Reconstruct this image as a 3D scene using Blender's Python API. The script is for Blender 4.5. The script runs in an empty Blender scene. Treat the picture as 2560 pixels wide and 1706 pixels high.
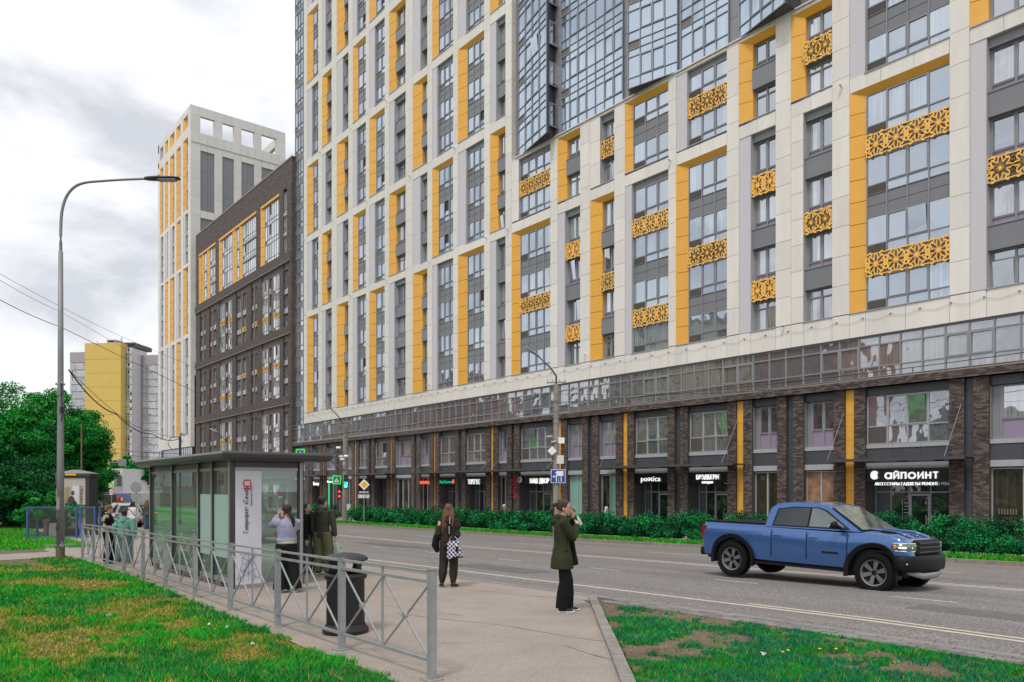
import bpy, bmesh, math, random
import numpy as np
from mathutils import Vector, Matrix
random.seed(7); np.random.seed(7)
R = math.radians
SC = bpy.context.scene
COL = SC.collection

# ------------------------------------------------------------------ camera, sky, sun, exposure
# world frame: X runs along the street, Y across it towards the big building, Z up; camera 2 m up
cam = bpy.data.cameras.new('camera'); cam_o = bpy.data.objects.new('camera', cam); COL.objects.link(cam_o)
cam_o.location = (0, 0, 2.0)
cam_o.rotation_euler = (R(90), 0, math.atan2(.7759, .6306))
cam.sensor_width = 36; cam.lens = 1901/2560*36; cam.shift_y = (1220-853)/2560
cam.clip_end = 3000; cam.clip_start = .1
SC.camera = cam_o
SC.view_settings.view_transform = 'Standard'
SC.view_settings.look = 'None'
SC.view_settings.gamma = 1
SC.view_settings.use_curve_mapping = False
SC.view_settings.exposure = 0.42

W = bpy.data.worlds.new('World'); SC.world = W; W.use_nodes = True
nt = W.node_tree; nt.nodes.clear()
def wn(t, **k):
    n = nt.nodes.new(t)
    for a, b in k.items(): setattr(n, a, b)
    return n
SUN_EL, SUN_ROT = 52, 150
sky = wn('ShaderNodeTexSky', sky_type='NISHITA', sun_disc=False)
sky.sun_elevation = R(SUN_EL); sky.sun_rotation = R(SUN_ROT)
bg1 = wn('ShaderNodeBackground'); bg1.inputs[1].default_value = .1
nt.links.new(sky.outputs[0], bg1.inputs[0])
tc = wn('ShaderNodeTexCoord')
mp = wn('ShaderNodeMapping'); mp.inputs['Scale'].default_value = (1, 1, 2.6)
nt.links.new(tc.outputs['Generated'], mp.inputs[0])
nz = wn('ShaderNodeTexNoise'); nz.inputs['Scale'].default_value = 3.1; nz.inputs['Detail'].default_value = 9; nz.inputs['Roughness'].default_value = .55
nz.inputs['Distortion'].default_value = .35
nt.links.new(mp.outputs[0], nz.inputs['Vector'])
cr = wn('ShaderNodeValToRGB')
cr.color_ramp.elements[0].position = .36; cr.color_ramp.elements[0].color = (.60, .62, .665, 1)
cr.color_ramp.elements[1].position = .59; cr.color_ramp.elements[1].color = (1.0, 1.0, 1.01, 1)
e = cr.color_ramp.elements.new(.48); e.color = (.86, .87, .895, 1)
nt.links.new(nz.outputs['Fac'], cr.inputs[0])
bg2 = wn('ShaderNodeBackground'); bg2.inputs[1].default_value = .89
nt.links.new(cr.outputs[0], bg2.inputs[0])
mx = wn('ShaderNodeMixShader'); mx.inputs[0].default_value = .93
nt.links.new(bg1.outputs[0], mx.inputs[1]); nt.links.new(bg2.outputs[0], mx.inputs[2])
wo = wn('ShaderNodeOutputWorld'); nt.links.new(mx.outputs[0], wo.inputs[0])

sun = bpy.data.lights.new('sun', 'SUN'); sun.energy = 1.5; sun.angle = R(14); sun.color = (1, .95, .87)
so = bpy.data.objects.new('sun', sun); COL.objects.link(so)
# light comes from behind the camera's right shoulder, over the street
_d = Vector((-.30, .60, -1.15)).normalized()
so.rotation_euler = _d.to_track_quat('-Z', 'Y').to_euler()
so.location = (20, -20, 40)

# ------------------------------------------------------------------ helpers
FPX, HV, U0 = 1901., 1220., 1280.
def ray(u, v=1220):
    a = (u-U0)/FPX
    return (.6306*a-.7759, .7759*a+.6306, -(v-HV)/FPX)
def along(u, n=37.2):
    """street coordinate of the sight line u where it meets the vertical plane y = n"""
    r = ray(u); return r[0]*n/r[1]
def hs(s):
    if s > -6: return 0
    if s > -30: return .014*(-6-s)
    return .336+.007*(min(-30-s, 70))
def zg(s, n):
    z = .07-hs(s)
    if 10 < n < 29.3: z -= .13+.028*(n-10)
    elif n >= 29.3: z -= .54
    return z
def at(u, v):
    """point of the ground seen at u, v"""
    r = ray(u, v); t = 10.
    for _ in range(80):
        t = .5*t+.5*(zg(r[0]*t, r[1]*t)-2)/r[2]
    return r[0]*t, r[1]*t

MATS = {}
def pmat(name, col, rough=.6, metal=0., var=.1, nscale=2., bump=0., bscale=40., emit=0., spec=.5, stretch=(1, 1, 1), var2=0., tcoord='pos', speck=0., sscale=70.):
    m = bpy.data.materials.new(name); m.use_nodes = True
    n = m.node_tree; n.nodes.clear()
    out = n.nodes.new('ShaderNodeOutputMaterial'); b = n.nodes.new('ShaderNodeBsdfPrincipled')
    n.links.new(b.outputs[0], out.inputs[0])
    b.inputs['Roughness'].default_value = rough; b.inputs['Metallic'].default_value = metal
    b.inputs['Specular IOR Level'].default_value = spec
    if tcoord == 'pos':
        g = n.nodes.new('ShaderNodeNewGeometry'); src = g.outputs['Position']
    else:
        g = n.nodes.new('ShaderNodeTexCoord'); src = g.outputs['Object']
    mpn = n.nodes.new('ShaderNodeMapping'); mpn.inputs['Scale'].default_value = stretch
    n.links.new(src, mpn.inputs[0])
    nz = n.nodes.new('ShaderNodeTexNoise'); nz.inputs['Scale'].default_value = nscale; nz.inputs['Detail'].default_value = 6
    nz.inputs['Roughness'].default_value = .65
    n.links.new(mpn.outputs[0], nz.inputs['Vector'])
    c = n.nodes.new('ShaderNodeValToRGB')
    c.color_ramp.elements[0].position = .3; c.color_ramp.elements[1].position = .7
    c.color_ramp.elements[0].color = tuple(min(1, x*(1-var)) for x in col)+(1,)
    c.color_ramp.elements[1].color = tuple(min(1, x*(1+var)) for x in col)+(1,)
    n.links.new(nz.outputs['Fac'], c.inputs[0])
    last = c.outputs[0]
    if speck:
        ns_ = n.nodes.new('ShaderNodeTexNoise'); ns_.inputs['Scale'].default_value = sscale; ns_.inputs['Detail'].default_value = 3; ns_.inputs['Roughness'].default_value = .8
        n.links.new(src, ns_.inputs['Vector']); mr_ = n.nodes.new('ShaderNodeMapRange'); mr_.inputs[1].default_value = .35; mr_.inputs[2].default_value = .65
        mr_.inputs['To Min'].default_value = 1-speck; mr_.inputs['To Max'].default_value = 1+speck
        n.links.new(ns_.outputs['Fac'], mr_.inputs[0]); vm_ = n.nodes.new('ShaderNodeVectorMath'); vm_.operation = 'SCALE'
        n.links.new(last, vm_.inputs[0]); n.links.new(mr_.outputs[0], vm_.inputs['Scale']); last = vm_.outputs[0]
    if var2:
        oi = n.nodes.new('ShaderNodeObjectInfo')
        mr = n.nodes.new('ShaderNodeMapRange'); mr.inputs['To Min'].default_value = 1-var2; mr.inputs['To Max'].default_value = 1+var2*.6
        n.links.new(oi.outputs['Random'], mr.inputs[0])
        vm = n.nodes.new('ShaderNodeVectorMath'); vm.operation = 'SCALE'
        n.links.new(last, vm.inputs[0]); n.links.new(mr.outputs[0], vm.inputs['Scale']); last = vm.outputs[0]
    n.links.new(last, b.inputs['Base Color'])
    if emit:
        b.inputs['Emission Color'].default_value = tuple(col)+(1,); b.inputs['Emission Strength'].default_value = emit
    if bump:
        nb = n.nodes.new('ShaderNodeTexNoise'); nb.inputs['Scale'].default_value = bscale; nb.inputs['Detail'].default_value = 5
        n.links.new(mpn.outputs[0], nb.inputs['Vector'])
        bp = n.nodes.new('ShaderNodeBump'); bp.inputs['Strength'].default_value = bump; bp.inputs['Distance'].default_value = .02
        n.links.new(nb.outputs['Fac'], bp.inputs['Height']); n.links.new(bp.outputs[0], b.inputs['Normal'])
    MATS[name] = m
    return m

def glassmat(name, dark, curtain, tint, lo, hi, curtain_amount=.4, wav=.25, cell=(1.0, 2.93), wscale=.55):
    """opaque facade glass: what can be made out of the room (dark, or a drawn curtain) under a coated reflecting surface"""
    m = bpy.data.materials.new(name); m.use_nodes = True
    n = m.node_tree; n.nodes.clear(); L = n.links.new; N = n.nodes.new
    out = N('ShaderNodeOutputMaterial')
    g = N('ShaderNodeNewGeometry'); sep = N('ShaderNodeSeparateXYZ'); L(g.outputs['Position'], sep.inputs[0])
    def math_(op, a, b=None):
        k = N('ShaderNodeMath'); k.operation = op
        for i, x in enumerate((a, b)):
            if x is None: continue
            if isinstance(x, (int, float)): k.inputs[i].default_value = x
            else: L(x, k.inputs[i])
        return k.outputs[0]
    sx = math_('FLOOR', math_('DIVIDE', sep.outputs[0], cell[0]*1.9)); sz = math_('FLOOR', math_('DIVIDE', math_('SUBTRACT', sep.outputs[2], 10.6), cell[1]))
    cb = N('ShaderNodeCombineXYZ'); L(sx, cb.inputs[0]); L(sz, cb.inputs[2])
    wnz = N('ShaderNodeTexWhiteNoise'); L(cb.outputs[0], wnz.inputs['Vector'])
    # folds of a curtain
    w = N('ShaderNodeTexNoise'); w.inputs['Scale'].default_value = 1.0; w.inputs['Detail'].default_value = 2
    mp = N('ShaderNodeMapping'); mp.inputs['Scale'].default_value = (11, 3, .25); L(g.outputs['Position'], mp.inputs[0]); L(mp.outputs[0], w.inputs['Vector'])
    fold = N('ShaderNodeMapRange'); L(w.outputs['Fac'], fold.inputs[0]); fold.inputs[1].default_value = .3; fold.inputs[2].default_value = .7; fold.inputs[3].default_value = .45; fold.inputs[4].default_value = 1.15
    cc = N('ShaderNodeVectorMath'); cc.operation = 'SCALE'; cc.inputs[0].default_value = curtain; L(fold.outputs[0], cc.inputs['Scale'])
    thr = math_('LESS_THAN', wnz.outputs['Value'], curtain_amount)
    big = N('ShaderNodeTexNoise'); big.inputs['Scale'].default_value = 1.1; L(g.outputs['Position'], big.inputs['Vector'])
    thr2 = math_('MULTIPLY', thr, 1.0)
    mixc = N('ShaderNodeMix'); mixc.data_type = 'RGBA'; L(thr2, mixc.inputs[0]); mixc.inputs[6].default_value = dark+(1,); L(cc.outputs[0], mixc.inputs[7])
    df = N('ShaderNodeBsdfDiffuse'); L(mixc.outputs[2], df.inputs[0])
    gl = N('ShaderNodeBsdfGlossy'); gl.inputs['Roughness'].default_value = .015; gl.inputs[0].default_value = tint+(1,)
    nb = N('ShaderNodeTexNoise'); nb.inputs['Scale'].default_value = wscale; nb.inputs['Detail'].default_value = 1.5
    mp2 = N('ShaderNodeMapping'); mp2.inputs['Scale'].default_value = (1.6, 1, 1); L(g.outputs['Position'], mp2.inputs[0]); L(mp2.outputs[0], nb.inputs['Vector'])
    bp = N('ShaderNodeBump'); bp.inputs['Strength'].default_value = wav; bp.inputs['Distance'].default_value = .06
    L(nb.outputs['Fac'], bp.inputs['Height']); L(bp.outputs[0], gl.inputs['Normal'])
    lw = N('ShaderNodeLayerWeight'); lw.inputs[0].default_value = .35
    mr = N('ShaderNodeMapRange'); L(lw.outputs['Facing'], mr.inputs[0]); mr.inputs[3].default_value = lo; mr.inputs[4].default_value = hi
    ms = N('ShaderNodeMixShader'); L(mr.outputs[0], ms.inputs[0]); L(df.outputs[0], ms.inputs[1]); L(gl.outputs[0], ms.inputs[2])
    L(ms.outputs[0], out.inputs[0]); MATS[name] = m
    return m

def clearglass(name, tint=(.80, .93, .88), refl=.10, rough=.0, milky=0., milk=(.6, .75, .7)):
    m = bpy.data.materials.new(name); m.use_nodes = True
    n = m.node_tree; n.nodes.clear(); L = n.links.new; N = n.nodes.new
    out = N('ShaderNodeOutputMaterial')
    tr = N('ShaderNodeBsdfTransparent'); tr.inputs[0].default_value = tint+(1,)
    gl = N('ShaderNodeBsdfGlossy'); gl.inputs['Roughness'].default_value = rough
    lw = N('ShaderNodeLayerWeight'); lw.inputs[0].default_value = .25
    mr = N('ShaderNodeMapRange'); L(lw.outputs['Facing'], mr.inputs[0]); mr.inputs[3].default_value = refl; mr.inputs[4].default_value = min(1, refl*4)
    ms = N('ShaderNodeMixShader'); L(mr.outputs[0], ms.inputs[0]); L(tr.outputs[0], ms.inputs[1]); L(gl.outputs[0], ms.inputs[2])
    last = ms.outputs[0]
    if milky:
        d = N('ShaderNodeBsdfDiffuse'); d.inputs[0].default_value = milk+(1,)
        m2 = N('ShaderNodeMixShader'); m2.inputs[0].default_value = milky; L(last, m2.inputs[1]); L(d.outputs[0], m2.inputs[2]); last = m2.outputs[0]
    L(last, out.inputs[0]); MATS[name] = m
    return m

class MB:
    """collects boxes, quads, lofts and lathes into one mesh"""
    def __init__(s): s.v = []; s.f = []; s.m = []
    def quad(s, a, b, c, d, m):
        i = len(s.v); s.v += [tuple(a), tuple(b), tuple(c), tuple(d)]; s.f.append((i, i+1, i+2, i+3)); s.m.append(m)
    def poly(s, pts, m):
        i = len(s.v); s.v += [tuple(p) for p in pts]; s.f.append(tuple(range(i, i+len(pts)))); s.m.append(m)
    def box(s, x0, x1, y0, y1, z0, z1, m, skip=''):
        i = len(s.v)
        s.v += [(x0, y0, z0), (x1, y0, z0), (x1, y1, z0), (x0, y1, z0), (x0, y0, z1), (x1, y0, z1), (x1, y1, z1), (x0, y1, z1)]
        for k, f in (('b', (0, 3, 2, 1)), ('t', (4, 5, 6, 7)), ('f', (0, 1, 5, 4)), ('k', (2, 3, 7, 6)), ('l', (3, 0, 4, 7)), ('r', (1, 2, 6, 5))):
            if k in skip: continue
            s.f.append(tuple(i+j for j in f)); s.m.append(m)
    def obox(s, c, ax, ay, az, m):
        """oriented box: centre and three half-axis vectors"""
        c = Vector(c); ax = Vector(ax); ay = Vector(ay); az = Vector(az); i = len(s.v)
        for z in (-1, 1):
            for (x, y) in ((-1, -1), (1, -1), (1, 1), (-1, 1)): s.v.append(tuple(c+ax*x+ay*y+az*z))
        for f in ((0, 3, 2, 1), (4, 5, 6, 7), (0, 1, 5, 4), (2, 3, 7, 6), (3, 0, 4, 7), (1, 2, 6, 5)):
            s.f.append(tuple(i+j for j in f)); s.m.append(m)
    def bar(s, p, q, w, m, h=None, up=(0, 0, 1)):
        p = Vector(p); q = Vector(q); d = (q-p); L = d.length; d.normalize()
        a = d.cross(Vector(up))
        if a.length < 1e-4: a = d.cross(Vector((1, 0, 0)))
        a.normalize(); b = a.cross(d)
        s.obox((p+q)/2, d*L/2, a*w/2, b*(h or w)/2, m)
    def loft(s, pts, rads, m, seg=10, ref=None, cap=True, twist=0):
        pts = [Vector(p) for p in pts]; base = len(s.v); n = len(pts)
        for k, p in enumerate(pts):
            t = (pts[min(k+1, n-1)]-pts[max(k-1, 0)])
            if t.length < 1e-6: t = Vector((0, 0, 1))
            t.normalize()
            rf = Vector(ref) if ref is not None else (Vector((0, 0, 1)) if abs(t.z) < .9 else Vector((1, 0, 0)))
            A = rf-t*rf.dot(t)
            if A.length < 1e-4: A = Vector((0, 1, 0))-t*t.y
            A.normalize(); B = t.cross(A)
            r = rads[k]; rx, ry = (r, r) if isinstance(r, (int, float)) else r[:2]
            for j in range(seg):
                th = 2*math.pi*j/seg+twist
                s.v.append(tuple(p+A*(rx*math.cos(th))+B*(ry*math.sin(th))))
        for k in range(n-1):
            for j in range(seg):
                a = base+k*seg+j; b = base+k*seg+(j+1) % seg
                s.f.append((a, b, b+seg, a+seg)); s.m.append(m)
        if cap:
            s.f.append(tuple(base+j for j in reversed(range(seg)))); s.m.append(m)
            s.f.append(tuple(base+(n-1)*seg+j for j in range(seg))); s.m.append(m)
    def tube(s, pts, r, m, seg=6): s.loft(pts, [r]*len(pts) if isinstance(r, (int, float)) else r, m, seg)
    def lathe(s, prof, m, seg=24, c=(0, 0, 0), flute=0, axis='z'):
        base = len(s.v)
        for (r, z) in prof:
            for j in range(seg):
                th = 2*math.pi*j/seg; rr = r*(1-(flute if (j % 2) else 0))
                if axis == 'z': s.v.append((c[0]+rr*math.cos(th), c[1]+rr*math.sin(th), c[2]+z))
                elif axis == 'y': s.v.append((c[0]+rr*math.cos(th), c[1]+z, c[2]+rr*math.sin(th)))
                else: s.v.append((c[0]+z, c[1]+rr*math.cos(th), c[2]+rr*math.sin(th)))
        for k in range(len(prof)-1):
            for j in range(seg):
                a = base+k*seg+j; b = base+k*seg+(j+1) % seg
                s.f.append((a, b, b+seg, a+seg)); s.m.append(m)
    def ball(s, c, r, m, seg=8, rings=5):
        rx, ry, rz = (r, r, r) if isinstance(r, (int, float)) else r
        base = len(s.v)
        for k in range(rings+1):
            ph = math.pi*k/rings
            for j in range(seg):
                th = 2*math.pi*j/seg
                s.v.append((c[0]+rx*math.sin(ph)*math.cos(th), c[1]+ry*math.sin(ph)*math.sin(th), c[2]-rz*math.cos(ph)))
        for k in range(rings):
            for j in range(seg):
                a = base+k*seg+j; b = base+k*seg+(j+1) % seg
                s.f.append((a, b, b+seg, a+seg)); s.m.append(m)
    def mesh(s, name):
        me = bpy.data.meshes.new(name); me.from_pydata(s.v, [], s.f)
        keys = []
        for k in s.m:
            if k not in keys: keys.append(k)
        for k in keys: me.materials.append(MATS[k])
        idx = {k: i for i, k in enumerate(keys)}
        if len(keys) > 1: me.polygons.foreach_set('material_index', [idx[k] for k in s.m])
        return me
    def build(s, name, parent=None, smooth=False, loc=None, **tags):
        me = s.mesh(name)
        if smooth: me.polygons.foreach_set('use_smooth', [True]*len(me.polygons))
        return link(name, me, parent, loc, **tags)

def link(name, me, parent=None, loc=None, rot=None, **tags):
    o = bpy.data.objects.new(name, me); COL.objects.link(o)
    if parent is not None: o.parent = parent
    if loc is not None: o.location = loc
    if rot is not None: o.rotation_euler = rot
    for k, v in tags.items(): o[k] = v
    return o
def thing(name, label, cat, loc=(0, 0, 0), rz=0, group=None):
    o = link(name, None, None, loc, (0, 0, rz), label=label, category=cat)
    o.empty_display_size = .3
    if group: o['group'] = group
    return o
def kids(o): return [c for c in bpy.data.objects if c.parent == o]
def dup(o, loc, rz, label, group=None, kd=None):
    c = o.copy(); COL.objects.link(c); c.location = loc; c.rotation_euler = (0, 0, rz); c['label'] = label
    if group: c['group'] = group
    for ch in list(o.children):
        d = ch.copy(); COL.objects.link(d); d.parent = c
        for g in list(ch.children):
            e = g.copy(); COL.objects.link(e); e.parent = d
    return c

def sheet(name, poly, mat, zoff=0., zfun=zg, cuts=(-6, -30, -100), nudge=None, **tags):
    """flat patch of ground following the fall of the street"""
    bm = bmesh.new(); vs = [bm.verts.new((p[0], p[1], 0)) for p in poly]; bm.faces.new(vs)
    for c in cuts:
        bmesh.ops.bisect_plane(bm, geom=bm.verts[:]+bm.edges[:]+bm.faces[:], plane_co=(c, 0, 0), plane_no=(1, 0, 0))
    bmesh.ops.triangulate(bm, faces=bm.faces[:])
    for v in bm.verts: v.co.z = zfun(v.co.x, v.co.y)+zoff
    bm.normal_update()
    for f in bm.faces:
        if f.normal.z < 0: f.normal_flip()
    me = bpy.data.meshes.new(name); bm.to_mesh(me); bm.free(); me.materials.append(MATS[mat])
    tags.setdefault('kind', 'structure')
    return link(name, me, None, **tags)

def text_mesh(txt, size, mat, depth=.02, align='CENTER', bold=0.0, sx=1.0):
    cu = bpy.data.curves.new('t', 'FONT'); cu.body = txt; cu.size = size; cu.extrude = depth/2; cu.align_x = align; cu.offset = bold; cu.resolution_u = 5; cu.space_character = 1.06
    o = bpy.data.objects.new('t', cu); COL.objects.link(o)
    dg = bpy.context.evaluated_depsgraph_get(); me = bpy.data.meshes.new_from_object(o.evaluated_get(dg))
    bpy.data.objects.remove(o)
    if sx != 1.0:
        for v in me.vertices: v.co.x *= sx
    me.materials.clear(); me.materials.append(MATS[mat]); me.name = 'lettering'
    return me
def arc(cx, cy, rx, ry, a0, a1, n=9): return [(cx+rx*math.cos(R(a0+(a1-a0)*k/n)), cy+ry*math.sin(R(a0+(a1-a0)*k/n))) for k in range(n+1)]
_b = lambda y0, y1, w=.55: [(0, y0), (w*.5, y0)]+arc(w*.5, (y0+y1)/2, w*.5, (y1-y0)/2, -90, 90)+[(0, y1)]
GLY = {
 'А': (.68, [[(0, 0), (.34, 1), (.68, 0)], [(.13, .34), (.55, .34)]]), 'Б': (.55, [[(.52, 1), (0, 1), (0, 0)], _b(0, .55)]), 'В': (.56, [[(0, 0), (0, 1)], _b(0, .53, .56), _b(.53, 1, .5)]),
 'Г': (.46, [[(0, 0), (0, 1), (.46, 1)]]), 'Д': (.74, [[(0, -.16), (0, .03), (.74, .03), (.74, -.16)], [(.12, .03), (.2, 1), (.62, 1), (.62, .03)]]), 'Е': (.5, [[(.5, 0), (0, 0), (0, 1), (.5, 1)], [(0, .52), (.44, .52)]]),
 'Ж': (.86, [[(.43, 0), (.43, 1)], [(0, 1), (.43, .5), (0, 0)], [(.86, 1), (.43, .5), (.86, 0)]]), 'З': (.52, [arc(.24, .76, .26, .24, 150, -90, 8)+arc(.24, .27, .28, .27, 90, -150, 9)]), 'И': (.64, [[(0, 1), (0, 0), (.64, 1), (.64, 0)]]),
 'Й': (.64, [[(0, 1), (0, 0), (.64, 1), (.64, 0)], arc(.32, 1.28, .16, .12, 200, 340, 5)]), 'К': (.56, [[(0, 0), (0, 1)], [(.54, 1), (.03, .5), (.57, 0)]]), 'Л': (.64, [[(0, 0), (.1, .08), (.2, 1), (.64, 1), (.64, 0)]]),
 'М': (.78, [[(0, 0), (0, 1), (.39, .25), (.78, 1), (.78, 0)]]), 'Н': (.6, [[(0, 0), (0, 1)], [(.6, 0), (.6, 1)], [(0, .52), (.6, .52)]]), 'О': (.74, [arc(.37, .5, .37, .5, 0, 360, 18)]), 'П': (.6, [[(0, 0), (0, 1), (.6, 1), (.6, 0)]]),
 'Р': (.54, [[(0, 0), (0, 1)], _b(.45, 1, .54)]), 'С': (.62, [arc(.35, .5, .36, .5, 50, 310, 12)]), 'Т': (.6, [[(0, 1), (.6, 1)], [(.3, 1), (.3, 0)]]), 'У': (.6, [[(0, 1), (.32, .38)], [(.62, 1), (.22, .02), (.05, 0)]]),
 'Ы': (.76, [[(0, 1), (0, 0)], _b(0, .55, .48), [(.76, 0), (.76, 1)]]), 'Ь': (.5, [[(0, 1), (0, 0)], _b(0, .55, .5)]), 'Я': (.56, [[(.56, 0), (.56, 1), (.27, 1)]+arc(.27, .74, .25, .26, 90, 270, 7)+[(.56, .48)], [(.27, .48), (0, 0)]]), 'Ш': (.86, [[(0, 1), (0, 0), (.86, 0), (.86, 1)], [(.43, 0), (.43, 1)]]),
 'Э': (.6, [arc(.25, .5, .36, .5, 130, -130, 12), [(.2, .52), (.6, .52)]]), 'а': (.5, [arc(.25, .28, .25, .28, 0, 360, 14), [(.5, .56), (.5, 0)]]), 'р': (.5, [arc(.27, .28, .25, .28, 0, 360, 14), [(0, .56), (0, -.3)]]), 'е': (.5, [[(.02, .30), (.5, .30)]+arc(.26, .28, .25, .28, 8, 310, 12)]),
 'о': (.54, [arc(.27, .28, .27, .28, 0, 360, 14)]), 'с': (.46, [arc(.27, .28, .27, .28, 50, 310, 10)]), 'у': (.48, [[(0, .56), (.25, .05)], [(.5, .56), (.2, -.26), (.05, -.28)]]), '«': (.5, [[(.24, .55), (.04, .3), (.24, .05)], [(.46, .55), (.26, .3), (.46, .05)]]), '»': (.5, [[(.04, .55), (.24, .3), (.04, .05)], [(.26, .55), (.46, .3), (.26, .05)]]),
 '-': (.36, [[(.03, .42), (.33, .42)]]), '.': (.12, [[(.02, .04), (.10, .04)]]), ' ': (.30, [])}
def stroke_mesh(txt, size, mat, depth=.02, wt=.15, align='CENTER', sx=1.0, gap=.24):
    """lettering built from strokes of even weight"""
    q = MB(); x = 0; k = 0; h = size*.72
    for ch in txt:
        sc = 1.
        if ch in GLY: w, st = GLY[ch]
        else:
            w, st = GLY.get(ch.upper(), (.3, [])); sc = .58
        for pl_ in st:
            z = depth/2+.0006*(k % 5); k += 1
            P_ = [Vector(((x+a*sc)*h*sx, b*sc*h)) for a, b in pl_]; n = len(P_); lo = []; hi = []; ww = wt*h/2*(.9 if sc < 1 else 1)
            closed = (P_[0]-P_[-1]).length < 1e-4
            for i in range(n):
                a = P_[i]-P_[i-1] if i else (P_[-1]-P_[-2] if closed else P_[1]-P_[0]); b = P_[i+1]-P_[i] if i < n-1 else (P_[1]-P_[0] if closed else P_[-1]-P_[-2])
                a.normalize(); b.normalize(); na = Vector((-a.y, a.x)); nb = Vector((-b.y, b.x)); m_ = (na+nb)
                if m_.length < .2: m_ = na
                m_.normalize(); m_ = m_*min(1.8, 1/max(.3, m_.dot(na)))*ww
                e_ = Vector((0, 0))
                if not closed and i == 0: e_ = -b*ww*.6
                if not closed and i == n-1: e_ = a*ww*.6
                lo.append(P_[i]-m_+e_); hi.append(P_[i]+m_+e_)
            for i in range(n-1):
                q.poly([(lo[i].x, lo[i].y, z), (lo[i+1].x, lo[i+1].y, z), (hi[i+1].x, hi[i+1].y, z), (hi[i].x, hi[i].y, z)], mat)
                for A_l in (lo, hi): q.poly([(A_l[i].x, A_l[i].y, z), (A_l[i+1].x, A_l[i+1].y, z), (A_l[i+1].x, A_l[i+1].y, -depth/2), (A_l[i].x, A_l[i].y, -depth/2)], mat)
        x += w*sc+gap
    W_ = (x-gap)*h*sx
    if align == 'CENTER': q.v = [(a-W_/2, b, c) for a, b, c in q.v]
    return q.mesh('lettering')
_tm = text_mesh
def text_mesh(txt, size, mat, depth=.02, align='CENTER', bold=0.0, sx=1.0, wt=.15):
    if any('А' <= c <= 'я' for c in txt) and 'э' not in txt: return stroke_mesh(txt, size, mat, depth, wt, align, sx)
    if 'poэtica' in txt:      # the reversed e is turned by hand
        a = _tm('po', size, mat, depth, 'RIGHT', 0, sx); b = _tm('e', size, mat, depth, 'CENTER', 0, sx); c = _tm('tica', size, mat, depth, 'LEFT', 0, sx)
        bm = bmesh.new(); off = 0
        for me, tr in ((a, Matrix.Translation((-.20*size-.12*size, 0, 0))), (b, Matrix.Translation((-.04*size, .49*size, 0)) @ Matrix.Rotation(math.pi, 4, 'Z')), (c, Matrix.Translation((.24*size, 0, 0)))):
            me.transform(tr); bm.from_mesh(me)
        out = bpy.data.meshes.new('lettering'); bm.to_mesh(out); bm.free(); out.materials.append(MATS[mat]); return out
    return _tm(txt, size, mat, depth, align, 0, sx)
FRONT = Matrix.Rotation(R(90), 4, 'X')   # text that stands up facing -Y

# ------------------------------------------------------------------ materials
pmat('cladding', (.73, .695, .645), .55, var=.06, nscale=.9, bump=.08, bscale=60, var2=.07, stretch=(3, 3, .35))
pmat('cladding_tower', (.62, .61, .58), .55, var=.05, nscale=.4, var2=.04)
pmat('yellow', (.76, .385, .05), .42, var=.04, nscale=.8, var2=.03)
pmat('lattice_yellow', (.92, .52, .10), .45, var=.03)
pmat('lav_tile', (.56, .54, .58), .6, var=.08, nscale=9, bump=.35, bscale=14, stretch=(1, 1, 5))
pmat('grey_panel', (.19, .195, .21), .42, var=.05, nscale=1.2, var2=.06)
pmat('grey_light', (.36, .365, .38), .45, var=.05)
pmat('frame', (.245, .25, .27), .4, var=.04)
pmat('frame_light', (.36, .365, .39), .4, var=.04)
pmat('dark_panel', (.062, .066, .076), .4, var=.08, var2=.08)
pmat('lilac', (.30, .235, .34), .35, var=.05, var2=.08)
pmat('louvre', (.17, .15, .135), .5, var=.08)
pmat('reveal', (.40, .40, .41), .6, var=.05)
pmat('roof_grey', (.25, .25, .26), .8)
pmat('brick_a', (.060, .044, .039), .8, var=.25, nscale=6)
pmat('brick_b', (.092, .066, .056), .8, var=.25, nscale=6)
pmat('brick_c', (.135, .105, .09), .8, var=.2, nscale=6)
pmat('brick_d', (.045, .037, .038), .8, var=.2, nscale=6)
pmat('mortar', (.055, .047, .044), .9)
pmat('brick_far', (.092, .070, .064), .8, var=.6, nscale=2.6, stretch=(1, 1, 2.4), speck=.3, sscale=5)
pmat('brown_panel', (.135, .10, .095), .6, var=.06)
pmat('stone_edge', (.30, .25, .22), .7)
pmat('asphalt', (.182, .168, .162), .88, var=.20, nscale=1.1, bump=.5, bscale=60, speck=.75, sscale=26, stretch=(.05, 1, 1))
pmat('asphalt_grain', (.215, .205, .20), .88)
pmat('pavement', (.295, .252, .222), .85, var=.13, nscale=.9, bump=.3, bscale=70, speck=.20, sscale=40)
pmat('kerb', (.24, .215, .20), .85, var=.2, nscale=5, bump=.2, var2=.10)
pmat('paver', (.20, .185, .18), .85, var=.15, nscale=6, bump=.2, var2=.25)
pmat('marking', (.56, .50, .41), .8, var=.2, nscale=7)
pmat('marking_yellow', (.55, .33, .10), .8, var=.3, nscale=9)
pmat('dirt', (.125, .09, .066), .95, var=.4, nscale=3.5, bump=.9, bscale=18, speck=.35, sscale=30)
pmat('galv', (.33, .345, .36), .42, metal=.35, var=.14, nscale=7)
pmat('galv_dark', (.20, .21, .22), .5, metal=.3, var=.15, nscale=6)
pmat('pole_paint', (.22, .225, .235), .5, metal=.2, var=.12, nscale=3)
pmat('concrete', (.27, .25, .225), .85, var=.18, nscale=4, bump=.3)
pmat('shelter_metal', (.055, .053, .055), .30, metal=.25, var=.06)
pmat('shelter_alu', (.33, .325, .32), .35, metal=.35, var=.06)
pmat('black_plastic', (.008, .008, .009), .45, var=.1, bump=.1)
pmat('black_gloss', (.012, .012, .014), .2)
pmat('bin_lid', (.028, .03, .038), .45, var=.1, bump=.2)
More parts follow.
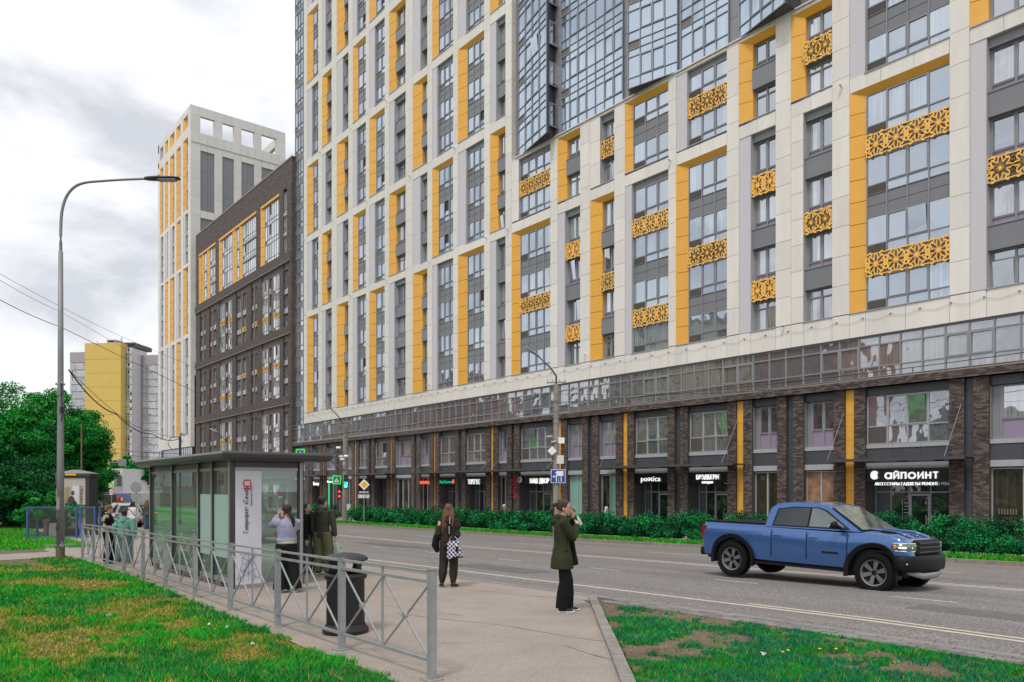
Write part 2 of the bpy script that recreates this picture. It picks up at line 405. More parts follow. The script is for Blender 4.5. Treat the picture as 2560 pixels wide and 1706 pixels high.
pmat('poster_white', (.62, .61, .66), .45, var=.04)
pmat('text_dark', (.03, .03, .035), .5)
pmat('text_white', (.95, .95, .97), .5, emit=.55)
pmat('white_sign', (.80, .80, .82), .4)
pmat('sign_blue', (.02, .05, .30), .4)
pmat('sign_green', (.02, .85, .03), .4, emit=.15)
pmat('sign_yellow', (.90, .42, .0), .4)
pmat('sign_back', (.24, .25, .27), .5, metal=.2)
pmat('red', (.55, .02, .03), .4)
pmat('red_lamp', (1., .06, .06), .4, emit=1.6)
pmat('green_lamp', (.05, .95, .62), .4, emit=1.6)
pmat('teal_sign', (.0, .42, .24), .4, emit=.5)
pmat('red_sign', (.9, .10, .05), .4, emit=.7)
pmat('neon_green', (.02, .70, .30), .4, emit=.7)
pmat('purple_line', (.20, .14, .42), .5)
pmat('blue_paint', (.045, .10, .27), .5, var=.2, nscale=6)
pmat('bark', (.085, .065, .05), .9, var=.3, nscale=8)
pmat('wood', (.18, .11, .06), .7, var=.3, stretch=(1, 1, 8))
pmat('cable', (.02, .02, .022), .6)
pmat('wall_yellow', (.62, .45, .12), .8, var=.04, nscale=.3)
pmat('wall_pale', (.58, .57, .58), .7, var=.05)
pmat('wall_mauve', (.36, .33, .36), .6, var=.04)
pmat('far_dark', (.07, .07, .075), .6, var=.2)
pmat('far_blue', (.10, .14, .32), .6)
pmat('far_white', (.62, .62, .63), .6)
pmat('far_orange', (.45, .27, .15), .8)
glassmat('glass_flat', (.05, .055, .065), (.44, .44, .43), (.86, .91, .98), .42, .85, .45, .25)
glassmat('glass_wide', (.15, .18, .22), (.36, .42, .48), (.70, .77, .86), .48, .88, .42, .3)
glassmat('glass_curtain', (.20, .25, .31), (.34, .41, .49), (.66, .75, .87), .50, .82, .40, .15)
glassmat('glass_band', (.15, .155, .165), (.26, .25, .23), (.70, .72, .77), .40, .75, .40, .35, wscale=.8)
glassmat('glass_shop', (.012, .016, .016), (.05, .045, .03), (.75, .80, .80), .10, .55, .4, .2, wscale=1.1)
glassmat('glass_far', (.10, .12, .13), (.42, .42, .40), (.85, .90, .95), .35, .8, .45, .5)
glassmat('glass_bright', (.20, .21, .23), (.60, .60, .60), (.96, .98, 1.0), .70, .97, .5, .3)  # paler, shinier glass: the mirrored bright sky is partly put into its colour
pmat('oil_stain', (.12, .115, .112), .8, var=.2, nscale=5)
pmat('shop_green', (.22, .42, .36), .3, var=.06)
pmat('shop_warm', (.30, .17, .10), .4, var=.5, nscale=2.5)
clearglass('shelter_glass', (.74, .88, .82), .14, .0, .08, (.34, .50, .44))
clearglass('frosted', (.60, .78, .74), .06, .2, .62, (.46, .60, .56))
clearglass('car_glass', (.16, .19, .19), .16)
clearglass('windscreen', (.42, .50, .42), .22)
# ------------------------------------------------------------------ the setting
def gen_ground():
    sheet('ground', [(-900, -700), (500, -700), (500, 900), (-900, 900)], 'dirt', -.06, zfun=lambda s, n: zg(s, 5)-.75 if n > 10 else zg(s, n))
# far-reaching base that never shows above the surfaces laid on it
def base_z(s, n): return zg(max(s, -300), 5)-.95
sheet('ground', [(-900, -700), (500, -700), (500, 900), (-900, 900)], 'dirt', 0, zfun=base_z)
bm_strip = [(-420, 9.98), (60, 9.98), (60, 29.32), (-420, 29.32)]
def zroad(s, n): return .07-hs(s)-.13-.028*(n-10)
sheet('road', bm_strip, 'asphalt', 0, zfun=zroad)
def zside(s, n): return .07-hs(s)
EDGE = [(-28.3, 4.3), (-26.4, 4.46), (-22.45, 4.40), (-19.6, 4.42), (-16.8, 4.30), (-14.66, 4.20), (-11.76, 4.06), (-9.87, 4.0), (-8.94, 3.93), (-8.0, 3.98), (-6.6, 3.88), (-4.6, 3.6), (-2.8, 2.0), (-1, -2)]
SLANT = [(-9.9, 9.87), (-8.95, 9.06), (-5.14, 5.64), (2.5, -1.2)]
sheet('sidewalk', EDGE+[(2.5, -2)]+SLANT[::-1]+[(-60, 9.87), (-60, 4.3)], 'pavement', 0, zfun=zside)
sheet('lawn', EDGE+[(-1, -30), (-28.3, -30)], 'dirt', -.012, zfun=zside)
sheet('path', [(-31.4, -40), (-28.3, -40), (-28.3, 4.3), (-31.4, 4.3)], 'pavement', -.004, zfun=zside)
sheet('dirt_edge', [(-33.2, -40), (-31.4, -40), (-31.4, 4.3), (-33.2, 4.3)], 'dirt', -.002, zfun=zside)
sheet('far_lawn', [(-120, -60), (-33.2, -60), (-33.2, 6.2), (-120, 9.8)], 'dirt', -.01, zfun=zside)
sheet('left_pavement', [(-400, 9.87), (-60, 9.87), (-60, 4.3), (-33.2, 4.3), (-33.2, 6.2), (-120, 9.6), (-400, 9.6)], 'pavement', -.004, zfun=zside)
sheet('verge', [(-9.6, 9.42), (-8.72, 8.98), (-4.94, 5.62), (2.7, -1.2), (40, -1.2), (40, 9.42)], 'dirt', .01, zfun=zside)
def zfar(s, n): return .07-hs(s)-.54
sheet('far_verge', [(-400, 29.48), (60, 29.48), (60, 32.2), (-400, 32.2)], 'dirt', 0, zfun=zfar)
sheet('far_sidewalk', [(-400, 32.2), (60, 32.2), (60, 60), (-400, 60)], 'pavement', .004, zfun=zfar)
# kerbs, stone by stone
def kerb(label_name, n0, n1, s0, s1, zf, rise):
    root = link(label_name, None, kind='structure')
    mb = MB(); mb.box(0, .985, 0, n1-n0, -.2, rise, 'kerb'); me = mb.mesh('kerb_stone')
    s = s0
    while s < s1:
        o = link('kerb_stone', me, root, (s, n0, zf(s, n0)))
        o.rotation_euler = (0, math.atan2(zf(s, n0)-zf(s+1, n0), 1), random.uniform(-.002, .002)); s += 1
    return root
kerb('kerb', 9.86, 10.02, -70, 14, zside, .012)
kerb('far_kerb', 29.28, 29.46, -100, 14, zfar, .02)
for nm, n0, n1 in (('kerb', 9.86, 10.02),):
    mb = MB(); mb.box(-400, -70, n0, n1, -1.4, -.5, 'kerb')
# slanted kerb between the pavement and the right hand lawn
root = link('lawn_kerb', None, kind='structure')
a = Vector((-9.6, 9.64, 0)); b = Vector((2.5, -1.2, 0)); d = (b-a).normalized(); L = (b-a).length
mb = MB(); mb.box(0, .98, -.07, .07, -.15, .055, 'kerb'); me = mb.mesh('kerb_stone')
k = 0
while k < L-1:
    p = a+d*k; z = zside(p.x, p.y); z2 = zside((p+d).x, 0)
    link('kerb_stone', me, root, (p.x, p.y, z), (0, math.atan2(z-z2, 1), math.atan2(d.y, d.x)+random.uniform(-.006, .006))); k += 1
# paving stones beside the road kerb
root = link('paver_strip', None, kind='structure')
sheet('paver_bed', [(-9.3, 9.40), (40, 9.40), (40, 9.87), (-9.3, 9.87)], 'dirt', .012, zfun=zside)
mb = MB(); mb.box(.006, .294, .005, .142, -.03, .026, 'paver'); me = mb.mesh('paver')
s = -9.2; i = 0
while s < 3:
    for r_ in range(3):
        off = .15 if r_ % 2 else 0
        link('paver', me, root, (s+off, 9.42+r_*.148, zside(s, 9)+random.uniform(-.003, .004)), (0, 0, random.uniform(-.01, .01)))
    s += .306
# road markings
def line(n, s0, s1, w, mat='marking', dash=None, name='lane_marking'):
    segs = []
    if dash:
        s = s0
        while s < s1: segs.append((s, min(s+dash[0], s1))); s += dash[0]+dash[1]
    else: segs = [(s0, s1)]
    bm = bmesh.new()
    for (a0, b0) in segs:
        bm.faces.new([bm.verts.new((x, y, 0)) for x, y in ((a0, n-w/2), (b0, n-w/2), (b0, n+w/2), (a0, n+w/2))])
    for c in (-6, -30, -100):
        bmesh.ops.bisect_plane(bm, geom=bm.verts[:]+bm.edges[:]+bm.faces[:], plane_co=(c, 0, 0), plane_no=(1, 0, 0))
    for v in bm.verts: v.co.z = zroad(v.co.x, v.co.y)+.004
    me = bpy.data.meshes.new(name); bm.to_mesh(me); bm.free(); me.materials.append(MATS[mat])
    return link(name, me, kind='structure')
line(19.85, -300, 30, .13); line(20.2, -300, 30, .13)
line(12.05, -60, 30, .12); line(12.32, -8.2, 30, .10)
line(16.0, -60, 20, .09, dash=(1.2, 3.2))
line(24.3, -300, 30, .13, dash=(3, 6))
line(29.0, -60, 30, .12, 'marking_yellow')
line(10.35, -16, -6, .14, 'marking_yellow', dash=(1.1, 2.2))
# manhole covers and darker repair patches in the road
for i, (s_, n_) in enumerate(((-14.5, 14.2), (-24, 22.3), (-31, 12.9), (-7.6, 21.8))):
    o = MB(); o.lathe([(0, .004), (.30, .004), (.31, 0), (.36, 0.0)], 'galv_dark', 20); mo = o.build('manhole_cover', loc=(s_, n_, zroad(s_, n_)+.004), kind='structure')
mb = MB()
for (a0, b0, c0, d0) in ((-19, -15.4, 12.9, 14.1), (-33, -26, 17.0, 18.1), (-12.5, -11, 22.2, 23.6), (-48, -40, 13, 14.4), (-6.2, -3.6, 14.2, 15.2)):
    mb.quad((a0, c0, zroad(a0, c0)+.0035), (b0, c0+.05, zroad(b0, c0+.05)+.0035), (b0, d0, zroad(b0, d0)+.0035), (a0, d0-.04, zroad(a0, d0-.04)+.0035), 'oil_stain')
mb.build('road_patches', kind='structure')
# crack lines and stains on the pavement near the camera
mb = MB()
for (x, y, a_, l, w) in ((-10.5, 6.2, .3, 4.5, .006), (-6.9, 6.4, -.2, 3.0, .006), (-12, 8.9, .1, 6, .008), (-8.2, 5.0, 1.2, 1.2, .006), (-14.5, 7.0, -.15, 5, .006)):
    px, py = x, y
    for k in range(14):
        a_ += random.uniform(-.3, .3)*.5; nx, ny = px+math.cos(a_)*l/14, py+math.sin(a_)*l/14
        z = zside(px, py)+.004; q = w*random.uniform(.5, 1.2)
        mb.quad((px, py-q, z), (nx, ny-q, zside(nx, ny)+.004), (nx, ny+q, zside(nx, ny)+.004), (px, py+q, z), 'dirt'); px, py = nx, ny
mb.build('pavement_cracks', kind='structure')

# ------------------------------------------------------------------ window building
NF = 37.2
pane_budget = {'n': 0}
def flat_pane(w, h, m, tilt=0):
    mb = MB(); mb.quad((0, 0, 0), (w, 0, 0), (w, 0, h), (0, 0, h), m); return mb.mesh('pane')
PC = {}
def pane_me(w, h, m):
    k = (round(w, 2), round(h, 2), m)
    if k not in PC: PC[k] = flat_pane(k[0], k[1], m)
    return PC[k]
def jitter_quad(mb, x0, x1, z0, z1, y, m, j=.006):
    a, b, c, d = [y+random.uniform(-j, j) for _ in range(4)]
    mb.poly([(x0, a, z0), (x1, b, z0), (x1, c, z1)], m); mb.poly([(x0, a, z0), (x1, c, z1), (x0, a+c-b, z1)], m)

def glazed(parent, s0, s1, z0, z1, n, k, near, glass='glass_wide', louv=True, low=.46, fr='frame', depth=.06, open_p=.17):
    """one storey of a glazed balcony: mullions, a low rail row with a louvre, tall panes, some with sashes"""
    w = s1-s0; h = z1-z0; cw = w/k; mb = MB()
    t = .028
    for i in range(k+1): mb.box(i*cw-t, i*cw+t, -depth, .02, 0, h, fr, 'k')
    for z in (0, low, h): mb.box(t, w-t, -depth+.008, .018, max(0, z-t), min(h, z+t), fr, 'kl')
    sash = [i for i in range(k) if (i in (1, k-1) if k <= 3 else i in (1, 2))]
    panes = []
    for i in range(k):
        x0, x1 = i*cw+t, (i+1)*cw-t
        if i == 0 and louv:
            mb.quad((x0, .0, t), (x1, .0, t), (x1, .0, low-t), (x0, .0, low-t), 'louvre')
            zz = t+.03
            if near:
                while zz < low-.05: mb.box(x0, x1, -.04, -.005, zz, zz+.022, 'louvre', 'k'); zz += .055
        else:
            jitter_quad(mb, x0, x1, t, low-t, 0, glass)
        if i in sash:
            b = .05
            mb.box(x0, x0+b, -.075, 0, low+t, h-t, fr, 'k'); mb.box(x1-b, x1, -.075, 0, low+t, h-t, fr, 'k')
            mb.box(x0+b, x1-b, -.073, 0, low+t, low+t+b, fr, 'k'); mb.box(x0+b, x1-b, -.073, 0, h-t-b, h-t, fr, 'k')
            panes.append((x0+b, x1-b, low+t+b, h-t-b, True))
        else: panes.append((x0, x1, low+t, h-t, False))
    opn = random.choice([i for i, p in enumerate(panes) if p[4]]) if random.random() < open_p and sash else -1
    if near:
        o = mb.build('window', parent, loc=(s0, n, z0))
        for i, (a, b, c, d, sh) in enumerate(panes):
            p = link('pane', pane_me(b-a, d-c, glass), o, (a, -.01, c))
            if i == opn:
                # tilted sash: pane leans in at the top, dark slot above it
                p.rotation_euler = (R(6), 0, 0); p.location = (a, -.07, c)
                hb = MB(); hb.quad((a, .015, c), (b, .015, c), (b, .015, d), (a, .015, d), 'black_plastic'); hb.build('opening', o)
            else: p.rotation_euler = (R(random.uniform(-.25, .25)), 0, R(random.uniform(-.25, .25)))
            pane_budget['n'] += 1
    else:
        for i, (a, b, c, d, sh) in enumerate(panes):
            if i == opn:
                mb.quad((a, .01, c), (b, .01, c), (b, .01, d), (a, .01, d), 'black_plastic')
                mb.quad((a, -.03, c), (b, -.03, c), (b, .10, d-.05), (a, .10, d-.05), glass)
            else: jitter_quad(mb, a, b, c, d, -.004, glass)
        o = mb.build('window', parent, loc=(s0, n, z0))
    return o

NW = {}
def narrow(parent, s0, s1, z0, z1, n, near, lil=True, glass='glass_flat', top=False, lo=.36):
    """ordinary casement window: two sashes over two lilac panels, or a transom row"""
    w = s1-s0; h = z1-z0
    var = random.randrange(4)
    key = (round(w, 2), round(h, 2), near, lil, glass, top, var, lo)
    if key not in NW:
        mb = MB(); t = .045; mid = w*(.5 if w > 1.0 else .62)
        for x in (t, mid, w-t): mb.box(x-t, x+t, -.06, .02, 0, h, 'frame', 'k')
        lo = lo if lil else 0
        for z in ((t*.6, lo, h-t*.6) if lil else (t*.6, h-.42, h-t*.6)): mb.box(t*2, w-t*2, -.052, .018, max(0, z-t*.6), z+t*.6, 'frame', 'k')
        panes = []
        for (x0, x1) in ((t*2, mid-t), (mid+t, w-t*2)):
            if x1-x0 < .05: continue
            if lil:
                mb.quad((x0, 0, t), (x1, 0, t), (x1, 0, lo), (x0, 0, lo), 'lilac')
                za, zb = lo+t*.6, h-t
            else:
                jitter_quad(mb, x0, x1, h-.42+t*.6, h-t, 0, glass); za, zb = t, h-.42-t*.6
            b = .03
            mb.box(x0, x0+b, -.066, 0, za, zb, 'frame', 'k'); mb.box(x1-b, x1, -.066, 0, za, zb, 'frame', 'k')
            mb.box(x0+b, x1-b, -.064, 0, za, za+b, 'frame', 'k'); mb.box(x0+b, x1-b, -.064, 0, zb-b, zb, 'frame', 'k')
            panes.append((x0+b, x1-b, za+b, zb-b))
        if not near:
            for (a, b, c, d) in panes: jitter_quad(mb, a, b, c, d, 0, glass)
        NW[key] = (mb.mesh('window'), panes)
    me, panes = NW[key]
    o = link('window', me, parent, (s0, n, z0))
    if near:
        for (a, b, c, d) in panes:
            p = link('pane', pane_me(b-a, d-c, glass), o, (a, 0, c), (R(random.uniform(-.3, .3)), 0, R(random.uniform(-.3, .3))))
            pane_budget['n'] += 1
            if random.random() < .12: p.rotation_euler = (R(5), 0, 0); p.location = (a, -.06, c)
    return o

# carved metal screens with rosettes
def ribbon(mb, pts, w, y0, y1, m, closed=True):
    n = len(pts); P = [Vector((p[0], p[1])) for p in pts]
    lo, hi = [], []
    for i in range(n):
        a = P[(i-1) % n] if closed or i else P[0]; b = P[(i+1) % n] if closed or i < n-1 else P[-1]
        t = (b-a); t = t.normalized() if t.length > 1e-6 else Vector((1, 0)); nn = Vector((-t.y, t.x))
        ww = w[i] if isinstance(w, list) else w
        lo.append(P[i]-nn*ww/2); hi.append(P[i]+nn*ww/2)
    for i in range(n if closed else n-1):
        j = (i+1) % n
        mb.quad((lo[i].x, y0, lo[i].y), (lo[j].x, y0, lo[j].y), (hi[j].x, y0, hi[j].y), (hi[i].x, y0, hi[i].y), m)
        mb.quad((lo[j].x, y0, lo[j].y), (lo[i].x, y0, lo[i].y), (lo[i].x, y1, lo[i].y), (lo[j].x, y1, lo[j].y), m)
        mb.quad((hi[i].x, y0, hi[i].y), (hi[j].x, y0, hi[j].y), (hi[j].x, y1, hi[j].y), (hi[i].x, y1, hi[i].y), m)
LC = {}
def lattice_mesh(w, h):
    key = (round(w, 2), round(h, 2))
    if key in LC: return LC[key]
    mb = MB(); m = 'lattice_yellow'
    for z in (0, h-.05): mb.box(0, w, 0, .03, z, z+.05, m)
    for x in (0, w-.03): mb.box(x, x+.03, 0, .03, .05, h-.05, m)
    n = max(1, round(w/1.0)); cw = w/n; R0 = h*.46
    for i in range(n):
        cx = (i+.5)*cw; cz = h/2
        for k in range(8):
            th = math.pi/8*0+k*math.pi/4+.0
            rr = R0*(1.0 if k % 2 == 0 or True else .9)
            pts = []
            for j in range(12):
                u = j/12*2*math.pi; r = .10+(rr-.10)*(.5-.5*math.cos(u)); q = .075*math.sin(u)*(1.0)
                pts.append((cx+math.cos(th)*r-math.sin(th)*q*1.25, cz+math.sin(th)*r+math.cos(th)*q*1.25))
            ribbon(mb, pts, .050, 0, .03, m)
        c_ = [(cx+.12*math.cos(a*math.pi/4), cz+.12*math.sin(a*math.pi/4)) for a in range(8)]
        mb.poly([(x, 0, z) for x, z in c_], m)
        # scrolls between the rosettes
        for sx in (-1, 1):
            for sz in (-1, 1):
                for (ox, oz, rad, a0, a1) in ((.5, .20, .10, 0, 2), (.30, .44, .09, .3, 1.7), (.5, .02, .08, 0, 2)):
                    px, pz = cx+sx*cw*ox, cz+sz*h*oz
                    if px < .06 or px > w-.06: px = min(max(px, .07), w-.07)
                    pz = min(max(pz, .06), h-.06)
                    pts = [(px+rad*math.cos(math.pi*(a0+(a1-a0)*t/9))*sx, pz+rad*math.sin(math.pi*(a0+(a1-a0)*t/9))*sz) for t in range(10)]
                    ribbon(mb, pts, [.055+.06*abs(t/9-.5) for t in range(10)], .001, .031, m, closed=False)
    LC[key] = mb.mesh('lattice'); return LC[key]

def joints(z0, z1, step):
    n = max(1, round((z1-z0)/step)); return [z0+(z1-z0)*i/n for i in range(n+1)]

# ------------------------------------------------------------------ the big apartment building
B = thing('apartment_building', 'large cream apartment building with yellow window frames above dark brick shop floors', 'building', (-50, 37.2, -1))
def bp(mb, name, smooth=False, **tags):
    o = mb.build(name, B, smooth=smooth, **tags); o.location = (50, -37.2, 1); return o
BR = link('facade_root_tmp', None, B)   # replaced below: offsets keep part coordinates in world terms
bpy.data.objects.remove(BR)
class Off:
    pass
def wpart(name, me, loc, rot=None, parent=None, **tags):
    if parent is None: o = link(name, me, B, (loc[0]+50, loc[1]-37.2, loc[2]+1), rot, **tags)
    else: o = link(name, me, parent, loc, rot, **tags)
    return o
class Shift:
    """parent proxy: window builders place their parts in world coordinates"""
def fix(o): o.location = (o.location.x+50, o.location.y-37.2, o.location.z+1); return o

# masses behind the skin
mb = MB()
mb.box(-87.6, -8, NF+.52, NF+16, 2.99, 61, 'grey_panel'); mb.box(-87.6, -8, NF+1.95, NF+16, -3, 2.97, 'dark_panel')
mb.box(-87.3, -8.3, NF+.8, NF+15.7, 61, 61.5, 'roof_grey')
bp(mb, 'wall')
A_ = along
# columns: (u of strip, u end of splay / reveal, u window left, u opening right, kind, cols, jamb of segment 0)
COLS = [
 (767.4, 780.1, 795.8, 'g', 2, 'y'), (805, 813.8, 829.1, 'n', 2, 'l'), (841.7, 857, 870.8, 'n', 2, 'y'), (881.9, 892.2, 914.4, 'g', 2, 'l'),
 (923.2, 937, 961.5, 'g', 2, 'y'), (972.6, 986, 1013.9, 'n', 2, 'l'), (1031.9, 1051, 1068.2, 'n', 2, 'y'), (1080.5, 1093.1, 1132.5, 'g', 3, 'l'),
 (1144.8, 1165, 1210.2, 'g', 3, 'y'), (1225.1, 1240.4, 1263.4, 'n', 2, 'l'), (1279.1, 1297.1, 1375.6, 'g', 4, 'y'), (1393.9, 1412.3, 1450.2, 'n', 2, 'l'),
 (1475.4, 1500.3, 1535.5, 'n', 2, 'y'), (1562.3, 1579.5, 1670.6, 'g', 3, 'l'), (1690.1, 1717.7, 1816.8, 'g', 3, 'y'), (1847.4, 1876.8, 1938.8, 'n', 2, 'l'),
 (1977.5, 2008.5, 2080, 'n', 2, 'w'), (2124, 2163, 2373.5, 'g', 4, 'y'), (2424.4, 2466.5, 2600, 'n', 3, 'l'), (2650, 2680, 2850, 'g', 3, 'y')]
ORN = {10: {0: [1], 1: [0]}, 11: {0: [0, 2]}, 12: {0: [1], 1: [0]}, 13: {0: [0, 2]}, 14: {0: [1], 1: [0]}, 15: {0: [0, 2]}, 16: {0: [1], 1: [0]}, 17: {0: [0, 2]}, 18: {0: [1]}}
JIT = .47
def segs_for(ci, zmax):
    out = [(0, 10.73, 21.75, 4)]
    if 10 <= ci <= 16: return out+[(1, 22.58, 27.2, 2)]
    k = 1
    while True:
        zb = 22.48+8.8*(k-1); out.append((k, zb, zb+7.93, 3)); k += 1
        if zb > zmax: break
    return out
panels_near = []; panels_far = MB(); jambs = MB(); lavs = MB(); reveals = MB(); sills = MB()
def panel(s0, s1, z0, z1, dep=.5, y=NF, mat='cladding'):
    panels_near.append((s0, s1, z0, z1, dep, y, mat))
def stack(s0, s1, z0, z1, step=1.467, dep=.5, y=NF, mat='cladding'):
    js = joints(z0, z1, step); g = .02
    for a, b in zip(js, js[1:]): panel(s0+g/2, s1-g/2, a+g/2, b-g/2, dep, y, mat)
def splay_piece(mb, s0, s1, z0, z1, dy, m):
    g = .014
    # a yellow cassette running from the front plane back to the window
    mb.poly([(s0, NF, z0+g), (s1, NF+dy, z0+g), (s1, NF+dy, z1-g), (s0, NF, z1-g)], m)
    mb.poly([(s0, NF, z1-g), (s1, NF+dy, z1-g), (s1, NF+dy+.05, z1-g), (s0, NF+.05, z1-g)], m)
    mb.poly([(s0, NF, z0+g), (s0, NF+.05, z0+g), (s1, NF+dy+.05, z0+g), (s1, NF+dy, z0+g)], m)

edges = []
win_n = 0
for ci, (u0, u1, u3, kind, k, jamb0) in enumerate(COLS):
    s0, s1, s3 = A_(u0), A_(u1), A_(u3)
    ulast = COLS[ci-1][2] if ci else 759.4
    p0 = A_(ulast)
    Yv = NF/(.7759*(u3-U0)/FPX+.6306); zmax = 2+1220/FPX*Yv+3
    # pilaster left of the opening
    ptop = 27.4 if 11 <= ci <= 16 else zmax+9
    stack(p0, s0, 10.73, ptop if ci != 0 else ptop, 1.467)
    for (sg, zb, zt, nf) in segs_for(ci, zmax):
        jb = {'y': 'y', 'l': 'l', 'w': 'w'}[jamb0]
        if sg % 2: jb = 'l' if jamb0 == 'y' else 'y'
        if sg == 1 and ci in (10, 12): jb = 'w'
        dy = .23 if kind == 'g' else .47
        top_in = zt; jambs = MB(); lavs = MB(); reveals = MB(); sills = MB(); near = s1 > -49; surround = None; cass = []
        if jb == 'y':
            dyy = .23
            se = s1
            js = joints(zb, zt, 1.1)
            for a, b in zip(js[:-1], js[1:]):
                bb = b if b < zt-.01 else b-.33
                tgt = MB() if near else jambs
                if b >= zt-.01:
                    tgt.poly([(s0, NF, a+.008), (se, NF+dyy, a+.008), (se, NF+dyy, zt-.33), (s0, NF, zt)], 'yellow')
                else: splay_piece(tgt, s0, se, a, b, dyy, 'yellow')
                if near: cass.append(tgt)
            # sloping head of the frame
            jambs.poly([(s0, NF, zt), (se, NF+dyy, zt-.33), (s3, NF+dyy, zt-.33), (s3, NF, zt)], 'yellow')
            if kind == 'n':
                jambs.quad((se, NF+dyy, zb), (se+.001, NF+.5, zb), (se+.001, NF+.5, zt-.33), (se, NF+dyy, zt-.33), 'yellow')
                jambs.quad((se, NF+dyy, zt-.33), (se, NF+.5, zt-.33), (s3, NF+.5, zt-.33), (s3, NF+dyy, zt-.33), 'yellow')
            top_in = zt-.33
        else:
            mat = 'lav_tile' if jb == 'l' else 'cladding'
            if jb == 'l': lavs.box(s0+.004, s1, NF+.03, NF+.5, zb, zt, mat, 'k')
            else: stack(s0, s1, zb, zt, 1.467)
            reveals.quad((s1+.001, NF, zb), (s1+.002, NF+.5, zb), (s1+.002, NF+.5, zt), (s1+.001, NF, zt), 'reveal')
        # light sill at the foot of the opening
        sills.box(s0 if jb == 'y' else s1-.05, s3+.02, NF-.05, NF+.1, zb-.035, zb+.006, 'frame_light')
        if jb == 'y':
            surround = bp(jambs, 'window_surround', **({} if near else {'kind': 'stuff'}))
            for t_ in cass:
                c_ = t_.build('cassette', surround)
        if lavs.f: bp(lavs, 'tiled_strip')
        if reveals.f: bp(reveals, 'reveal')
        bp(sills, 'sill')
        # the storeys
        hh = .42 if jb != 'y' else 0.04   # grey head box where there is no yellow frame
        fl = 2.933
        near = s1 > -49
        for f in range(nf):
            wz0 = zb+f*fl+(.02 if f == 0 else -.16)
            wz1 = zb+f*fl+1.68
            if f == nf-1: wz1 = top_in-hh
            if sg == 1 and 10 <= ci <= 16:
                wz0 = zb+.02 if f == 0 else zb+2.86; wz1 = zb+1.72 if f == 0 else top_in-hh*.7
            if wz0 > zmax+1: continue
            if kind == 'g':
                o = glazed(B, s1, s3, wz0, wz1, NF+.23, k, near)
            else:
                o = narrow(B, s1, s3, wz0, wz1, NF+.47, near, lil=(f > 0), top=(f == 0))
            fix(o); win_n += 1
            if f < nf-1:
                g0, g1 = wz1, (zb+(f+1)*fl-.16 if not (sg == 1 and 10 <= ci <= 16) else zb+2.86)
                orn = f in ORN.get(ci, {}).get(sg, [])
                mb = MB(); w = s3-s1
                yy = .23 if kind == 'g' else .40
                if kind == 'g':
                    cw = w/k; hz = (g1-g0)
                    for i in range(k):
                        for (za, zc) in ((0, hz*.5), (hz*.5, hz)):
                            mb.box(i*cw+.02, (i+1)*cw-.02, -.01, .03, za+.02, zc-.02, 'grey_panel', 'k')
                    mb.quad((0, .02, 0), (w, .02, 0), (w, .02, hz), (0, .02, hz), 'frame')
                    for i in range(k+1): mb.box(i*cw-.028, i*cw+.028, -.06, .02, 0, hz, 'frame', 'k')
                else:
                    hz = g1-g0
                    mb.box(-.0, w, -.26, .08, .0, hz, 'grey_panel', 'k')
                    mb.box(-.0, w, -.30, -.26, hz-.03, hz, 'frame', 'k')
                o = mb.build('spandrel', B, loc=(s1+50, NF+yy-37.2+(.0 if kind == 'g' else 0), g0+1))
                if orn:
                    oy = NF+.06 if kind == 'g' else NF+.05
                    wpart('lattice', lattice_mesh(w-.02, g1-g0), (s1+.01, oy, g0))
        if hh > .1 and zt-hh < zmax+1:
            mb = MB(); w = s3-s1
            if kind == 'g':
                cw = w/k
                for i in range(k): mb.box(i*cw+.02, (i+1)*cw-.02, 0, .04, .0, hh, 'grey_panel', 'k')
                mb.quad((0, .03, 0), (w, .03, 0), (w, .03, hh), (0, .03, hh), 'frame')
                y_ = NF+.20
            else:
                mb.box(0, w, 0, .3, 0, hh, 'grey_panel', 'k'); y_ = NF+.20
            mb.build('head_panel', B, loc=(s1+50, y_-37.2, zt-hh+1))
        # beam over the opening
        zn = {0: 22.5}.get(sg, 22.48+8.8*sg)
        if sg == 1 and 10 <= ci <= 16: zn = 27.4
        js = joints(s0, s3, 1.5)
        for a, b in zip(js, js[1:]): panel(a+.009, b-.009, zt+.004, zn-.04, .5)

# band of cream panels along the foot of the cream facade
zz0, zz1 = 9.5, 10.69
xs = sorted(set([A_(759.4)]+[A_(c[0]) for c in COLS]+[A_(c[1]) for c in COLS if c[3] == 'n' or True]+[A_(c[2]) for c in COLS]))
flt = [xs[0]]
for x in xs[1:]:
    if x-flt[-1] > .55: flt.append(x)
for a, b in zip(flt, flt[1:]):
    nn = 2 if b-a > 2.6 else 1
    for i in range(nn): panel(a+(b-a)*i/nn+.010, a+(b-a)*(i+1)/nn-.010, zz0, zz1, .5)
# nearest 300 cladding panels are parts, the rest one part
def seen(p):
    Y = -.7759*p[0]+.6306*37; return Y+abs(p[2]-12)*.25
panels_near.sort(key=seen)
PM = {}
for i, (a, b, c, d, dep, y, mat) in enumerate(panels_near):
    if i < 300:
        key = (round(b-a, 3), round(d-c, 3), dep, mat)
        if key not in PM:
            q = MB(); q.box(0, b-a, 0, dep, 0, d-c, mat, 'k'); PM[key] = q.mesh('panel')
        wpart('panel', PM[key], (a, y, c))
    else: panels_far.box(a, b, y, y+dep, c, d, mat, 'k')
bp(panels_far, 'cladding_panels', kind='stuff')
# soffit under the cream storeys
mb = MB(); mb.box(A_(759.4), -8, NF+.01, NF+.5, 9.44, 9.5, 'dark_panel'); bp(mb, 'soffit')
mb = MB(); mb.box(A_(759.4), -8, NF+.12, NF+.5, 9.52, 10.7, 'grey_panel'); bp(mb, 'backing')
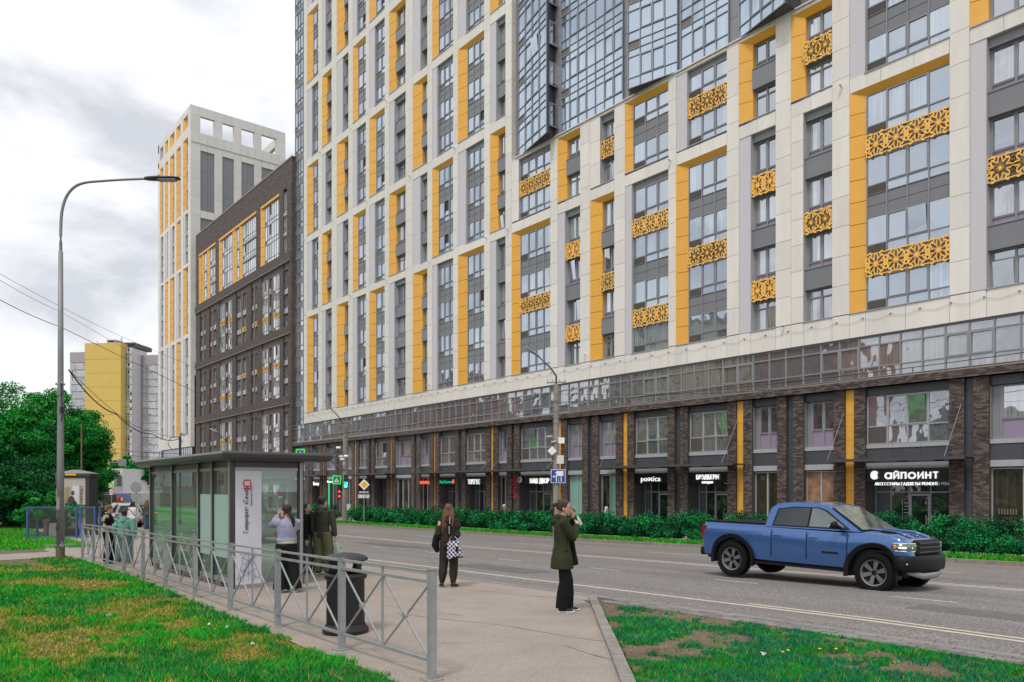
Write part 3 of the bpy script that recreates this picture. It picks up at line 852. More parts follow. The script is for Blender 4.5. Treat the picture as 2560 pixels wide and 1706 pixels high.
# dark joint plane behind the cladding
# glass strip up the left corner, storey by storey
sL, sR = A_(732.6), A_(759.4)-.02
z = 9.5; i = 0
while z < 60:
    o = glazed(B, sL, sR, z, z+2.28, NF+.30, 4, False, 'glass_bright' if 13 < z < 27 else 'glass_wide', True, .55, open_p=.15); fix(o)  # middle storeys get the paler glass, imitating white sky mirrored there
    q = MB(); q.box(0, sR-sL, -.02, .04, 0, .65, 'grey_panel', 'k')
    for j in range(5): q.box(j*(sR-sL)/4-.02, j*(sR-sL)/4+.02, -.05, -.02, 0, .65, 'frame', 'k')
    q.build('spandrel', B, loc=(sL+50, .30, z+2.28+1))
    z += 2.93; i += 1
# continuous glazing between brick base and cream facade
gb = MB(); gbx = sL; zb0, zb1, zb2, zb3 = 7.42, 7.93, 9.0, 9.46
edge = [sL]
while edge[-1] < -9: edge.append(edge[-1]+1.0)
for i, (a, b) in enumerate(zip(edge, edge[1:])):
    near = a > -40
    if near:
        o = link('glazing_bay', None, B, (a+50, .12, zb0+1))
        fm = MB(); t = .03
        fm.box(-t, t, -.07, .02, 0, zb3-zb0, 'frame', 'k')
        for z in (0, zb1-zb0, zb2-zb0, zb3-zb0-.04): fm.box(t, 1-t, -.062, .018, max(0, z-t), z+t, 'frame', 'k')
        if i % 6 in (1, 2):
            fm.box(t, t+.06, -.08, 0, .54, 1.55, 'frame', 'k'); fm.box(1-t-.06, 1-t, -.08, 0, .54, 1.55, 'frame', 'k')
            fm.box(t+.06, 1-t-.06, -.078, 0, .54, .60, 'frame', 'k'); fm.box(t+.06, 1-t-.06, -.078, 0, 1.49, 1.55, 'frame', 'k')
        if i % 12 == 5:
            for zz in range(7): fm.box(t, 1-t, -.05, -.01, .05+zz*.06, .08+zz*.06, 'louvre', 'k')
        fo = fm.build('mullions', o)
        for (za, zc) in ((zb0, zb1), (zb1, zb2), (zb2, zb3)):
            p = link('pane', pane_me(1-2*t, zc-za-.03, 'glass_band'), o, (t, 0, za-zb0+.015), (R(random.uniform(-.9, .9)), 0, R(random.uniform(-.9, .9))))
    else:
        t = .03
        gb.box(a-t, a+t, NF+.05, NF+.14, zb0, zb3, 'frame', 'k')
        for z in (zb0, zb1, zb2, zb3-.04): gb.box(a+t, b-t, NF+.058, NF+.14, z-t, z+t, 'frame', 'k')
        for (za, zc) in ((zb0, zb1), (zb1, zb2), (zb2, zb3)): jitter_quad(gb, a+t, b-t, za, zc, NF+.12, 'glass_band', .015)
bp(gb, 'glazing_band', kind='stuff')
# ---- curtain wall bays in the upper middle of the facade
pmat('frame_curtain', (.27, .295, .335), .4, var=.04)
def curtain(name, sa, na, sb, nb, z0, z1, k, rows=2.93, glass='glass_curtain'):
    """folded glass bay from (sa, na) to (sb, nb)"""
    L = math.hypot(sb-sa, nb-na); ang = math.atan2(nb-na, sb-sa)
    o = link(name, None, B, (sa+50, na-37.2, z0+1), (0, 0, ang))
    fm = MB(); t = .020; cw = L/k; z = 0; H = z1-z0
    for i in range(k+1): fm.box(i*cw-t, i*cw+t, -.07, .02, 0, H, 'frame_curtain', 'k')
    r = 0; small = MB()
    while z < H:
        lv = [z, z+.62, z+1.95, z+2.42, z+rows]
        for zz in lv[:-1]: fm.box(0, L, -.06, .018, zz-t, zz+t, 'frame_curtain', 'k')
        for i in range(k):
            sash = i in (1, 2) if k == 4 else (i in ((1, 2, 5, 6)))
            for q in range(4):
                a, b = lv[q]+t, lv[q+1]-t
                x0, x1 = i*cw+t, (i+1)*cw-t
                if sash and q == 1:
                    d = .05
                    fm.box(x0, x0+d, -.085, 0, a, b, 'frame_curtain', 'k'); fm.box(x1-d, x1, -.085, 0, a, b, 'frame_curtain', 'k')
                    fm.box(x0+d, x1-d, -.083, 0, a, a+d, 'frame_curtain', 'k'); fm.box(x0+d, x1-d, -.083, 0, b-d, b, 'frame_curtain', 'k')
                    x0 += d; x1 -= d; a += d; b -= d
                if q == 1 and z < 9 and CUR['n'] < 150:
                    p = link('pane', pane_me(x1-x0, b-a, glass), o, (x0, 0, a), (R(random.uniform(-.15, .15)), 0, R(random.uniform(-.15, .15))))
                    if sash and random.random() < .04: p.rotation_euler = (R(6), 0, 0); p.location.y = -.08; fm.quad((x0, .01, a), (x1, .01, a), (x1, .01, b), (x0, .01, b), 'black_plastic')
                    CUR['n'] += 1
                elif q == 3 and i == 0: fm.quad((x0, 0, a), (x1, 0, a), (x1, 0, b), (x0, 0, b), 'louvre')
                else: jitter_quad(small, x0, x1, a, b, 0, glass, .004)
        z += rows; r += 1
    fm.build('mullions', o); g = small.build('glazing', o); g['kind'] = 'stuff'
    return o
CUR = {'n': 0}
ZC = 27.46
TOPC = 46
sA0 = A_(1293); 
# bay A juts out towards the right, bay C towards the left, bay E towards the right
def P(u, n): return A_(u, n)
curtain('glass_bay', sA0, NF+.15, P(1367, NF-.9), NF-.9, ZC, TOPC, 4)
curtain('glass_bay', P(1404, NF), NF, P(1558, NF), NF, ZC, TOPC, 7)
curtain('glass_bay', P(1571, NF-.8), NF-.8, P(1694, NF), NF, ZC, TOPC, 4)
curtain('glass_bay', P(1703, NF), NF, P(1822, NF), NF, ZC, TOPC-6, 4)
curtain('glass_bay', P(1849, NF), NF, P(1962, NF-.9), NF-.9, ZC, TOPC-8, 4)
mb = MB()
def wedge(pts, z0, z1, m): # closed prism
    n = len(pts)
    mb.poly([(x, y, z0) for x, y in reversed(pts)], m); mb.poly([(x, y, z1) for x, y in pts], m)
    for i in range(n):
        a, b = pts[i], pts[(i+1) % n]; mb.poly([(a[0], a[1], z0), (b[0], b[1], z0), (b[0], b[1], z1), (a[0], a[1], z1)], m)
wedge([(sA0+.05, NF+.2), (P(1367, NF-.9), NF-.84), (P(1367, NF-.9)+.12, NF-.84), (P(1374, NF)+.35, NF+.5), (sA0+.05, NF+.5)], ZC-.04, TOPC, 'dark_panel')
wedge([(P(1571, NF-.8)-.1, NF-.74), (P(1571, NF-.8), NF-.74), (P(1694, NF), NF+.06), (P(1694, NF), NF+.5), (P(1571, NF-.8)-.1, NF+.5)], ZC-.04, TOPC, 'dark_panel')
wedge([(P(1849, NF), NF+.06), (P(1962, NF-.9), NF-.84), (P(1962, NF-.9)+.1, NF-.84), (P(1962, NF-.9)+.1, NF+.5), (P(1849, NF), NF+.5)], ZC-.04, TOPC, 'dark_panel')
mb.box(P(1404, NF), P(1558, NF), NF+.03, NF+.5, ZC, TOPC, 'grey_panel'); mb.box(P(1703, NF), P(1822, NF), NF+.03, NF+.5, ZC, TOPC, 'grey_panel')
for (ua, ub) in ((1375, 1404), (1558, 1571), (1694, 1703), (1822, 1849)):
    for z in joints(ZC, TOPC, 1.47)[:-1]:
        mb.box(P(ua, NF)+.01, P(ub, NF)-.01, NF+.08, NF+.5, z+.01, z+1.46, 'frame')
bp(mb, 'bay_walls')
mb = MB(); mb.box(sA0-.2, A_(2080)+.3, NF-.09, NF+.4, ZC-.07, ZC, 'cladding'); bp(mb, 'ledge')
# small windows set in the side of the jutting bay
side = (P(1367, NF-.9)+.13, NF-.8)
for r in range(6):
    q = MB(); q.box(0, .04, 0, 1.1, 0, 1.7, 'frame', 'l'); q.quad((.045, .1, .1), (.045, 1.0, .1), (.045, 1.0, 1.6), (.045, .1, 1.6), 'glass_flat')
    q.build('side_window', B, loc=(side[0]+50-.02, NF-.78-37.2, ZC+.5+r*2.93+1))

# ---- brick base with shops
NB = 37.25
def su(u): return along(u, NB)
z4 = lambda z, x0, y0, sc: None
# pieces from left to right: (u0, u1, type)
L1 = lambda x: 1840+x/3.268
L2 = lambda x: 1200+x/3.565
L3 = lambda x: 720+x/4.525
PIECES = [(L3(45), L3(190), 'w'), (L3(190), L3(232), 'b'), (L3(232), L3(240), 'd'), (L3(240), L3(272), 'b'), (L3(272), L3(357), 'w'), (L3(357), L3(386), 'b'), (L3(386), L3(400), 'y'), (L3(400), L3(428), 'b'),
 (L3(428), L3(533), 'w'), (L3(533), L3(557), 'b'), (L3(557), L3(570), 'd'), (L3(570), L3(605), 'b'), (L3(605), L3(718), 'w'), (L3(718), L3(746), 'b'), (L3(746), L3(765), 'y'), (L3(765), L3(795), 'b'),
 (L3(795), L3(888), 'w'), (L3(888), L3(915), 'b'), (L3(915), L3(942), 'd'), (L3(942), L3(972), 'b'), (L3(972), L3(1115), 'w'), (L3(1115), L3(1150), 'b'), (L3(1150), L3(1168), 'y'), (L3(1168), L3(1207), 'b'),
 (L3(1207), L3(1390), 'w'), (L3(1390), L3(1425), 'b'), (L3(1425), L3(1452), 'd'), (L3(1452), L3(1492), 'b'), (L3(1492), L3(1598), 'w'), (L3(1598), L3(1642), 'b'), (L3(1642), L3(1662), 'y'), (L3(1662), L3(1705), 'b'),
 (L3(1705), L3(1888), 'w'), (L3(1888), L3(1925), 'b'), (L3(1925), L3(1963), 'd'), (L3(1963), L3(2003), 'b'), (L3(2003), L3(2235), 'w'), (L3(2235), L3(2287), 'b'), (L3(2287), L2(0)+6, 'y'), (L2(0)+6, L2(158), 'b')]
PIECES = PIECES[:-2]+[(L2(90)-20, L2(90)-19, 'x')][:0]+[(L3(2287), L3(2318), 'y'), (L3(2318), L2(158), 'b')]
PIECES += [(L2(158), L2(238), 'w'), (L2(238), L2(280), 'b'), (L2(280), L2(302), 'd'), (L2(302), L2(350), 'b'), (L2(350), L2(640), 'w'), (L2(640), L2(684), 'b'), (L2(684), L2(720), 'y'), (L2(720), L2(773), 'b'),
 (L2(773), L2(908), 'w'), (L2(908), L2(960), 'b'), (L2(960), L2(1000), 'd'), (L2(1000), L2(1055), 'b'), (L2(1055), L2(1208), 'w'), (L2(1208), L2(1268), 'b'), (L2(1268), L2(1310), 'y'), (L2(1310), L2(1370), 'b'),
 (L2(1370), L2(1670), 'w'), (L2(1670), L2(1732), 'b'), (L2(1732), L2(1785), 'd'), (L2(1785), L2(1850), 'b'), (L2(1850), L2(2205), 'w'), (L2(2205), L1(0), 'b'), (L1(0), L1(58), 'y'), (L1(58), L1(130), 'b'),
 (L1(130), L1(335), 'w'), (L1(335), L1(410), 'b'), (L1(410), L1(468), 'd'), (L1(468), L1(550), 'b'), (L1(550), L1(797), 'w'), (L1(797), L1(887), 'b'), (L1(887), L1(963), 'y'), (L1(963), L1(1053), 'b'),
 (L1(1053), L1(1740), 'w'), (L1(1740), L1(1862), 'b'), (L1(1862), L1(1938), 'd'), (L1(1938), L1(2065), 'b'), (L1(2065), 2640, 'w'), (2640, 2700, 'b')]
ZT = 6.93      # underside of the brick cornice
bricks = MB(); BK = ['brick_a', 'brick_b', 'brick_c', 'brick_d', 'brick_a', 'brick_b']
farbr = MB(); base = MB(); yel = MB(); dk = MB()
def brickwork(s0, s1, z0, z1, y, near):
    base.box(s0+.004, s1-.004, y+.012, y+.55, z0, z1, 'mortar' if near else 'brick_far', 'k')
    if not near: return
    ch = .085; row = 0; z = z0
    while z < z1-.02:
        off = (.5 if row % 2 else 0)*.26; x = s0-off
        zt = min(z+ch-.011, z1)
        while x < s1-.02:
            a, b = max(x, s0), min(x+.26-.012, s1)
            if b-a > .03:
                yy = y+random.uniform(-.004, .006)
                k = random.choice(BK) if random.random() < .8 else 'brick_c'
                i = len(bricks.v)
                bricks.v += [(a, yy, z), (b, yy, z), (b, yy, zt), (a, yy, zt), (a, y+.03, z), (b, y+.03, z), (b, y+.03, zt), (a, y+.03, zt)]
                for f in ((0, 1, 2, 3), (3, 2, 6, 7), (1, 5, 6, 2), (4, 0, 3, 7), (4, 5, 1, 0)): bricks.f.append(tuple(i+j for j in f)); bricks.m.append(k)
            x += .26
        z += ch; row += 1
UP = {}
shop = {'txt': []}
WPOS = []
for (ua, ub, t) in PIECES:
    s0, s1 = su(ua), su(ub); near = s0 > -52; g0 = zfar(s0, 33)
    if t == 'b': brickwork(s0, s1, g0-.1, ZT, NB, near)
    elif t == 'y':
        js = joints(g0, ZT, 1.35)
        for a, b in zip(js, js[1:]): yel = MB(); yel.box(s0+.005, s1-.005, NB+.12, NB+.5, a+.006, b-.006, 'yellow', 'k'); bp(yel, 'yellow_panel')
    elif t == 'd':
        js = joints(g0, ZT, 1.3)
        for a, b in zip(js, js[1:]): dk = MB(); dk.box(s0+.004, s1-.004, NB+.2, NB+.5, a+.007, b-.007, 'dark_panel', 'k'); bp(dk, 'dark_panel')
    else: WPOS.append((s0, s1, near))
# brick cornice with a stone edge, soldier band above the shops
brickwork(A_(731.5, NB), -8, ZT+.02, 7.30, NB-.18, False)
base.box(A_(731.5, NB), -8, NB-.17, NB+.3, 7.30, 7.36, 'stone_edge')
cs = -52.
brickwork(cs, -8, ZT+.02, 7.30, NB-.20, True)
bp(bricks, 'brick_facing', kind='stuff'); bp(base, 'brick_wall', kind='stuff')
shopspec = ['w', 'd', 'pharm', 'glass', 'd', 'd', 'glass', 'glass', 'd', 'd', 'glass', 'd', 'milk', 'milk', 'd', 'd', 'glass', 'warm', 'd', 'glass']
upspec = ['n', 'n', 'n', 'n', 'g', 'g', 'n', 'n', 'g', 'g', 'n', 'g', 'n', 'n', 'g', 'g', 'n', 'n', 'g', 'n']
SB = []
for i, (s0, s1, near) in enumerate(WPOS):
    w = s1-s0; g0 = zfar(s0, 33); sp = shopspec[i] if i < len(shopspec) else 'glass'; us = upspec[i] if i < len(upspec) else 'n'
    cols = max(1, round(w/1.5)); cw = w/cols
    pn = MB()
    # dark header, light sill band, dark band, light band
    for (za, zb_, y, m) in ((6.52, ZT, .22, 'dark_panel'), (3.94, 4.14, .12, 'grey_light'), (3.24, 3.92, .16, 'dark_panel'), (2.93, 3.22, .14, 'grey_light')):
        for c in range(cols): pn = MB(); pn.box(s0+c*cw+.005, s0+(c+1)*cw-.005, NB+y, NB+.5, za, zb_, m, 'k'); bp(pn, 'fascia_panel')
    # upper windows
    if us == 'g': o = glazed(B, s0+.03, s1-.03, 4.16, 6.5, NB+.28, max(2, round(w/1.05)), near, 'glass_band', True, .85, 'frame_light', open_p=.5)
    else: o = narrow(B, s0+.02+(w*.12), s1-.02, 4.16, 6.5, NB+.42, near, True, lo=.86)
    fix(o)
    if us == 'n':
        q = MB(); q.quad((s0+.01, NB+.1, 4.16), (s0+.012, NB+.5, 4.16), (s0+.012, NB+.5, 6.5), (s0+.01, NB+.1, 6.5), 'frame'); q.box(s0+.02, s0+.02+w*.12, NB+.41, NB+.46, 4.16, 6.5, 'frame'); bp(q, 'reveal')
        # taller lilac panels in the second storey windows
    q = MB()
    zt = 2.9
    if sp in ('glass', 'milk', 'warm', 'pharm', 'w'):
        k = max(2, round(w/1.15)) if sp != 'milk' else 2
        mcol = {'milk': 'shop_green', 'warm': 'shop_warm'}.get(sp, 'glass_shop')
        fr = MB(); t = .04
        for c in range(k+1): fr.box(c*w/k-t if c else 0, c*w/k+t if c < k else w, -.08, .02, 0, zt-g0, 'neon_green' if sp == 'pharm' and c == 0 else 'frame_light', 'k')
        for z in (.05, .75, zt-g0-.05): fr.box(t, w-t, -.07, .018, z-.03, z+.03, 'frame_light', 'k')
        o = fr.build('shop_window', B, loc=(s0+50, NB+.40-37.2, g0+1))
        for c in range(k):
            link('pane', pane_me(w/k-2*t, zt-g0-.9, mcol if not (sp == 'milk' and c == 0 and i == 13) else 'glass_shop'), o, (c*w/k+t, 0, .8), (R(random.uniform(-.4, .4)), 0, R(random.uniform(-.4, .4))))
            link('pane', pane_me(w/k-2*t, .62, mcol), o, (c*w/k+t, 0, .1))
        if sp == 'milk':
            pass
    else:
        # deep dark entrance: side wall, glazed screen and door
        q.box(s0, s0+.03, NB+.5, NB+1.7, g0, zt, 'dark_panel'); q.box(s0, s1, NB+.5, NB+1.75, zt-.02, zt+.05, 'black_plastic')
        q.box(s1-.03, s1, NB+.5, NB+1.7, g0, zt, 'dark_panel'); q.box(s0, s1, NB+.3, NB+1.7, g0-.05, g0+.08, 'concrete')
        bp(q, 'entrance_recess')
        scr = MB(); yy = 1.1; H = zt-g0; dw = min(1.0, w*.4); d0 = w*.42
        for x in (0.02, w*.2, d0, d0+dw, w-.06): scr.box(x, x+.05, -.05, .03, 0, H, 'frame', 'k')
        scr.box(0, w, -.045, .028, H*.68, H*.68+.06, 'frame', 'k')
        scr.box(.02, w*.2, -.02, .02, 0, H, 'dark_panel', 'k')
        for (x0, x1, z0_, z1_) in ((w*.2+.05, d0, .05, H*.68), (w*.2+.05, w-.06, H*.68+.06, H-.02), (d0+dw+.05, w-.06, .05, H*.68)):
            if x1-x0 > .05: scr.quad((x0, 0, z0_), (x1, 0, z0_), (x1, 0, z1_), (x0, 0, z1_), 'glass_shop')
        o = scr.build('entrance_screen', B, loc=(s0+50, NB+yy-37.2, g0+1))
        dr = MB(); dh = H*.66
        dr.box(0, .09, -.05, .02, 0, dh, 'frame'); dr.box(dw-.14, dw-.05, -.05, .02, 0, dh, 'frame'); dr.box(.09, dw-.14, -.045, .015, 0, .12, 'frame'); dr.box(.09, dw-.14, -.045, .015, dh-.1, dh, 'frame')
        dr.quad((.09, -.01, .12), (dw-.14, -.01, .12), (dw-.14, -.01, dh-.1), (.09, -.01, dh-.1), 'glass_shop')
        dr.bar((dw-.2, -.1, .8), (dw-.2, -.1, 1.3), .03, 'frame_light')
        d_ = dr.build('door', o, loc=(d0+.05, -.02, .02))
        for x in (0, w):
            pass
    SB.append((s0, s1, g0))
# behind the entrances the wall mass is cut by a dark lining
# canopies on tie rods
for (ua, ub) in ((L1(740), L1(1910)), (L2(1080), L2(2310)), (L2(105), L2(705)), (L3(1430), L3(2300)), (L3(740), L3(1155)), (L3(195), L3(380))):
    s0, s1 = along(ua, NB-.6), along(ub, NB-.6)
    q = MB(); q.box(s0, s1, NB-1.15, NB-.02, 3.30, 3.36, 'black_plastic'); q.box(s0, s1, NB-1.2, NB-1.13, 3.26, 3.40, 'dark_panel')
    x = s0+.5
    while x < s1: q.box(x, x+.05, NB-1.1, NB-.05, 3.22, 3.30, 'dark_panel'); x += 1.6
    for x in (s0+.25, s1-.9): q.tube([(x, NB-1.0, 3.38), (x+.35, NB+.05, 5.9 if s0 > -40 else 4.6)], .012, 'galv', 5)
    bp(q, 'canopy')
# sign letters
def sign(txt, i, z, size, mat, dx=0, sx=1.0, bold=0, y=-.02, name='sign_lettering', wt=.17):
    s0, s1, g = SB[i]; me = text_mesh(txt, size, mat, .05, bold=0, sx=sx, wt=wt)
    o = link(name, me, B, ((s0+s1)/2+dx+50, NB+y+.05-37.2, z+1), (R(90), 0, 0)); return o
def fascia(i, z0, z1, m='black_gloss'):
    s0, s1, g = SB[i]; q = MB(); q.box(s0+.02, s1-.02, NB+.10, NB+.46, z0, z1, m); bp(q, 'sign_board')
for i in (1, 9, 11, 14, 15, 18, 8): fascia(i, 2.28, 2.915)
sign('айпоинт', 18, 2.45, .66, 'text_white', .25, 1.18, wt=.155)
sign('АКСЕССУАРЫ ГАДЖЕТЫ РЕМОНТ', 18, 2.13, .178, 'text_white', 0, 1.08, wt=.13)
s0, s1, g = SB[18]
q = MB(); c = Vector(((s0+s1)/2-1.45, NB-.01, 2.62))   # white leaf-like mark with a bite on its right
pts = []
for a in range(24):
    th = a/24*2*math.pi; r = .21*(1+.12*math.cos(th*2)); x = math.cos(th)*r*.88; z = math.sin(th)*r
    if -0.5 < th < .5 or th > 2*math.pi-.5: x -= .07*math.cos(th*3)
    pts.append((c.x+x, c.z+z*1.15))
q.poly([(x, c.y, z) for x, z in pts], 'text_white'); bp(q, 'sign_mark')
sign('poэtica', 14, 2.42, .46, 'text_white', -.1, 1.15, .006)
sign('БРЭДБЕРИ', 15, 2.52, .34, 'text_white', 0, 1.0, .008)
sign('пекарня', 15, 2.27, .24, 'text_white', 0, 1.0, .006)
sign('НАШ ДВОР', 11, 2.36, .46, 'text_white', .45, .95, .016)
sign('TOPSTYLE', 9, 2.30, .60, 'text_white', -.25, .58, .004)
sign('Мир Косметики', 8, 2.42, .32, 'teal_sign', -.1, 1.0, .012)
q = MB(); q.ball((SB[8][1]-.2, NB-.02, 2.55), (.16, .05, .2), 'red_sign'); bp(q, 'sign_mark')
sign('ЗООТОВАРЫ', 7, 2.36, .34, 'red_sign', -.05, .8, .022)
sign('Жизньмарт', 1, 2.32, .50, 'text_white', 0, .7, .02)
sign('Магия аромата', 2, 2.60, .25, 'text_white', -.2, .8, .01)
# red flowers and round emblem by one shop sign
q = MB()
s0 = SB[11][0]
for k in range(260):
    z = random.uniform(1.2, 2.95); x = s0-.35+random.gauss(0, .16)+(.15 if z < 1.6 else 0); y = NB-.12-random.random()*.15; r = .05
    a = random.random()*6.28; q.quad((x, y, z), (x+r*math.cos(a), y-.03, z+r*math.sin(a)), (x+r*math.cos(a)-.03, y-.05, z+r), (x-.03, y, z+r*.8), random.choice(['red', 'red', 'red', 'leaf_hedge']) if 'leaf_hedge' in MATS else 'red')
bp(q, 'flower_garland', kind='stuff')
q = MB(); q.lathe([(0, -.05), (.22, -.05), (.24, 0), (.22, .02)], 'white_sign', 20, (s0+.12, NB-.02, 2.62), axis='y'); q.lathe([(0, -.055), (.15, -.055)], 'far_blue', 16, (s0+.12, NB-.022, 2.62), axis='y'); bp(q, 'round_emblem')
# opening hours panel and stickers on the phone shop door
s0, s1, g = SB[18]
q = MB(); x0 = s0+1.35
ribbon(q, [(x0, g+1.1), (x0+.42, g+1.1), (x0+.42, g+2.1), (x0, g+2.1)], .02, NB+1.03, NB+1.04, 'frame_light')
for k in range(5): q.box(x0+.07, x0+.30-.04*(k % 3), NB+1.03, NB+1.035, g+1.25+k*.16, g+1.28+k*.16, 'frame_light')
bp(q, 'door_sticker')
s0, s1, g = SB[15]
q = MB(); q.lathe([(.17, 0), (.19, 0)], 'frame_light', 20, (s0+2.0, NB+1.02, g+1.35), axis='y')
for k in range(6): q.ball((s0+2.62, NB+1.0, g+.7+k*.28), (.07, .01, .07), 'sign_yellow' if k % 2 == 0 else 'white_sign')
bp(q, 'door_sticker')
# lit shelves in the right hand shop window
s0, s1, g = SB[19]
q = MB()
for k in range(5): q.box(s0+1.55, s0+2.4, NB+.36, NB+.39, g+.5+k*.42, g+.53+k*.42, 'neon_green'); q.box(s0+1.6, s0+2.3, NB+.355, NB+.385, g+.56+k*.42, g+.72+k*.42, 'shop_warm')
for k in range(14): q.box(s0+.25+(k % 7)*.11, s0+.31+(k % 7)*.11, NB+.36, NB+.39, g+.9+(k//7)*.5, g+1.15+(k//7)*.5, 'brick_c')
bp(q, 'shop_display')
# string of small lamps along the foot of the cream facade
q = MB(); x = A_(759.4); 
while x < -9:
    q.box(x-.03, x+.05, NF-.08, NF, 10.38, 10.42, 'frame_light')
    pts = [(x+1.35*t/6, NF-.04, 10.38-.16*math.sin(math.pi*t/6)) for t in range(7)]
    q.tube(pts, .007, 'galv_dark', 3); x += 1.35
bp(q, 'festoon_wire')
q = MB()
for (ci, z) in ((0, 22.1), (0, 30.8), (1, 21.9), (3, 22.1), (5, 22.1), (7, 22.1), (9, 22.1), (2, 30.9), (4, 30.9), (6, 30.8), (8, 30.9), (10, 22.0), (14, 22.1), (17, 22.2), (1, 39.6), (3, 39.6), (5, 39.5), (16, 10.6), (2, 11.2), (5, 11.2), (7, 11.1), (12, 11.1)):
    s = A_(COLS[ci][0])-.4; q.box(s-.06, s+.06, NF-.28, NF-.12, z+.1, z+.16, 'white_sign'); q.bar((s, NF, z), (s, NF-.2, z+.1), .03, 'galv')
bp(q, 'facade_lamp_bracket')
# ------------------------------------------------------------------ dark brick block further along
BB = thing('brick_apartment_block', 'dark brown brick apartment block with yellow frames near its roof, between tower and cream building', 'building', (-105, 37.05, -1.5))
NQ = 37.05
def bpart(name, mb, parent=None, **t):
    o = mb.build(name, parent or BB, **t)
    if parent is None: o.location = (105, -37.05, 1.5)
    return o
def QU(x): return along(480+x/6.535, NQ)     # horizontal measure taken along this facade
sbl, sbr = along(489.7, NQ), along(730.5, NQ)
ZB = [3.2, 12.1, 20.6, 29.4]
mb = MB(); mb.box(sbl, sbr, NQ+.62, NQ+15, -3, 41.7, 'brick_far')
bpart('wall', mb)
mb = MB(); mb.box(sbl-.1, sbr+.1, NQ-.06, NQ+.62, 41.7, 41.82, 'stone_edge'); mb.box(sbl, sbr, NQ, NQ+.6, 38.5, 41.7, 'brick_far'); bpart('parapet', mb)
for z in (ZB[1], ZB[2], ZB[3], 3.2):
    mb = MB(); mb.box(sbl, sbr-.41, NQ-.16, NQ+.605, z+.08, z+1.02, 'brick_far'); mb.box(sbl, sbr-.41, NQ-.22, NQ+.602, z, z+.075, 'stone_edge'); bpart('brick_belt', mb)
mb = MB(); mb.box(sbr-.4, sbr+.02, NQ-.10, NQ+.6, ZB[0]-6, 38.5, 'brick_far'); bpart('corner_pier', mb)
LOW = [(128, 163, 'n'), (184, 220, 'n'), (283, 310, 'n'), (335, 395, 'n'), (450, 520, 'g'), (540, 575, 'p'), (585, 655, 'g'), (715, 785, 'n'), (812, 885, 'n'), (962, 992, 'n'), (1018, 1062, 'n'),
       (1140, 1230, 'g'), (1250, 1285, 'p'), (1318, 1425, 'g'), (1490, 1568, 'n')]
GR = [(128, 220), (283, 395), (450, 655), (715, 885), (962, 1062), (1140, 1425), (1490, 1568)]
edges_ = [0]+[x for g in GR for x in g]+[1620]
# brick between the window groups
mb = MB()
for i in range(0, len(edges_), 2):
    a, b = edges_[i], edges_[i+1]
    q = MB(); q.box(QU(a) if i else sbl, QU(b), NQ, NQ+.61, -3, ZB[3], 'brick_far'); bpart('brick_pier', q)
for si in range(4):
    z0 = (ZB[si-1]+1.02) if si else -2; zt = ZB[si]
    if si == 0: z0 = -2; fl = 2.6; nfl = 2
    else: z0 = ZB[si-1]+1.02; nfl = 3; fl = (zt-.75-z0)/3
    for g0, g1 in GR:
        q = MB(); q.box(QU(g0), QU(g1), NQ+.12, NQ+.6, zt-.78, zt, 'brown_panel'); bpart('head_panel', q)
    for i, (a, b, t) in enumerate(LOW):
        s0, s1 = QU(a), QU(b)
        # divider between the two openings of a group
        if i and LOW[i-1][1] < a and any(g[0] <= LOW[i-1][0] and b <= g[1] for g in GR):
            q = MB(); q.box(QU(LOW[i-1][1]), s0, NQ+.14, NQ+.6, z0, zt-.78, 'brown_panel'); bpart('divider', q)
        if t == 'p':
            q = MB(); q.box(s0, s1, NQ+.3, NQ+.6, z0, zt-.78, 'brown_panel')
            for f in range(nfl): q.box(s0+.2, s1-.2, NQ+.05, NQ+.3, z0+f*fl+.3, z0+f*fl+1.0, 'grey_light')
            bpart('service_niche', q); continue
        for f in range(nfl):
            wz0 = z0+f*fl; wz1 = wz0+fl*(.74 if t == 'n' else .72)
            if f == nfl-1: wz1 = zt-.78
            if t == 'g': o = glazed(BB, s0, s1, wz0, wz1, NQ+.14, 3, False, 'glass_bright', True, .5, 'frame_light', open_p=.3)
            else: o = narrow(BB, s0, s1, wz0, wz1, NQ+.36, False, lil=(f > 0))
            o.location = (o.location.x+105, o.location.y-37.05, o.location.z+1.5)
            if f < nfl-1:
                q = MB(); sy = .14 if t == 'g' else .16
                q.box(s0, s1, NQ+sy, NQ+.6, wz1, z0+(f+1)*fl, 'frame_light' if t == 'n' else 'grey_panel'); bpart('spandrel', q)
                if t == 'g' and ((f+i) % 2 == (si % 2)) or (i in (8, 10) and (f+si) % 2):
                    o = link('lattice', lattice_mesh(s1-s0, z0+(f+1)*fl-wz1), BB, (s0+105, (NQ+.08)-37.05, wz1+1.5))
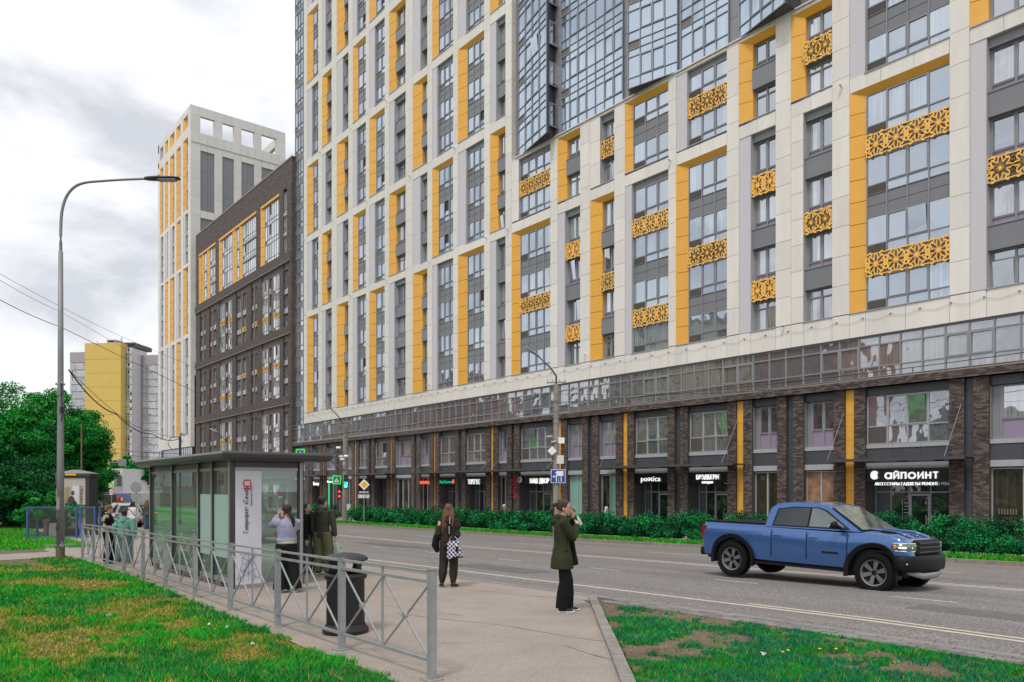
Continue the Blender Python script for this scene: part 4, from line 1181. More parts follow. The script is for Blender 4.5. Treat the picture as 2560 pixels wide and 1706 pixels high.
# yellow-framed top storeys
ZY0, ZY1 = 30.75, 38.5
for (a, b) in ((0, 112), (385, 440), (1050, 1120), (1425, 1490), (1550, 1620)):
    q = MB(); q.box(QU(a) if a else sbl, QU(b), NQ, NQ+.61, ZB[3]+1.0, 38.5, 'brick_far'); bpart('brick_pier', q)
q = MB(); q.box(sbl, sbr, NQ+.01, NQ+.6, ZB[3]+.9, ZY0, 'brick_far'); bpart('brick_band', q)
for (a, b) in ((112, 385), (440, 1050), (1120, 1425)):
    q = MB(); q.box(QU(a), QU(b), NQ-.02, NQ+.6, 38.2, 38.5, 'yellow'); bpart('yellow_frame', q)
for (a, b) in ((112, 137), (163, 187), (247, 280), (440, 480), (665, 715), (775, 810), (1120, 1172)):
    q = MB()
    for za, zb_ in zip(joints(ZY0, 38.2, 1.25), joints(ZY0, 38.2, 1.25)[1:]): q.poly([(QU(a), NQ, za+.02), (QU(b), NQ+.3, za+.02), (QU(b), NQ+.3, zb_-.02), (QU(a), NQ, zb_-.02)], 'yellow')
    q.box(QU(a)+.01, QU(b), NQ+.32, NQ+.6, ZY0, 38.2, 'dark_panel'); bpart('yellow_frame', q)
for (a, b, t, k) in ((137, 163, 'n', 1), (187, 247, 'g', 2), (280, 385, 'g', 4), (480, 665, 'g', 7), (715, 775, 'g', 2), (810, 1050, 'g', 8), (1172, 1425, 'g', 7), (1490, 1550, 'n', 2)):
    for f in range(3):
        z0 = ZY0+f*2.45; z1 = z0+(2.45 if k >= 7 and a != 810 else 2.05) if f < 2 else 38.18
        o = glazed(BB, QU(a), QU(b), z0, z1-.02, NQ+.22, k, False, 'glass_bright', k > 3, .55, 'frame_light', open_p=.35)
        o.location = (o.location.x+105, o.location.y-37.05, o.location.z+1.5)
        if z1 < z0+2.3 and f < 2: q = MB(); q.box(QU(a), QU(b), NQ+.05, NQ+.6, z1, z0+2.45, 'grey_light'); bpart('spandrel', q)

# ------------------------------------------------------------------ white tower behind
TW = thing('tower_block', 'pale tower block with openings in its crown and dark side panels', 'building', (-136, 44, -1.5))
def tpart(name, mb, **t):
    o = mb.build(name, TW, **t); o.location = (136, -44, 1.5); return o
tc, te, TN, TT = -126.4, -145.6, 36.7, 63.2
depth = 15.7
def TUv(x): return along(380+x/4.481, TN)
mb = MB(); mb.box(te+.6, tc-.6, TN+.6, TN+depth-.6, -3, 58.9, 'grey_panel'); mb.box(te+.5, tc-.5, TN+.5, TN+depth-.5, 58.9, 59.1, 'roof_grey'); tpart('wall', mb)
# right face: pilasters of panels with three tall dark fields
fields = []
for (u0_, u1_) in ((543, 699), (789, 918), (1003, 1145), (1228, 1392)):
    r_ = []
    for x in (u0_, u1_):
        r = ray(380+x/4.481); r_.append(r[1]*tc/r[0])
    fields.append(r_)
ys = [TN]+[y for f in fields for y in f]+[TN+depth]
pm = {}
def tpanel(y0, y1, z0, z1, m, x=tc, thick=.6, side=True):
    key = (round(y1-y0, 2), round(z1-z0, 2), m)
    if key not in pm:
        q = MB(); q.box(-thick, 0, 0.012, y1-y0-.012, .012, z1-z0-.012, m, 'l'); pm[key] = q.mesh('panel')
    link('panel', pm[key], TW, (x+136, y0-44, z0+1.5))
row = 2.93
def run(y0, y1, z0, z1, m, x=tc, thick=.6):
    n = max(1, round((z1-z0)/row)); k = max(1, round((y1-y0)/1.35))
    for i in range(n):
        for j in range(k): tpanel(y0+(y1-y0)*j/k, y0+(y1-y0)*(j+1)/k, z0+(z1-z0)*i/n, z0+(z1-z0)*(i+1)/n, m, x, thick)
for i in range(0, len(ys), 2): run(ys[i], ys[i+1], 20, 57.3, 'cladding_tower')
for (y0, y1) in fields:
    run(y0, y1, 46.6, 56.2, 'dark_field' if 'dark_field' in MATS else 'grey_panel', tc-.15); run(y0, y1, 56.2, 57.3, 'cladding_tower'); run(y0, y1, 45.4, 46.6, 'cladding_tower'); run(y0, y1, 36, 45.4, 'grey_panel', tc-.15)
run(TN, TN+depth, 57.3, 59.0, 'cladding_tower', tc+.08)
# crown with openings
cy = [TN, fields[0][0], fields[0][1], fields[1][0], fields[1][1], fields[2][0], fields[2][1], fields[3][0], fields[3][1], TN+depth]
for i in range(0, 10, 2): run(cy[i], cy[i+1], 59.0, 61.7, 'cladding_tower')
run(TN, TN+depth, 61.7, TT, 'cladding_tower')
q = MB()
q.box(te, te+.6, TN, TN+depth, 59, 60, 'cladding_tower'); q.box(te, te+.6, TN, TN+depth, 61.7, TT, 'cladding_tower')
q.box(te+.6, tc-.6, TN+depth-.6, TN+depth, 61.7, TT, 'cladding_tower'); 
for y in (TN+.0, TN+depth-.6): q.box(te, te+.6, y+.01, y+.6, 60, 61.7, 'cladding_tower')
tpart('crown_frame', q)
# left (street) face
TC_ = [(90, 102, 125), (147, 170, 180), (200, 225, 250), (272, 298, 320), (348, 372, 402)]
prev = 75
segT = [(46.9, 58.5), (38.2, 46.3), (26.8, 37.7), (10.5, 26.2)]
typ = [['y', 'y', 'y', 'y', 'y'], ['w', 'w', 'w', 'y', 'w'], ['w', 'y', 'y', 'w', 'y'], ['w', 'w', 'w', 'y', 'w']]
for ci, (a, b, c) in enumerate(TC_+[(432, 432, 432)]):
    s0, s1 = TUv(prev) if ci else te, TUv(a) if ci < 5 else tc
    q = MB()
    for za, zb_ in zip(joints(8.6, TT, 2.9), joints(8.6, TT, 2.9)[1:]): q.box(s0+.01, s1-.01, TN, TN+.6, za+.015, zb_-.015, 'cladding', 'k')
    tpart('pilaster', q)
    if ci == 5: break
    a_, b_, c_ = TUv(a), TUv(b), TUv(c); prev = c
    for si, (z0, z1) in enumerate(segT):
        t = typ[si][ci]
        q = MB()
        if t == 'y':
            for za, zb_ in zip(joints(z0, z1, 1.45), joints(z0, z1, 1.45)[1:]): q.poly([(a_, TN, za+.02), (b_, TN+.3, za+.02), (b_, TN+.3, zb_-.02), (a_, TN, zb_-.02)], 'yellow')
            q.poly([(a_, TN, z1), (b_, TN+.3, z1-.35), (c_, TN+.3, z1-.35), (c_, TN, z1)], 'yellow'); q.box(a_+.01, b_, TN+.33, TN+.6, z0, z1, 'dark_panel'); tpart('window_surround', q)
        else:
            q.box(a_, b_, TN+.02, TN+.6, z0, z1, 'lav_tile'); tpart('tiled_strip', q)
        nf = max(1, round((z1-z0)/2.9)); fl = (z1-z0)/nf
        for f in range(nf):
            o = glazed(TW, b_, c_, z0+f*fl, z0+f*fl+2.0, TN+.3, 2, False, 'glass_flat', ci % 2 == 0, .5, open_p=.2)
            o.location = (o.location.x+136, o.location.y-44, o.location.z+1.5)
            if f < nf-1: q = MB(); q.box(b_, c_, TN+(.1 if t == 'w' else .25), TN+.6, z0+f*fl+2.0, z0+(f+1)*fl, 'grey_light' if t == 'w' else 'grey_panel'); tpart('spandrel', q)
    for (z0, z1) in ((26.2, 26.8), (37.7, 38.2), (46.3, 46.9), (58.5, 60.1), (62.2, TT), (8.6, 10.5)):
        q = MB(); q.box(a_+.01, c_-.01, TN+.01, TN+.6, z0, z1, 'cladding'); tpart('beam', q)
    q = MB(); q.poly([(a_, TN, 60.1), (b_, TN+.6, 60.1), (b_, TN+.6, 62.2), (a_, TN, 62.2)], 'yellow' if ci else 'frame_light'); tpart('opening_jamb', q)
# connecting glazed strip and the low glazed foot of the tower
for z0 in range(-2, 36, 3):
    o = glazed(TW, tc+.05, sbl-.05, z0, z0+2.9, TN+.9, 2, False, 'glass_flat', True, .6, open_p=.3); o.location = (o.location.x+136, o.location.y-44, o.location.z+1.5)
q = MB(); q.box(tc+.05, sbl-.05, TN+1, TN+10, -3, 41, 'grey_panel'); q.box(tc+.05, sbl-.05, TN+.95, TN+1.2, 36.9, 40.2, 'frame_light'); tpart('link_wall', q)
o = glazed(TW, te, tc, 5.6, 8.5, TN+.25, 16, False, 'glass_band', True, .6, open_p=1); o.location = (o.location.x+136, o.location.y-44, o.location.z+1.5)
o = glazed(TW, te, tc, 2.2, 5.5, TN+.25, 16, False, 'glass_band', True, .6, open_p=1); o.location = (o.location.x+136, o.location.y-44, o.location.z+1.5)

# ------------------------------------------------------------------ ochre high-rise at the end of the street
def cam_xy(u, Y):   # ground position at a sight line and distance
    X = (u-U0)/FPX*Y
    return .6306*X-.7759*Y, .7759*X+.6306*Y
def zv(v, Y): return 2-(v-HV)/FPX*Y
c0 = cam_xy(282, 300); yaw = math.atan2(.7759, .6306)-R(6)
HR = thing('high_rise', 'distant high-rise with blank ochre wall flanked by glazed balconies and mauve parapets', 'building', (c0[0], c0[1], -6), yaw)
sc = 300/FPX
def hpart(name, q, **t): return q.build(name, HR, **t)
def lz(v): return zv(v, 300)+6
q = MB(); q.box((234-282)*sc, (328-282)*sc, -6, 10, 0, lz(865), 'wall_yellow'); hpart('blank_wall', q)
for v in range(905, 1230, 34):
    q = MB(); q.box((234-282)*sc+.05, (328-282)*sc-.05, -6.03, -5.99, lz(v), lz(v)+.05, 'wood'); hpart('wall_joint', q)
q = MB(); q.box((231-282)*sc, (345-282)*sc, -2, 9, lz(865), lz(860), 'far_dark'); q.box((328-282)*sc, (349-282)*sc, -1.5, 9.5, lz(872), lz(862), 'far_dark'); hpart('roof', q)
q = MB(); q.box((279-282)*sc, (303-282)*sc, -3, 1, lz(866), lz(861)+.2, 'wall_mauve')
q.box((279-282)*sc, (283-282)*sc, -3, 1, lz(861)+.2, lz(856), 'wall_mauve'); q.box((299-282)*sc, (303-282)*sc, -3, 1, lz(861)+.2, lz(856), 'wall_mauve'); q.box((278-282)*sc, (304-282)*sc, -3.2, 1.2, lz(856), lz(854), 'wall_mauve'); hpart('chimney', q)
q = MB()
for u, v0, v1 in ((241, 852, 861), (305, 845, 862), (341, 857, 865)): q.bar(((u-282)*sc, 0, lz(v1)), ((u-282)*sc, 0, lz(v0)), .12, 'far_dark')
for z in (847, 851): q.bar(((301-282)*sc, 0, lz(z)), ((309-282)*sc, 0, lz(z)), .1, 'far_dark')
hpart('aerial', q)
def wing(u0, u1, y0, vtop, vroof, vbot, k, y1=None):
    if y1 is None: y1 = y0
    x0, x1 = (u0-282)*sc, (u1-282)*sc
    q = MB(); q.box(x0, x1, y0+.3, y0+10, 0, lz(vroof), 'wall_pale'); hpart('wing_wall', q)
    if vtop < vroof: q = MB(); q.box(x0-.1, x1+.1, y0, y0+10, lz(vroof)+.02, lz(vtop), 'wall_mauve'); hpart('parapet', q)
    n = round((vbot-vroof)/18.3); cw = (x1-x0)/k
    for r in range(n):
        z1 = lz(vroof+18.3*r)-.25; z0 = z1-2.55
        for j in range(0, k, 3):
            w_ = min(3, k-j)*cw
            o = glazed(HR, x0+j*cw, x0+j*cw+w_, z0, z1, y0, min(3, k-j)*2 if k > 4 else k, False, 'glass_far', False, .9, 'far_white', .07, open_p=.5)
wing(163, 225, 1, 878, 904, 1215, 12)
wing(225, 234, -2, 869, 869, 1215, 2)
wing(328, 345, -3, 874, 874, 1215, 3)
wing(349, 400, 3, 886, 911, 1215, 12)
wing(392, 440, 5, 890, 911, 1215, 6)
# ------------------------------------------------------------------ low buildings at the end of the street
def block(name, label, u0, u1, Y, v0, v1, mat, d=10, yaw_=None, cat='building'):
    c = cam_xy((u0+u1)/2, Y); sc = Y/FPX; w = (u1-u0)*sc/2; zb = -3.2
    t = thing(name, label, cat, (c[0], c[1], zb), math.atan2(.7759, .6306) if yaw_ is None else yaw_)
    top = zv(v0, Y)-zb; q = MB(); q.box(-w, w, 0, d, 0, top, mat); q.build('wall', t)
    return t, w, top, sc
t, w, top, sc_ = block('office_building', 'white framed office building with dark glazing below the ochre high-rise', 226, 307, 150, 1172, 1260, 'far_white')
q = MB(); q.quad((-w*.36, -.05, 1), (w*.30, -.05, 1), (w*.30, -.05, top-1.1), (-w*.36, -.05, top-1.1), 'glass_shop'); q.build('glazing', t)
q = MB(); q.box(w*.36, w+.02, -.12, 0, 2, top*.62, 'wall_mauve'); q.build('cladding_field', t)
q = MB(); q.box(w*.5, w*.98, -.2, -.1, top*.62, top*.85, 'glass_flat'); q.build('window', t)
q = MB(); q.box(-w*.52, -w*.40, -.1, 0, 1, top-.8, 'far_dark'); q.build('dark_pier', t)
t, w, top, sc_ = block('shop_building', 'low grey shop building with a blue fascia and red and yellow letters', 236, 400, 125, 1233, 1280, 'wall_mauve', 14)
for (a, b, m, z0, z1) in ((-1, -.52, 'far_dark', .62, 1.0), (-.5, .12, 'far_blue', .58, .99), (-1, -.5, 'far_white', .0, .58), (-.48, .05, 'far_white', 0, .52)):
    q = MB(); q.box(w*a, w*b, -.25, 0, top*z0, top*z1, m); q.build('fascia', t)
for (x, m, s_) in ((-.34, 'sign_yellow', .9), (-.28, 'red', .7), (-.23, 'red', .7), (-.17, 'sign_yellow', .7)):
    q = MB(); q.box(w*x, w*x+.42, -.4, -.26, top*.70, top*.70+s_*.8, m); q.build('sign_letter', t)
q = MB()
x = -w
while x < w*.9: q.box(x, x+.85, -1.5, -1.42, 0, 2.6, 'frame_light'); x += .95
q.build('steel_fence', t, kind='stuff')
t, w, top, sc_ = block('kiosk', 'dark market kiosk with a green sign behind the advertising pillar', 200, 238, 110, 1238, 1290, 'brown_panel', 6)
q = MB(); q.box(-w*.5, w*.9, -.3, 0, top*.72, top*.95, 'teal_sign'); q.build('sign', t)
q = MB(); q.box(-w*1.0, -w*.7, -.3, 0, 0.5, top*.6, 'red_sign'); q.build('poster', t)

# ------------------------------------------------------------------ houses across the street, only mirrored in the glazing
for i, (s0, s1, n0, h, m, lab) in enumerate(((-84, -62, -46, 30, 'house_red', 'red brick apartment house opposite, seen only mirrored in the glazed band'), (-112, -88, -40, 36, 'house_beige', 'beige high apartment house opposite, mirrored in the glazing'),
      (-150, -118, -44, 24, 'house_grey', 'grey panel house opposite, mirrored in the glazing'), (-196, -156, -38, 33, 'house_red', 'long brick house further down, mirrored in the left glazing'), (-262, -204, -42, 28, 'house_beige', 'pale far house mirrored at the left end of the glazing'), (-54, -34, -50, 15, 'house_grey', 'low grey house opposite, mirrored in the right shop windows'))):
    if 'house_red' not in MATS: pmat('house_red', (.30, .13, .09), .8, var=.2); pmat('house_beige', (.48, .40, .31), .8, var=.15); pmat('house_grey', (.30, .30, .31), .8, var=.2)
    t = thing('apartment_house', lab, 'building', ((s0+s1)/2, n0, -2)); w = (s1-s0)/2
    q = MB(); q.box(-w, w, -12, 0, 0, h, m); q.build('wall', t); q = MB(); q.box(-w-.3, w+.3, -12.3, .3, h, h+.6, 'roof_grey'); q.build('roof', t)
    q = MB(); z = 2.0
    while z < h-2:
        x = -w+1.2
        while x < w-2: q.box(x, x+1.5, 0, .05, z, z+1.6, 'far_dark' if (int(x*7+z) % 3) else 'roof_grey'); x += 3.1
        z += 2.9
    q.build('windows', t, kind='stuff')
# ------------------------------------------------------------------ vegetation
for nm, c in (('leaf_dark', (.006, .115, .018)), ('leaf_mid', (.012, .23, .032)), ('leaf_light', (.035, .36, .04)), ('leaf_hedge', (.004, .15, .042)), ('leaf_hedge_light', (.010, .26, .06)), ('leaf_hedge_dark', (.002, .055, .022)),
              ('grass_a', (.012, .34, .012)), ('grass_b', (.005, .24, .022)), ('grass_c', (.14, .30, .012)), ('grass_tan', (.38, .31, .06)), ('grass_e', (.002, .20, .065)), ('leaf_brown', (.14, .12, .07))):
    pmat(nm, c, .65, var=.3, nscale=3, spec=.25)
pmat('soil_grass', (.10, .10, .028), .95, var=.5, nscale=4, bump=.6, bscale=25)
pmat('verge_green', (.02, .22, .012), .9, var=.35, nscale=3, bump=.5, bscale=25)
for nm, m_ in (('lawn', 'soil_grass'), ('far_lawn', 'verge_green'), ('far_verge', 'verge_green')):
    bpy.data.meshes[nm].materials[0] = MATS[m_]

def raw_mesh(name, V, Fq, mi, mats, parent=None, **tags):
    me = bpy.data.meshes.new(name)
    nv, nf = len(V), len(Fq); k = Fq.shape[1]
    me.vertices.add(nv); me.vertices.foreach_set('co', V.astype(np.float32).ravel())
    me.loops.add(nf*k); me.loops.foreach_set('vertex_index', Fq.astype(np.int32).ravel())
    me.polygons.add(nf); me.polygons.foreach_set('loop_start', np.arange(0, nf*k, k, dtype=np.int32))
    me.polygons.foreach_set('material_index', mi.astype(np.int32))
    me.update(calc_edges=True); me.validate()
    for m in mats: me.materials.append(MATS[m])
    return link(name, me, parent, **tags)
def leaves(name, C, size, mats, wts, parent=None, up=.3, clump=None, **tags):
    """many small pointed leaves at positions C"""
    n = len(C); rs = np.random
    d = rs.normal(size=(n, 3)); d /= np.linalg.norm(d, axis=1)[:, None]
    e = rs.normal(size=(n, 3)); e -= d*np.sum(d*e, axis=1)[:, None]; e /= np.linalg.norm(e, axis=1)[:, None]
    sz = size*(.6+.8*rs.rand(n))[:, None]
    V = np.stack([C-d*sz*.5, C+e*sz*.30, C+d*sz*.5, C-e*sz*.30], 1).reshape(-1, 3)
    Fq = np.arange(4*n).reshape(n, 4)
    if clump is None: mi = rs.choice(len(mats), n, p=wts)
    else:
        base = clump; r = rs.rand(n); mi = np.where(r < .72, base, rs.choice(len(mats), n, p=wts))
    return raw_mesh(name, V, Fq, mi, mats, parent, **tags)
def tree(name, label, x, y, z, h, rx, rz, n_cl, per, size=.15, group=None, mats=('leaf_dark', 'leaf_mid', 'leaf_light'), seed=1, trunk_h=.35, squash=1.0):
    rs = np.random.RandomState(seed); random.seed(seed)
    t = thing(name, label, 'tree', (x, y, z)); 
    if group: t['group'] = group
    q = MB(); q.loft([(0, 0, -.3), (.05, .02, h*.2), (-.05, .05, h*.45), (.06, 0, h*.8)], [h*.028, h*.022, h*.016, h*.005], 'bark', 8)
    cz = h-rz
    C = []; K = []
    for k in range(n_cl):
        th = rs.rand()*6.28; ph = np.arccos(rs.uniform(-.75, 1)); r = rs.uniform(.45, 1.02)
        c = np.array([math.sin(ph)*math.cos(th)*rx*r, math.sin(ph)*math.sin(th)*rx*r*squash, cz+math.cos(ph)*rz*r])
        cr_ = rs.uniform(.35, .75)*rx*.33
        if k % 3 == 0: q.loft([(0, 0, h*rs.uniform(.25, .5)), tuple(c*np.array([.5, .5, .8])), tuple(c)], [h*.012, h*.007, h*.002], 'bark', 5)
        p = rs.normal(size=(per, 3)); p /= np.linalg.norm(p, axis=1)[:, None]; rad = rs.rand(per)**.45
        p = p*rad[:, None]*cr_*np.array([1.25, 1.25, .72])
        C.append(c+p); K += [int(rs.choice(3, p=[.35, .42, .23]))]*per
    q.build('trunk', t, smooth=True)
    C = np.concatenate(C); np.random.seed(seed)
    leaves('crown', C, size, list(mats), [.3, .45, .25], t, clump=np.array(K))
    return t
g_ = 'broad leaved trees beyond the path'
def tp(u, Y): x, y = cam_xy(u, Y); return x, y, zside(x, 5)
x, y, z = tp(30, 50); tree('tree', 'tall bushy green tree at the left edge, rising highest above the lawn', x, y, z, 9.0, 3.7, 3.9, 170, 480, .14, g_, seed=3)
x, y, z = tp(140, 53); tree('tree', 'round green tree standing right behind the grey lamp post', x, y, z, 9.2, 3.1, 3.9, 150, 460, .14, g_, seed=5)
x, y, z = tp(196, 55); tree('tree', 'lower light green tree reaching its boughs over the advertising pillar', x, y, z, 7.3, 2.35, 3.2, 120, 430, .14, g_, seed=8)
x, y, z = tp(-60, 47); tree('tree', 'dark green tree cut off by the left frame edge', x, y, z, 8.2, 3.0, 3.8, 90, 380, .17, g_, seed=11)
x, y, z = tp(90, 47); tree('undergrowth', 'dark low undergrowth below the trees, left of the advertising pillar', x, y, z, 4.6, 3.4, 2.6, 90, 380, .16, None, ('leaf_hedge_dark', 'leaf_dark', 'leaf_dark'), seed=13)['category'] = 'bush'
x, y, z = tp(10, 46); tree('undergrowth', 'dark shrub mass at the foot of the leftmost trees', x, y, z, 4.4, 3.0, 2.4, 80, 380, .16, None, ('leaf_hedge_dark', 'leaf_dark', 'leaf_mid'), seed=14)['category'] = 'bush'
x, y, z = tp(110, 36.5); tree('shrub', 'bright green shrub growing inside the blue mesh enclosure', x, y, z, 2.3, 1.15, 1.1, 40, 300, .11, None, seed=17)['category'] = 'bush'
x, y, z = tp(165, 37.5); tree('shrub', 'green shrub behind the lamp post and in front of the advertising pillar', x, y, z, 2.0, .9, .95, 30, 280, .11, None, seed=18)['category'] = 'bush'
x, y, z = tp(318, 165); tree('tree', 'small distant round tree in front of the high-rise', x, y, z, 9.5, 4.2, 4.0, 60, 240, .45, None, seed=21)
x, y, z = tp(350, 160); tree('tree', 'distant tree half hidden by the left end of the bus shelter', x, y, z, 8.6, 3.2, 3.0, 50, 240, .45, None, seed=22)

def hedge(name, label, s0, s1, n0, n1, h, per_m, seed, size=.085):
    np.random.seed(seed); rs = np.random.RandomState(seed)
    t = thing(name, label, 'hedge', ((s0+s1)/2, (n0+n1)/2, zfar((s0+s1)/2, 31)))
    cx, cy = (s0+s1)/2, (n0+n1)/2; cz = zfar(cx, 31)
    C = []; K = []; s = s0; q = MB()
    while s < s1:
        for k in range(7):
            a = rs.uniform(0, math.pi); r = rs.uniform(.75, 1.0)
            px = s+rs.uniform(-.4, .4); py = (n0+n1)/2-math.cos(a)*(n1-n0)/2*r*(1 if rs.rand() < .8 else .5); pz = .22+math.sin(a)*(h-.36)*r*rs.uniform(.75, 1.08)
            zz = zfar(px, 31)
            m = int(per_m/7*.6); p = rs.normal(size=(m, 3)); p /= np.linalg.norm(p, axis=1)[:, None]
            p = p*(rs.rand(m)**.5)[:, None]*np.array([.36, .30, .34])
            C.append(np.array([px-cx, py-cy, pz+zz-cz])+p); K += [int(rs.choice(3, p=[.3, .45, .25]))]*m
        if rs.rand() < .8: q.tube([(s-cx, 0, zfar(s, 31)-cz-.1), (s-cx+.1, -.1, zfar(s, 31)-cz+.6)], .02, 'bark', 4)
        s += .6
    # dark twiggy core
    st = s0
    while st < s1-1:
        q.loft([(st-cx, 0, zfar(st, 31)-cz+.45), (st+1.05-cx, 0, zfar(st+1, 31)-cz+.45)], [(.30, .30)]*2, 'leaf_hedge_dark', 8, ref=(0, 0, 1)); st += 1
    q.build('stems', t)
    leaves('foliage', np.concatenate(C), size, ['leaf_hedge_dark', 'leaf_hedge', 'leaf_hedge_light'], [.3, .4, .3], t, clump=np.array(K), kind='stuff')
    return t
hl = along(890, 31)
hedge('hedge', 'long clipped dark green hedge between the far kerb and the shop fronts', hl, -24, 30.25, 31.75, 1.45, 1400, 31, .12)
hedge('hedge', 'hedge section behind the blue pickup truck, running on to the right edge', -24, -3, 30.25, 31.8, 1.55, 2900, 33, .085)
hedge('hedge', 'short round hedge end beside the traffic light pole, behind the waiting man', along(745, 31), along(838, 31), 30.3, 31.7, 1.45, 800, 32, .13)

def vnoise(x, y, seed=0):
    rs = np.random.RandomState(seed); T = rs.rand(256, 256)
    xi = np.floor(x).astype(int); yi = np.floor(y).astype(int); fx = x-xi; fy = y-yi
    fx = fx*fx*(3-2*fx); fy = fy*fy*(3-2*fy)
    g = lambda a, b: T[a % 256, b % 256]
    return (g(xi, yi)*(1-fx)+g(xi+1, yi)*fx)*(1-fy)+(g(xi, yi+1)*(1-fx)+g(xi+1, yi+1)*fx)*fy
def fbm(x, y, s): return .5*vnoise(x, y, s)+.3*vnoise(x*2.1, y*2.1, s+1)+.2*vnoise(x*4.3, y*4.3, s+2)
def grass(name, s0, s1, n0, n1, N, inside, zf, mixf, hscale=1., seed=1, wscale=1.):
    rs = np.random.RandomState(seed)
    s = rs.uniform(s0, s1, N); n = rs.uniform(n0, n1, N)
    Y = -.7759*s+.6306*n; X = .6306*s+.7759*n
    u = U0+FPX*X/np.maximum(Y, .1); v = HV+FPX*2.0/np.maximum(Y, .1)
    keep = (Y > 3) & (u > -120) & (u < 2700) & (v < 1860) & inside(s, n) & (rs.rand(N) < np.minimum(1, (8.5/np.maximum(Y, 1))**1.5))
    s, n, Y = s[keep], n[keep], Y[keep]; N = len(s)
    g, dens, hh = mixf(s, n, rs)
    k2 = rs.rand(N) < dens; s, n, Y, g, hh = s[k2], n[k2], Y[k2], g[k2], hh[k2]; N = len(s)
    z = zf(s, n)
    a = rs.rand(N)*6.28; w = .0055*wscale*np.maximum(1, Y/8.)*(.7+.6*rs.rand(N)); h = hh*hscale*(.5+.8*rs.rand(N))
    lx, ly = rs.normal(size=N)*h*.55, rs.normal(size=N)*h*.55
    P = np.stack([s, n, z], 1); A = np.stack([np.cos(a)*w, np.sin(a)*w, 0*a], 1); T = np.stack([lx, ly, h], 1)
    V = np.stack([P-A, P+A, P+T], 1).reshape(-1, 3); Fq = np.arange(3*N).reshape(N, 3)
    print(name, N)
    return raw_mesh(name, V, Fq, g, ['grass_a', 'grass_b', 'grass_c', 'grass_tan', 'grass_e'], None, kind='stuff')
en = np.array(sorted([(p[0], p[1]) for p in EDGE]))
def in_lawn(s, n):
    lim = np.interp(s, en[:, 0], en[:, 1])+.05*np.sin(s*7)+.04*np.sin(s*17)
    return (n < lim) & (s < -2) & (s > -28.1) & ~((s < -25.2+(n-2)*.0) & (n < 3.4+.1*np.sin(s*5)) & (s < -24.6-(3.4-n)*.9))
def zs_np(s, n): return .07-np.where(s > -6, 0, np.where(s > -30, .014*(-6-s), .336))
def mix_left(s, n, rs):
    f = fbm(s*.55+3, n*.9, 5); f2 = fbm(s*2.5, n*3.5, 9); f3 = fbm(s*.35, n*.6, 20)
    lim = np.interp(s, en[:, 0], en[:, 1]); edge_green = np.clip(1-(lim-n)/1.3, 0, 1)*.22
    t = f+.42*(f2-.5)+.25*(fbm(s*9, n*12, 33)-.5)+edge_green
    g = np.where(t < .49, 3, np.where(t < .545, 2, np.where(f3 > .52, 1, 0)))
    r = rs.rand(len(s)); g = np.where((r < .18) & (g == 3), 2, g); g = np.where((r > .93), 3, g); g = np.where((r > .8) & (r < .9) & (g < 2), 4, g)
    hh = np.where(t < .5, .032, .055)+.03*(f2 > .6)
    dens = np.where(t < .40, .45, np.where(t < .47, .8, 1.0))
    return g, dens, hh
grass('lawn_grass', -28.2, -2, -19, 4.7, 1900000, in_lawn, zs_np, mix_left, 1.0, 1)
def in_verge(s, n):
    return (n < 9.42) & (n > 9.87-(s+9.9)*.895+.12+.04*np.sin(s*9)) & (s < 9)
def mix_right(s, n, rs):
    f = fbm(s*1.2+9, n*1.2, 15); f2 = fbm(s*4, n*4, 19)
    t = f+.55*(f2-.5)+.42*(fbm(s*11, n*11, 25)-.5)+.06*np.clip(s+7.3, -2.0, 3)-.02
    g = np.where(t < .46, 3, np.where(t < .48, 2, np.where(f2 > .45, 4, 1))); r = rs.rand(len(s)); g = np.where(r > .96, 3, g); g = np.where((r < .15) & (g == 1), 0, g)
    dens = np.where(t < .43, .20, np.where(t < .48, .50, 1.0)); hh = np.where(t < .48, .022, .060)
    return g, dens, hh
grass('verge_grass', -9.6, 1.5, -1, 9.45, 620000, in_verge, zs_np, mix_right, 1.0, 2)
def mk_strip(name, s0, s1, n0, n1, N, hsc, seed, zf):
    rs = np.random.RandomState(seed); s = rs.uniform(s0, s1, N); n = rs.uniform(n0, n1, N); z = zf(s, n)
    h = hsc*(.5+rs.rand(N)); a = rs.rand(N)*6.28; w = .03
    P = np.stack([s, n, z], 1); A = np.stack([np.cos(a)*w, np.sin(a)*w, 0*a], 1); T = np.stack([rs.normal(size=N)*h*.4, rs.normal(size=N)*h*.4, h], 1)
    V = np.stack([P-A, P+A, P+T], 1).reshape(-1, 3)
    raw_mesh(name, V, np.arange(3*N).reshape(N, 3), rs.choice([0, 2, 0], N), ['grass_a', 'grass_b', 'grass_c'], None, kind='stuff')
def zfar_np(s, n): return .07-np.where(s > -6, 0, np.where(s > -30, .014*(-6-s), .336+.007*(np.minimum(-30-s, 70))))-.54
mk_strip('verge_strip_grass', -62, 4, 29.5, 30.5, 34000, .16, 3, zfar_np)
mk_strip('far_lawn_grass', -60, -33, -14, 6.1, 60000, .10, 4, lambda s, n: .07-(.336+.007*(np.minimum(-30-s, 70))))
